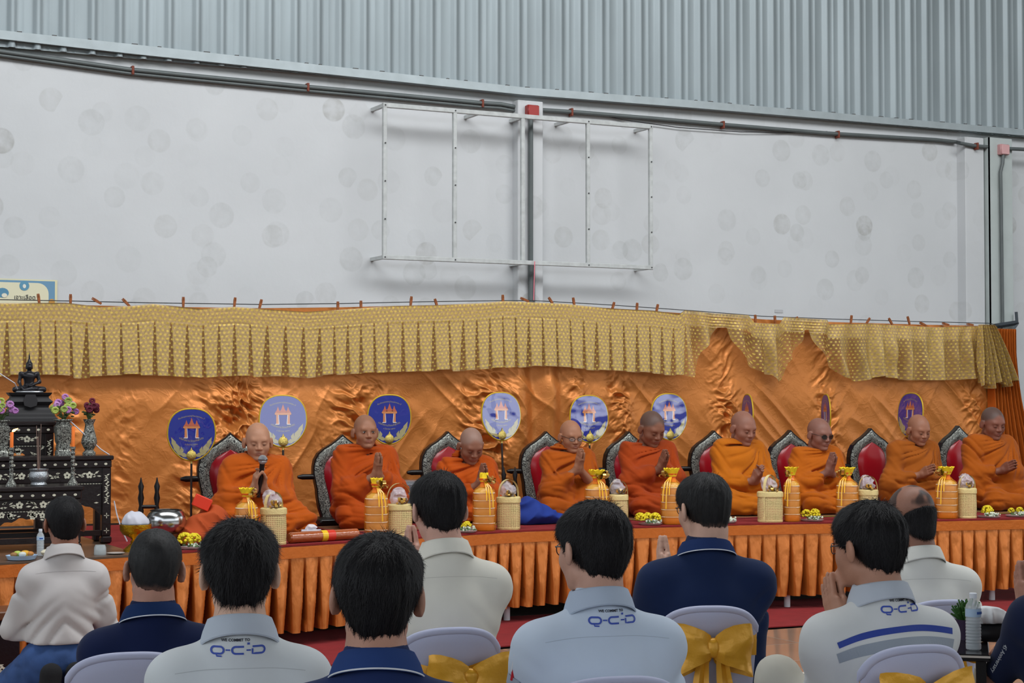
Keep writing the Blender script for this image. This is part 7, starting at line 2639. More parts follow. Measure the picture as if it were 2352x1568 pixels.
def altar_table(name, label, px0, px1, py_top, back, depth, py_bottom=None, seed=0, zfloor=ZS, apron=0.26, legw=0.055, stretcher=True, corner=None, open_front=True):
    """carved dark table with mother-of-pearl inlay; front face seen between columns px0 and px1, its top at py_top"""
    rn = random.Random(seed)
    pm = stage_pt((px0 + px1) / 2, back)
    y0 = pm[1]
    a, b = on_y(px0, py_top, y0), on_y(px1, py_top, y0)
    zt = (a[2] + b[2]) / 2
    W = b[0] - a[0]
    cx = (a[0] + b[0]) / 2
    H = zt - zfloor
    t = thing(name, label, 'table', (cx, y0, zfloor), 0)
    w = W / 2
    MB().box((-w, -0.0, H - 0.028), (w, depth, H), 0.006).build('table_top', M_EBONY, t, smooth=False)
    MB().box((-w + 0.012, 0.008, H - 0.075), (w - 0.012, depth - 0.008, H - 0.028), 0.004).build('top_frieze', M_EBONY, t, smooth=False)
    L = []
    for sx in (-1, 1):
        for yy in (0.012, depth - legw - 0.012):
            m = MB()
            x = sx * (w - legw / 2 - 0.014)
            m.box((x - legw / 2, yy, 0.05), (x + legw / 2, yy + legw, H - 0.075), 0.004)
            m.box((x - legw * 0.62, yy - 0.006, 0.0), (x + legw * 0.62, yy + legw + 0.006, 0.05), 0.012)
            m.build('leg', M_EBONY, t, smooth=False)
    # apron boards
    ap = min(apron, H * 0.55)
    zt2 = H - 0.075
    MB().box((-w + legw, 0.020, zt2 - ap * 0.30), (w - legw, 0.044, zt2), 0.002).build('upper_apron', M_EBONY, t, smooth=False)
    # pierced carved valance: arched lower edge
    n = 26
    m = MB()
    for k in range(n):
        f0, f1 = k / n, (k + 1) / n
        def low(f):
            e = abs(2 * f - 1)
            return zt2 - ap * (0.52 + 0.48 * e ** 1.6) - 0.008 * math.sin(f * 40)
        x0, x1 = -w + legw + (2 * w - 2 * legw) * f0, -w + legw + (2 * w - 2 * legw) * f1
        m.prism([(x0, low(f0)), (x1, low(f1)), (x1, zt2 - ap * 0.29), (x0, zt2 - ap * 0.29)], 0.028, 0.040, 'y')
    m.build('carved_apron', M_EBONY, t, smooth=False)
    if stretcher:
        MB().box((-w + legw, 0.030, 0.05), (w - legw, 0.060, 0.085), 0.002).build('stretcher', M_EBONY, t, smooth=False)
    # inlay
    m = MB()
    nd = max(3, int(W / 0.065))
    for k in range(nd):
        x = -w + 0.05 + (2 * w - 0.10) * k / (nd - 1)
        m.lathe([(0.0105, -0.001), (0.009, 0.001)], 8, (0, 0, 0))
        vv = m.v.pop(); m.v.append(vv @ np.array([[1, 0, 0], [0, 0, 1], [0, 0.8, 0]]).T.T + [x, 0.0065, H - 0.052] if False else np.stack([vv[:, 0] * 1.0 + x, vv[:, 2] + 0.0065, vv[:, 1] * 0.72 + H - 0.052], 1))
    yb = 0.020
    zc = zt2 - ap * 0.15
    k = 0
    x = -w + legw + 0.05
    while x < w - legw - 0.04:
        if k % 3 == 1:
            inlay_flower(m, (x, zc), 0.022, yb)
        else:
            for q in range(4):
                inlay_leaf(m, (x + rn.uniform(-0.016, 0.016), zc + rn.uniform(-0.016, 0.016)), rn.uniform(0.010, 0.018), rn.uniform(-0.6, 0.6), yb)
        x += 0.046; k += 1
    # bead line
    for k in range(int((2 * w - 2 * legw) / 0.018)):
        x = -w + legw + 0.01 + k * 0.018
        inlay_leaf(m, (x, zt2 - ap * 0.335), 0.0085, 0, 0.027)
    for s in (-1, 1):
        for k in range(int(ap * 0.6 / 0.018)):
            inlay_leaf(m, (s * (w - legw - 0.010), zt2 - ap * 0.36 - k * 0.018), 0.0085, math.pi / 2, 0.027)
    # sprays on the carved apron
    for k in range(int(W / 0.032)):
        f = rn.uniform(0.03, 0.97)
        e = abs(2 * f - 1)
        zz = zt2 - ap * 0.38 - rn.random() * ap * (0.12 + 0.45 * e ** 1.6)
        xx = -w + legw + (2 * w - 2 * legw) * f
        if k % 3 == 0:
            inlay_flower(m, (xx, zz), 0.019, 0.028)
        else:
            inlay_leaf(m, (xx, zz), rn.uniform(0.012, 0.02), rn.uniform(-1.2, 1.2), 0.028)
    # legs
    for s in (-1, 1):
        x = s * (w - legw / 2 - 0.014)
        z = H - 0.12
        while z > H * 0.45:
            inlay_leaf(m, (x + 0.008 * math.sin(z * 90), z), 0.013, 0.5 * s, 0.012); inlay_leaf(m, (x - 0.008 * math.sin(z * 90), z - 0.008), 0.010, -0.6 * s, 0.012)
            z -= 0.017
        for z in (H * 0.32, H * 0.15):
            for q in range(4):
                inlay_leaf(m, (x + 0.010 * math.cos(q * math.pi / 2), z + 0.010 * math.sin(q * math.pi / 2)), 0.009, q * math.pi / 2, 0.012)
    tag(m.build('pearl_inlay', M_PEARL, t, smooth=False), kind='stuff')
    return t, zt, (cx, y0), W


T1 = altar_table('altar_table', 'tall inlaid black altar table carrying the Buddha pedestal', -45, 130, 968, 1.20, 0.36, seed=1, apron=0.24)
T2 = altar_table('altar_table', 'wide inlaid black altar table under the flower vases', -60, 262, 1048, 0.90, 0.27, seed=2, apron=0.30)
T3 = altar_table('altar_table', 'front inlaid black altar table with candles and incense', -70, 193, 1118, 0.50, 0.36, seed=3, apron=0.30)


def on_table(T, px, back):
    """a point on the table top at column px, 'back' metres behind its front edge"""
    y = T[2][1] + back
    p = on_y(px, 1000, y)
    return np.array([p[0], y, T[1]])


# pedestal
p = on_table(T1, 66, 0.19)
d = (p - ORG) @ FW
S = d / F
t = thing('statue_pedestal', 'stepped matt black pedestal under the seated statue', 'pedestal', p, -math.radians(6))
zt = CAMZ + (915 - 901) * S
Hh = zt - p[2]
M_PED = mat('pedestal_black', (30, 28, 30), rough=0.6)
fr = [(0.0, 1.10), (0.10, 1.06), (0.16, 0.98), (0.24, 0.94), (0.30, 0.86), (0.40, 0.80), (0.48, 0.72), (0.55, 0.74), (0.62, 0.82), (0.68, 0.88), (0.74, 0.82), (0.80, 0.74), (0.86, 0.72), (0.92, 0.80), (1.0, 0.86)]
m = MB()
W0 = 62 * S
for (f0, w0), (f1, w1) in zip(fr[:-1], fr[1:]):
    z0, z1 = f0 * Hh, f1 * Hh
    V = [(s * W0 * w0 * 0.92, q * W0 * w0 * 0.62, z0) for s, q in ((-1, -1), (1, -1), (1, 1), (-1, 1))] + [(s * W0 * w1 * 0.92, q * W0 * w1 * 0.62, z1) for s, q in ((-1, -1), (1, -1), (1, 1), (-1, 1))]
    m.raw(V, [(0, 1, 2, 3), (4, 5, 6, 7), (0, 1, 5, 4), (1, 2, 6, 5), (2, 3, 7, 6), (3, 0, 4, 7)])
m.build('stepped_body', M_PED, t, smooth=False)
MB().prism([(-0.030, Hh * 0.93), (0.030, Hh * 0.93), (0.044, Hh * 0.72), (0.038, Hh * 0.55), (0.0, Hh * 0.48), (-0.038, Hh * 0.55), (-0.044, Hh * 0.72)], -W0 * 0.60, -W0 * 0.50, 'y').build('hanging_cloth_relief', mat('pedestal_relief', (44, 42, 44), rough=0.7), t, smooth=False)

# the seated statue
def statue():
    t = thing('seated_statue', 'small black seated statue with pointed flame crown in the meditation pose', 'statue', (p[0], p[1], zt), -math.radians(4))
    k = (901 - 803) * S / 0.36         # overall height
    q = lambda *a: np.array(a) * k
    v = Vol(q(-0.16, -0.12, -0.01), q(0.16, 0.10, 0.38), 0.0042)
    E = lambda c, r, kk=0.012: v.ell(q(*c), q(*r), kk * k)
    Cc = lambda a, b, ra, rb, kk=0.012: v.cap(q(*a), q(*b), ra * k, rb * k, kk * k)
    # folded legs
    Cc((-0.03, 0.01, 0.030), (-0.115, -0.015, 0.026), 0.032, 0.024); Cc((0.03, 0.01, 0.030), (0.115, -0.015, 0.026), 0.032, 0.024)
    Cc((-0.115, -0.015, 0.024), (0.05, -0.055, 0.030), 0.022, 0.016); Cc((0.115, -0.015, 0.024), (-0.05, -0.055, 0.020), 0.022, 0.016)
    E((0, 0.005, 0.035), (0.055, 0.045, 0.035))
    # trunk
    Cc((0, 0.012, 0.05), (0, 0.010, 0.13), 0.038, 0.048, 0.02); E((0, 0.006, 0.145), (0.062, 0.036, 0.030), 0.02)
    for s in (-1, 1):
        E((s * 0.066, 0.010, 0.160), (0.020, 0.020, 0.018), 0.02)
    Cc((-0.068, 0.010, 0.155), (-0.082, 0.000, 0.090), 0.017, 0.014); Cc((-0.082, 0.0, 0.090), (-0.070, -0.045, 0.045), 0.014, 0.010)
    Cc((0.068, 0.010, 0.155), (0.085, 0.000, 0.090), 0.017, 0.014); Cc((0.085, 0.0, 0.090), (0.010, -0.045, 0.060), 0.014, 0.011)
    E((-0.068, -0.052, 0.036), (0.011, 0.012, 0.018), 0.006); E((0.0, -0.050, 0.058), (0.022, 0.013, 0.008), 0.006)
    Cc((0, 0.008, 0.17), (0, 0.006, 0.20), 0.017, 0.016)
    E((0, 0.002, 0.222), (0.026, 0.027, 0.033), 0.01); E((0, -0.004, 0.210), (0.021, 0.022, 0.022), 0.01)
    E((0, -0.027, 0.217), (0.005, 0.005, 0.009), 0.004)
    for s in (-1, 1):
        E((s * 0.027, 0.004, 0.212), (0.004, 0.007, 0.018), 0.003)
    E((0, 0.008, 0.243), (0.028, 0.028, 0.020), 0.01)
    E((0, 0.008, 0.262), (0.015, 0.015, 0.016), 0.008)
    Cc((0, 0.008, 0.27), (0, 0.008, 0.31), 0.010, 0.006, 0.01); Cc((0, 0.008, 0.31), (0, 0.008, 0.358), 0.0065, 0.002, 0.004)
    v.halfspace(q(0, 0, 0.003), (0, 0, -1), 0)
    vol_obj('statue_body', v, mat('black_bronze', (34, 32, 36), rough=0.32, metal=0.35), t, 1)
    m = MB(); m.lathe([(0.118 * k, 0.0), (0.122 * k, 0.004), (0.118 * k, 0.009)], 30, (0, -0.008 * k, 0), sy=0.6)
    m.build('silver_base_band', mat('silver_band', (190, 192, 196), rough=0.3, metal=0.7), t)
statue()

# vases, candles, burner
M_VASE = M_CARV
def vase(px, T, back, py_top, label, r_px=22, square=False):
    p = on_table(T, px, back); d = (p - ORG) @ FW; S = d / F
    H = (915 - py_top) * S + CAMZ - p[2]
    r = r_px * S
    t = thing('silver_vase', label, 'vase', p, 0, 'silver patterned altar vases')
    if square:
        prof = [(0.85, 0), (0.85, 0.10), (0.72, 0.16), (0.78, 0.22), (0.70, 0.3), (0.82, 0.38), (0.98, 0.80), (0.72, 0.86), (0.72, 0.93), (1.0, 0.97), (1.0, 1.0), (0.7, 1.0)]
    else:
        prof = [(0.80, 0), (0.84, 0.07), (0.52, 0.15), (0.72, 0.22), (1.0, 0.34), (0.95, 0.45), (0.62, 0.72), (0.52, 0.86), (0.74, 0.97), (0.80, 1.0), (0.55, 1.0)]
    MB().lathe([(a * r, b * H) for a, b in prof], 28 if not square else 4 * 6, power=2.0 if not square else 5.0).build('vase_body', M_VASE, t)
    return t, p, H, r
def bouquet(t, H, r, cols, rn, spread=1.9, n=9, height=0.10, green=(150, 176, 96)):
    """flower heads of thin petals over leaves"""
    m = MB()
    for k in range(26):
        a = rn.uniform(0, 2 * math.pi); q = rn.uniform(0.3, 1.0) * r * spread * 0.8
        tip = (q * math.cos(a), q * math.sin(a) * 0.7, H + rn.uniform(0.2, 0.9) * height)
        m.tube([(0, 0, H - 0.02), (tip[0] * 0.5, tip[1] * 0.5, H + 0.03), tip], [0.003, 0.003, 0.001], 4)
        m.ball((tip[0], tip[1], tip[2] - 0.008), (0.012, 0.010, 0.006), 6, 3)
    tag(m.build('stems_and_leaves', mat('stem_green', (72, 92, 52), rough=0.7), t), kind='stuff')
    for k in range(n):
        a = rn.uniform(0, 2 * math.pi); q = math.sqrt(rn.random()) * r * spread
        c = (q * math.cos(a), q * math.sin(a) * 0.6 - 0.01, H + height * (0.45 + 0.75 * (1 - q / (r * spread))) + rn.uniform(-0.01, 0.02))
        col = cols[k % len(cols)]
        rr = rn.uniform(0.021, 0.029)
        f = MB()
        for ring, (rad, zz, cnt) in enumerate(((rr, 0.0, 11), (rr * 0.7, 0.006, 9), (rr * 0.38, 0.011, 6))):
            for j in range(cnt):
                b = 2 * math.pi * j / cnt + ring
                f.ball((c[0] + rad * 0.62 * math.cos(b), c[1] - 0.004, c[2] + zz + rad * 0.55 * math.sin(b)), (rad * 0.34, rad * 0.28, rad * 0.34), 5, 3)
        f.build('flower_head', mat('flower_%d_%d' % (col[0], col[1]), col, rough=0.7), t, sharp=False)
rn = random.Random(5)
PINK = [(186, 128, 190), (176, 116, 180), (172, 188, 92), (196, 140, 198), (150, 168, 84)]
v1 = vase(145, T2, 0.12, 962, 'tall silver vase with pink and lime flowers right of the pedestal', 20, True); bouquet(v1[0], v1[2], v1[3], PINK, rn, 1.5, 20, 0.115)
v2 = vase(0, T2, 0.12, 964, 'tall silver vase with pink and lime flowers at the left edge', 21, True); bouquet(v2[0], v2[2], v2[3], PINK, rn, 1.6, 20, 0.105)
v3 = vase(205, T2, 0.10, 962, 'baluster silver vase with dark red flowers on the right of the altar', 18); bouquet(v3[0], v3[2], v3[3], [(92, 18, 40), (108, 22, 46)], rn, 1.0, 11, 0.115)

def candle(px, py_top, py_mid, py_bot, label, lit):
    p = on_table(T3, px, 0.10); d = (p - ORG) @ FW; S = d / F
    H = (py_bot - py_mid) * S * 1.0
    Hc = (py_mid - py_top) * S
    H = CAMZ + (915 - py_mid) * S - p[2]
    t = thing('candlestick', label + ' candle holder of turned silver', 'candlestick', p, 0, 'altar candlesticks')
    prof = [(0.032, 0), (0.030, 0.012), (0.016, 0.035), (0.011, 0.06)]
    z = 0.07
    while z < H - 0.02:
        prof += [(0.0145, z), (0.010, z + 0.012)]; z += 0.024
    prof += [(0.016, H - 0.008), (0.016, H), (0.0, H)]
    MB().lathe(prof, 16).build('turned_stem', M_CARV, t)
    c = thing('candle', label + ' orange altar candle', 'candle', p + [0, 0, H], 0, 'orange altar candles')
    MB().lathe([(0.0105, 0), (0.0105, Hc - 0.004), (0.008, Hc), (0.0, Hc)], 14).build('wax', mat('orange_wax', (244, 122, 36), rough=0.4), c)
    MB().tube([(0, 0, Hc), (0.001, 0, Hc + 0.010)], 0.0012, 5).build('wick', mat('wick', (40, 30, 26)), c)
    if lit:
        fl_ = MB(); fl_.lathe([(0.001, 0), (0.006, 0.006), (0.0075, 0.014), (0.005, 0.026), (0.001, 0.040)], 12, (0, 0, 0))
        o = fl_.build('flame', mat('candle_flame', (255, 170, 80), emit=(255, 176, 90), estr=9.0), c)
        o.location = (0.001, 0, Hc + 0.004); o.rotation_euler = (0, math.radians(62), 0)
candle(27, 992, 1027, 1113, 'left lit', True)
candle(168, 979, 1025, 1110, 'right unlit', False)

p = on_table(T3, 90, 0.12); d = (p - ORG) @ FW; S = d / F
t = thing('incense_burner', 'squat silver incense pot with burning sticks', 'burner', p)
R = 24 * S
MB().lathe([(R * 0.72, 0), (R * 0.78, 0.008), (R * 0.66, 0.022), (R * 0.92, 0.045), (R * 0.95, 0.065), (R * 0.80, 0.085), (R * 0.88, 0.093), (R * 0.92, 0.10), (R * 0.8, 0.10), (R * 0.7, 0.085)], 30).build('pot', mat('pot_silver', (176, 180, 184), rough=0.25, metal=0.85, bump=0.5, bscale=120), t)
MB().lathe([(R * 0.78, 0.0865), (R * 0.78, 0.090), (0, 0.090)], 24).build('ash', mat('red_ash', (120, 44, 40), rough=0.9), t)
for k, (dx, dy, hh) in enumerate(((-0.006, 0.0, 0.20), (0.0, 0.004, 0.24), (0.008, -0.002, 0.28), (-0.012, 0.003, 0.27))):
    MB().tube([(dx * 0.5, dy, 0.088), (dx * 1.3, dy, 0.088 + hh)], 0.0017, 5).build('incense_stick', mat('incense', (146, 120, 108), rough=0.8), t)

# low front table at the lower left with a wooden ledge
yk = on_z(20, 1500, 0.0)
c0, c1 = on_y(-140, 1400, 9.35), on_y(52, 1400, 9.35)
zt_ = CAMZ + (915 - 1402) / F * ((c1 - ORG) @ FW)
def low_table():
    t = thing('low_altar_stand', 'low inlaid black stand with brown ledge in front of the platform at left', 'stand', ((c0[0] + c1[0]) / 2, 9.35, 0.0))
    w = (c1[0] - c0[0]) / 2
    MB().box((-w, 0, zt_ - 0.045), (w, 0.30, zt_), 0.006).build('stand_top', mat('brown_wood', (104, 62, 36), rough=0.4, var=0.2, vscale=8), t, smooth=False)
    MB().box((-w + 0.01, 0.012, 0.0), (w - 0.01, 0.28, zt_ - 0.045), 0.004).build('stand_body', M_EBONY, t, smooth=False)
    m = MB(); rn = random.Random(9)
    for k in range(9):
        m.prism([(-w + 0.05 + k * 0.055 + 0.008 * math.cos(b), zt_ - 0.075 + 0.006 * math.sin(b)) for b in np.linspace(0, 2 * math.pi, 8)[:-1]], 0.009, 0.012, 'y')
    for k in range(26):
        inlay_leaf(m, (rn.uniform(-w + 0.04, w - 0.03), rn.uniform(0.05, zt_ - 0.12)), 0.018, rn.uniform(-0.5, 0.5), 0.011)
    for k in range(7):
        inlay_flower(m, (rn.uniform(-w + 0.04, w - 0.03), rn.uniform(0.05, zt_ - 0.14)), 0.018, 0.011)
    tag(m.build('pearl_inlay', M_PEARL, t, smooth=False), kind='stuff')
low_table()

# bottle, food dish and cup at the front of the altar board
p = stage_pt(95, 0.26); d = (p - ORG) @ FW
t = thing('water_bottle', 'clear water bottle with blue label left of the kneeling man', 'bottle', p)
bottle_geo(t, (1254 - 1195) * d / F * 1.05)
p = stage_pt(52, 0.09)
t = thing('food_dish', 'pale blue dish of yellow fruit and sweets left of the kneeling man', 'dish', p)
MB().lathe([(0.045, 0), (0.068, 0.004), (0.080, 0.028), (0.077, 0.028), (0.06, 0.008)], 24, sx=1.1).build('dish', mat('pale_blue_dish', (176, 204, 232), rough=0.3), t)
for i, (x, y, z, r, c_) in enumerate(((0.02, 0.0, 0.035, 0.024, (214, 160, 40)), (-0.02, 0.01, 0.036, 0.020, (172, 190, 84)), (0.0, -0.025, 0.034, 0.018, (206, 206, 196)), (0.045, -0.01, 0.034, 0.018, (186, 120, 50)), (-0.045, -0.01, 0.032, 0.017, (150, 108, 60)))):
    MB().ball((x, y, z), (r * 1.2, r, r * 0.8), 12, 8).build('sweet', mat('sweet_%d' % i, c_, rough=0.5), t)
p = stage_pt(120, 0.14)
t = thing('rice_dish', 'white dish with pale food behind the kneeling shoulder', 'dish', p)
MB().lathe([(0.03, 0), (0.055, 0.02), (0.06, 0.032), (0.045, 0.045), (0.0, 0.052)], 22).build('dish', mat('pale_food', (214, 206, 182), rough=0.7), t)
p = stage_pt(232, 0.12)
t = thing('glass_cup', 'small upturned glass cup right of the kneeling man', 'cup', p)
MB().lathe([(0.034, 0), (0.036, 0.01), (0.034, 0.045), (0.028, 0.058), (0.0, 0.060)], 22).build('cup', mat('frosted_cup', (196, 204, 206), rough=0.15, alpha=0.6), t)
p = stage_pt(268, 0.10)
t = thing('saucer', 'flat pale saucer beside the gold footed tray', 'saucer', p)
MB().lathe([(0.03, 0), (0.05, 0.006), (0.052, 0.009), (0.03, 0.005)], 22).build('plate', mat('saucer_grey', (170, 172, 170), rough=0.3), t)

# sacred white thread
M_THR = mat('sacred_thread', (206, 206, 214), rough=0.7)
def at(px, py, y): return on_y(px, py, y)
yb = T1[2][1]
tag(MB().tube([at(-40, 838, yb), at(0, 858, yb), at(34, 880, yb), at(40, 893, yb + 0.05)], 0.0035, 5).build('sacred_thread', M_THR), 'white cord running from the left edge to the statue', 'cord')
tag(MB().tube([at(157, 963, yb - .2), at(200, 1003, yb - .2), at(232, 1032, yb - .2), at(251, 1044, yb - .2)], 0.004, 5).build('sacred_thread', M_THR), 'white cord slanting from the flower vase down to the table corner', 'cord')
tag(MB().tube([at(262, 1150, yb - .55), at(268, 1180, yb - .55), at(279, 1215, yb - .6), at(292, 1243, yb - .6)], 0.004, 5).build('sacred_thread', M_THR), 'white cord hanging past the altar to the gold tray', 'cord')

# ============================================================ BANQUET CHAIRS WITH COVERS
M_COV = mat('white_spandex', (184, 187, 212), rough=0.6, spec=0.3, bump=0.05, bscale=500)
M_SASH = mat('gold_satin_sash', (228, 166, 48), rough=0.34, metal=0.18, bump=0.3, bscale=30)


def cover_chair(P, label, back_off, top_z, w=0.40, bow=True, dx=0.0, tilt=0.0, seat=0.45, turn=0.0, bdx=0.0, bdz=0.0):
    root = P.root; ph = P.phi
    t = thing('covered_chair', label, 'chair', (root[0], root[1], 0.0), -ph + turn, 'white covered chairs with gold sashes')
    y0 = -back_off
    def back_pt(u, v):
        """u -1..1 across, v 0..1 bottom to top"""
        z = seat - 0.06 + (top_z - seat + 0.06) * v
        hw = w / 2 * (0.86 + 0.14 * v)
        # rounded upper corners
        tz = np.clip((z - (top_z - 0.12)) / 0.12, 0, 1)
        return hw, z, tz
    n, k = 40, 26
    G = []
    # closed shell: front and back skins of the stretched cover
    us = np.concatenate([np.linspace(-1, 1, n), np.linspace(1, -1, n)])
    side = np.concatenate([np.full(n, -1.0), np.full(n, 1.0)])
    rows = []
    for v in np.linspace(0, 1, k):
        row = []
        for u, s in zip(us, side):
            hw, z, tz = back_pt(u, v)
            # superellipse outline: lower the rim towards the corners
            zz = seat - 0.06 + (top_z - 0.050 * abs(u) ** 2.6 - 0.035 * abs(u) ** 8 - (seat - 0.06)) * v
            x = hw * u * (1.0 - 0.03 * v * abs(u) ** 6)
            yy = y0 + 0.055 * (1 - u * u) * -1.0 + 0.035 - tilt * (v) * 0.10
            th = 0.013 * math.sqrt(max(0.0, 1 - abs(u) ** 6)) * (1 if v < 0.97 else 0.4)
            row.append((x + dx, yy + s * th, zz))
        rows.append(row)
    m = MB(); m.grid(np.array(rows))
    # close the rim with a roll
    R = rows[-1]
    m.build('cover_back', M_COV, t)
    top = [((R[i][0] + R[-1 - i][0]) / 2, (R[i][1] + R[-1 - i][1]) / 2, (R[i][2] + R[-1 - i][2]) / 2) for i in range(n)]
    MB().tube(top, [0.004] + [0.0125] * (n - 2) + [0.004], 10).build('rim_roll', M_COV, t)
    # seat and stretched skirt
    m = MB()
    rr = []
    for z, ex in ((seat + 0.004, -0.03), (seat, 0.0), (seat - 0.03, 0.004), (0.22, -0.015), (0.02, 0.012)):
        ring = []
        for a in np.linspace(0, 2 * math.pi, 41)[:-1]:
            c, s = math.cos(a), math.sin(a)
            q = (abs(c) ** 5 + abs(s) ** 5) ** (-1 / 5)
            arch = 0.10 * (1 - abs(abs(c * q) - 0) ** 2) if z < 0.05 else 0
            ring.append((dx + (0.20 + ex) * c * q, y0 + 0.235 + (0.225 + ex) * s * q, z + (0.10 * (1 - abs(math.sin(2 * a))) ** 0.7 if z < 0.05 else 0)))
        rr.append(ring)
    m.grid(np.array(rr).transpose(1, 0, 2), close_u=True)
    m.raw([q for q in rr[0]], [list(range(40))])
    m.build('cover_skirt', M_COV, t)
    if bow:
        zb = top_z - 0.125 + bdz; dx0 = dx
        yb_ = y0 - 0.05 - 0.07
        # band round the back
        m = MB(); rws = []
        for u in np.linspace(-1, 1, 22):
            hw = w / 2 * 0.96
            yy = y0 + 0.035 - 0.055 * (1 - u * u) - 0.018 - 0.070
            pinch = 0.024 + 0.026 * abs(u) ** 1.3
            up_ = 0.012 * abs(u) ** 1.5
            hw *= 0.985
            rws.append([(dx + hw * u * 1.01, yy, zb + up_ - pinch), (dx + hw * u * 1.01, yy - 0.008, zb + up_), (dx + hw * u * 1.01, yy, zb + up_ + pinch)])
        m.grid(np.array(rws)); m.build('sash_band', M_SASH, t, fix=False)
        dx = dx0 + bdx
        # loops
        for s in (-1, 1):
            m = MB(); rws = []
            for j in range(13):
                f = j / 12 * 2 * math.pi
                L = 0.135
                x = s * L * 0.5 * (1 - math.cos(f)) ; z = zb + 0.012 * math.sin(f) - 0.004 * (abs(x) / L)
                hgt = 0.026 + 0.058 * math.sin(min(f, 2 * math.pi - f) / 2) ** 1.1
                yy = yb_ - 0.020 - 0.028 * math.sin(f)
                rws.append([(dx + x, yy, z - hgt * 1.10), (dx + x * 0.97, yy - 0.012 * math.sin(f * 1.5), z - hgt * 0.4), (dx + x * 1.02, yy - 0.004, z + hgt * 0.3), (dx + x * 0.98, yy, z + hgt * 0.95)])
            G = np.array(rws)
            G = np.stack([np.array([[np.interp(q, range(4), G[i][:, c_]) for q in np.linspace(0, 3, 13)] for c_ in range(3)]).T for i in range(len(G))])
            G[:, :, 1] += 0.014 * noise3(G * [22, 1, 40] + s * 3)
            G[:, :, 2] += 0.010 * noise3(G * [14, 1, 14] + 5)
            m.grid(G); m.build('bow_loop', M_SASH, t, fix=False)
            # tails
            m = MB(); rws = []
            for j in range(9):
                f = j / 8
                x = s * (0.030 + 0.035 * f); z = zb - 0.02 - 0.33 * f
                ww = 0.018 + 0.030 * f
                yy = yb_ - 0.022 + 0.010 * math.sin(f * 9)
                rws.append([(dx + x - ww, yy, z), (dx + x - ww * 0.3, yy - 0.009, z), (dx + x + ww * 0.4, yy + 0.004, z), (dx + x + ww, yy - 0.005, z)])
            m.grid(np.array(rws)); m.build('bow_tail', M_SASH, t, fix=False)
        v = Vol([dx - 0.06, yb_ - 0.08, zb - 0.06], [dx + 0.06, yb_ + 0.03, zb + 0.06], 0.006)
        v.ell((dx, yb_ - 0.028, zb), (0.028, 0.024, 0.036), 0); v.warp(lambda q: 0.004 * noise3(q * [30, 30, 60]), 0.03)
        vol_obj('bow_knot', v, M_SASH, t, 1)
    return t


def chair_for(key, label, px_c, py_top, bow=True, w=0.40, back=0.20, turn=0.0, bdx=0.0, bdz=0.0):
    P = LAY[key]
    # chair top height from the photograph at the chair's own distance
    fw = np.array([math.sin(P.phi), math.cos(P.phi), 0])
    bp = P.root - fw * back
    d = (bp - ORG) @ FW
    z = CAMZ + (915 - py_top) / F * d
    rtv = np.array([math.cos(P.phi), -math.sin(P.phi), 0])
    q = on_d(px_c, 900, d)
    dx = float((q - bp) @ rtv)
    return cover_chair(P, label, back, z, w, bow, dx, 0.9, turn=turn, seat=P.hipz - 0.11, bdx=bdx, bdz=bdz)


chair_for('B', 'white covered chair of the navy polo man at the lower left', 300, 1494, True, 0.37, 0.24, bdz=-0.05)
chair_for('C', 'white covered chair of the bushy haired man, below the frame', 545, 1640, True, 0.35, 0.20)
chair_for('D', 'white covered chair of the nearest man, below the frame', 868, 1700, True, 0.37, 0.25)
chair_for('E', 'white covered chair with sash tied at its side behind the beige shirt', 1024, 1438, True, 0.345, 0.22, bdx=0.05, bdz=-0.02)
chair_for('F', 'white covered chair of the pale blue shirt man, just showing its rim', 1400, 1549, True, 0.37, 0.24)
chair_for('G', 'white covered chair with the full gold satin bow', 1624, 1391, True, 0.345, 0.24)
chair_for('H', 'white covered chair with gold sash of the striped jacket man', 2070, 1476, True, 0.315, 0.24)
chair_for('I', 'white covered chair with crumpled gold sash of the balding man', 2150, 1376, True, 0.33, 0.22)

LAY['J'] = EP
chair_for('J', 'white covered chair of the person at the right edge', 2530, 1500, False, 0.37, 0.24)

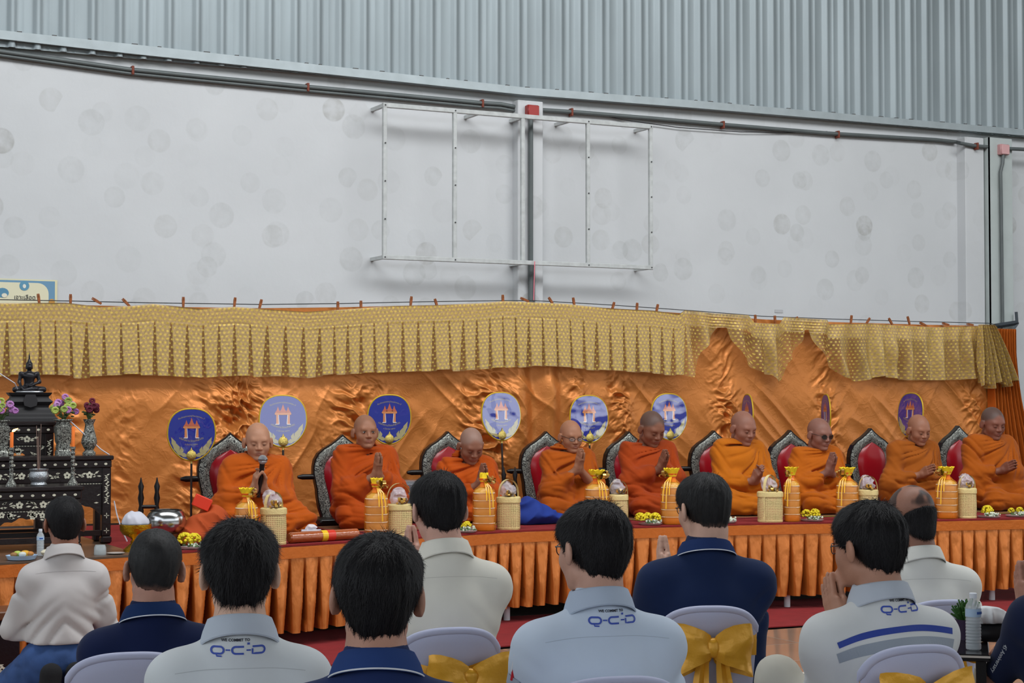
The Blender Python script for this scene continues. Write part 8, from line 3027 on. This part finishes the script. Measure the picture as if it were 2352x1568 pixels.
# ============================================================ SIDE TABLE ON THE RIGHT
def side_table():
    c = on_d(2215, 1500, 5.35)
    zt = CAMZ + (915 - 1499) / F * 5.35
    a = on_d(2130, 1500, 5.35); b = on_d(2265, 1497, 5.35)
    t = thing('side_table', 'low black side table beside the striped jacket man', 'table', (c[0], c[1], 0), -math.radians(bearing(2215)))
    MB().box((-0.14, -0.02, zt - 0.022), (0.075, 0.36, zt), 0.003).build('table_top', mat('black_table', (24, 22, 24), rough=0.15, spec=0.6), t, smooth=False)
    MB().box((-0.142, -0.024, zt - 0.010), (0.077, -0.02, zt - 0.004)).build('edge_strip', mat('edge_strip', (200, 190, 180), rough=0.3), t, smooth=False)
    for x in (-0.12, 0.05):
        for y in (0.0, 0.31):
            MB().box((x - 0.015, y, 0), (x + 0.015, y + 0.03, zt - 0.022)).build('leg', MATS['black_table'], t, smooth=False)
    def top(px, dd):
        q = on_d(px, 1480, dd); return np.array([q[0], q[1], zt])
    p = top(2236, 5.42)
    b_ = thing('water_bottle', 'clear water bottle with pale blue label on the black side table', 'bottle', p, 0.2)
    bottle_geo(b_, (1496 - 1366) / F * 5.42)
    # small plant in a dark pot
    p = top(2222, 5.66)
    g = thing('potted_plant', 'small green leafy plant in a purple pot behind the bottle', 'plant', p)
    MB().lathe([(0.030, 0), (0.038, 0.05), (0.040, 0.065), (0.034, 0.065), (0.03, 0.05)], 20).build('pot', mat('purple_pot', (60, 44, 72), rough=0.4), g)
    m = MB(); rn = random.Random(3)
    for k in range(150):
        a_ = rn.uniform(0, 2 * math.pi); e = rn.uniform(0.1, 1.5); r = rn.uniform(0.02, 0.055)
        tip = (r * math.cos(a_) * math.cos(e) * 1.3, r * math.sin(a_) * math.cos(e), 0.07 + r * math.sin(e) * 1.2)
        m.tube([(tip[0] * 0.3, tip[1] * 0.3, 0.055), tip], [0.002, 0.0035], 3)
    tag(m.build('foliage', mat('plant_green', (64, 110, 48), rough=0.6), g), kind='stuff')
    # tissue packet
    p = top(2262, 5.60)
    g = thing('tissue_packet', 'crumpled white tissue packet lying right of the bottle', 'tissue', p + [0, 0, 0.06], -0.5)
    v = Vol([-0.08, -0.06, -0.01], [0.10, 0.06, 0.07], 0.006)
    v.ell((0, 0, 0.022), (0.060, 0.035, 0.026), 0); v.ell((0.03, 0, 0.015), (0.055, 0.03, 0.018), 0.02)
    v.warp(lambda q: 0.009 * (1 - 2 * np.abs(noise3(q * 26))), 0.05); v.halfspace((0, 0, 0.001), (0, 0, -1), 0)
    vol_obj('packet', v, mat('packet_white', (222, 224, 226), rough=0.5), g, 0)
    g2 = thing('black_pouch', 'black pouch under the white tissue packet', 'pouch', p, -0.3)
    v = Vol([-0.13, -0.09, -0.01], [0.15, 0.09, 0.08], 0.009)
    v.ell((0.02, 0, 0.03), (0.07, 0.05, 0.032), 0); v.ell((0.06, 0, 0.025), (0.06, 0.05, 0.028), 0.02); v.halfspace((0, 0, 0.001), (0, 0, -1), 0)
    vol_obj('pouch', v, mat('pouch_black', (28, 28, 32), rough=0.6), g2, 1)
side_table()
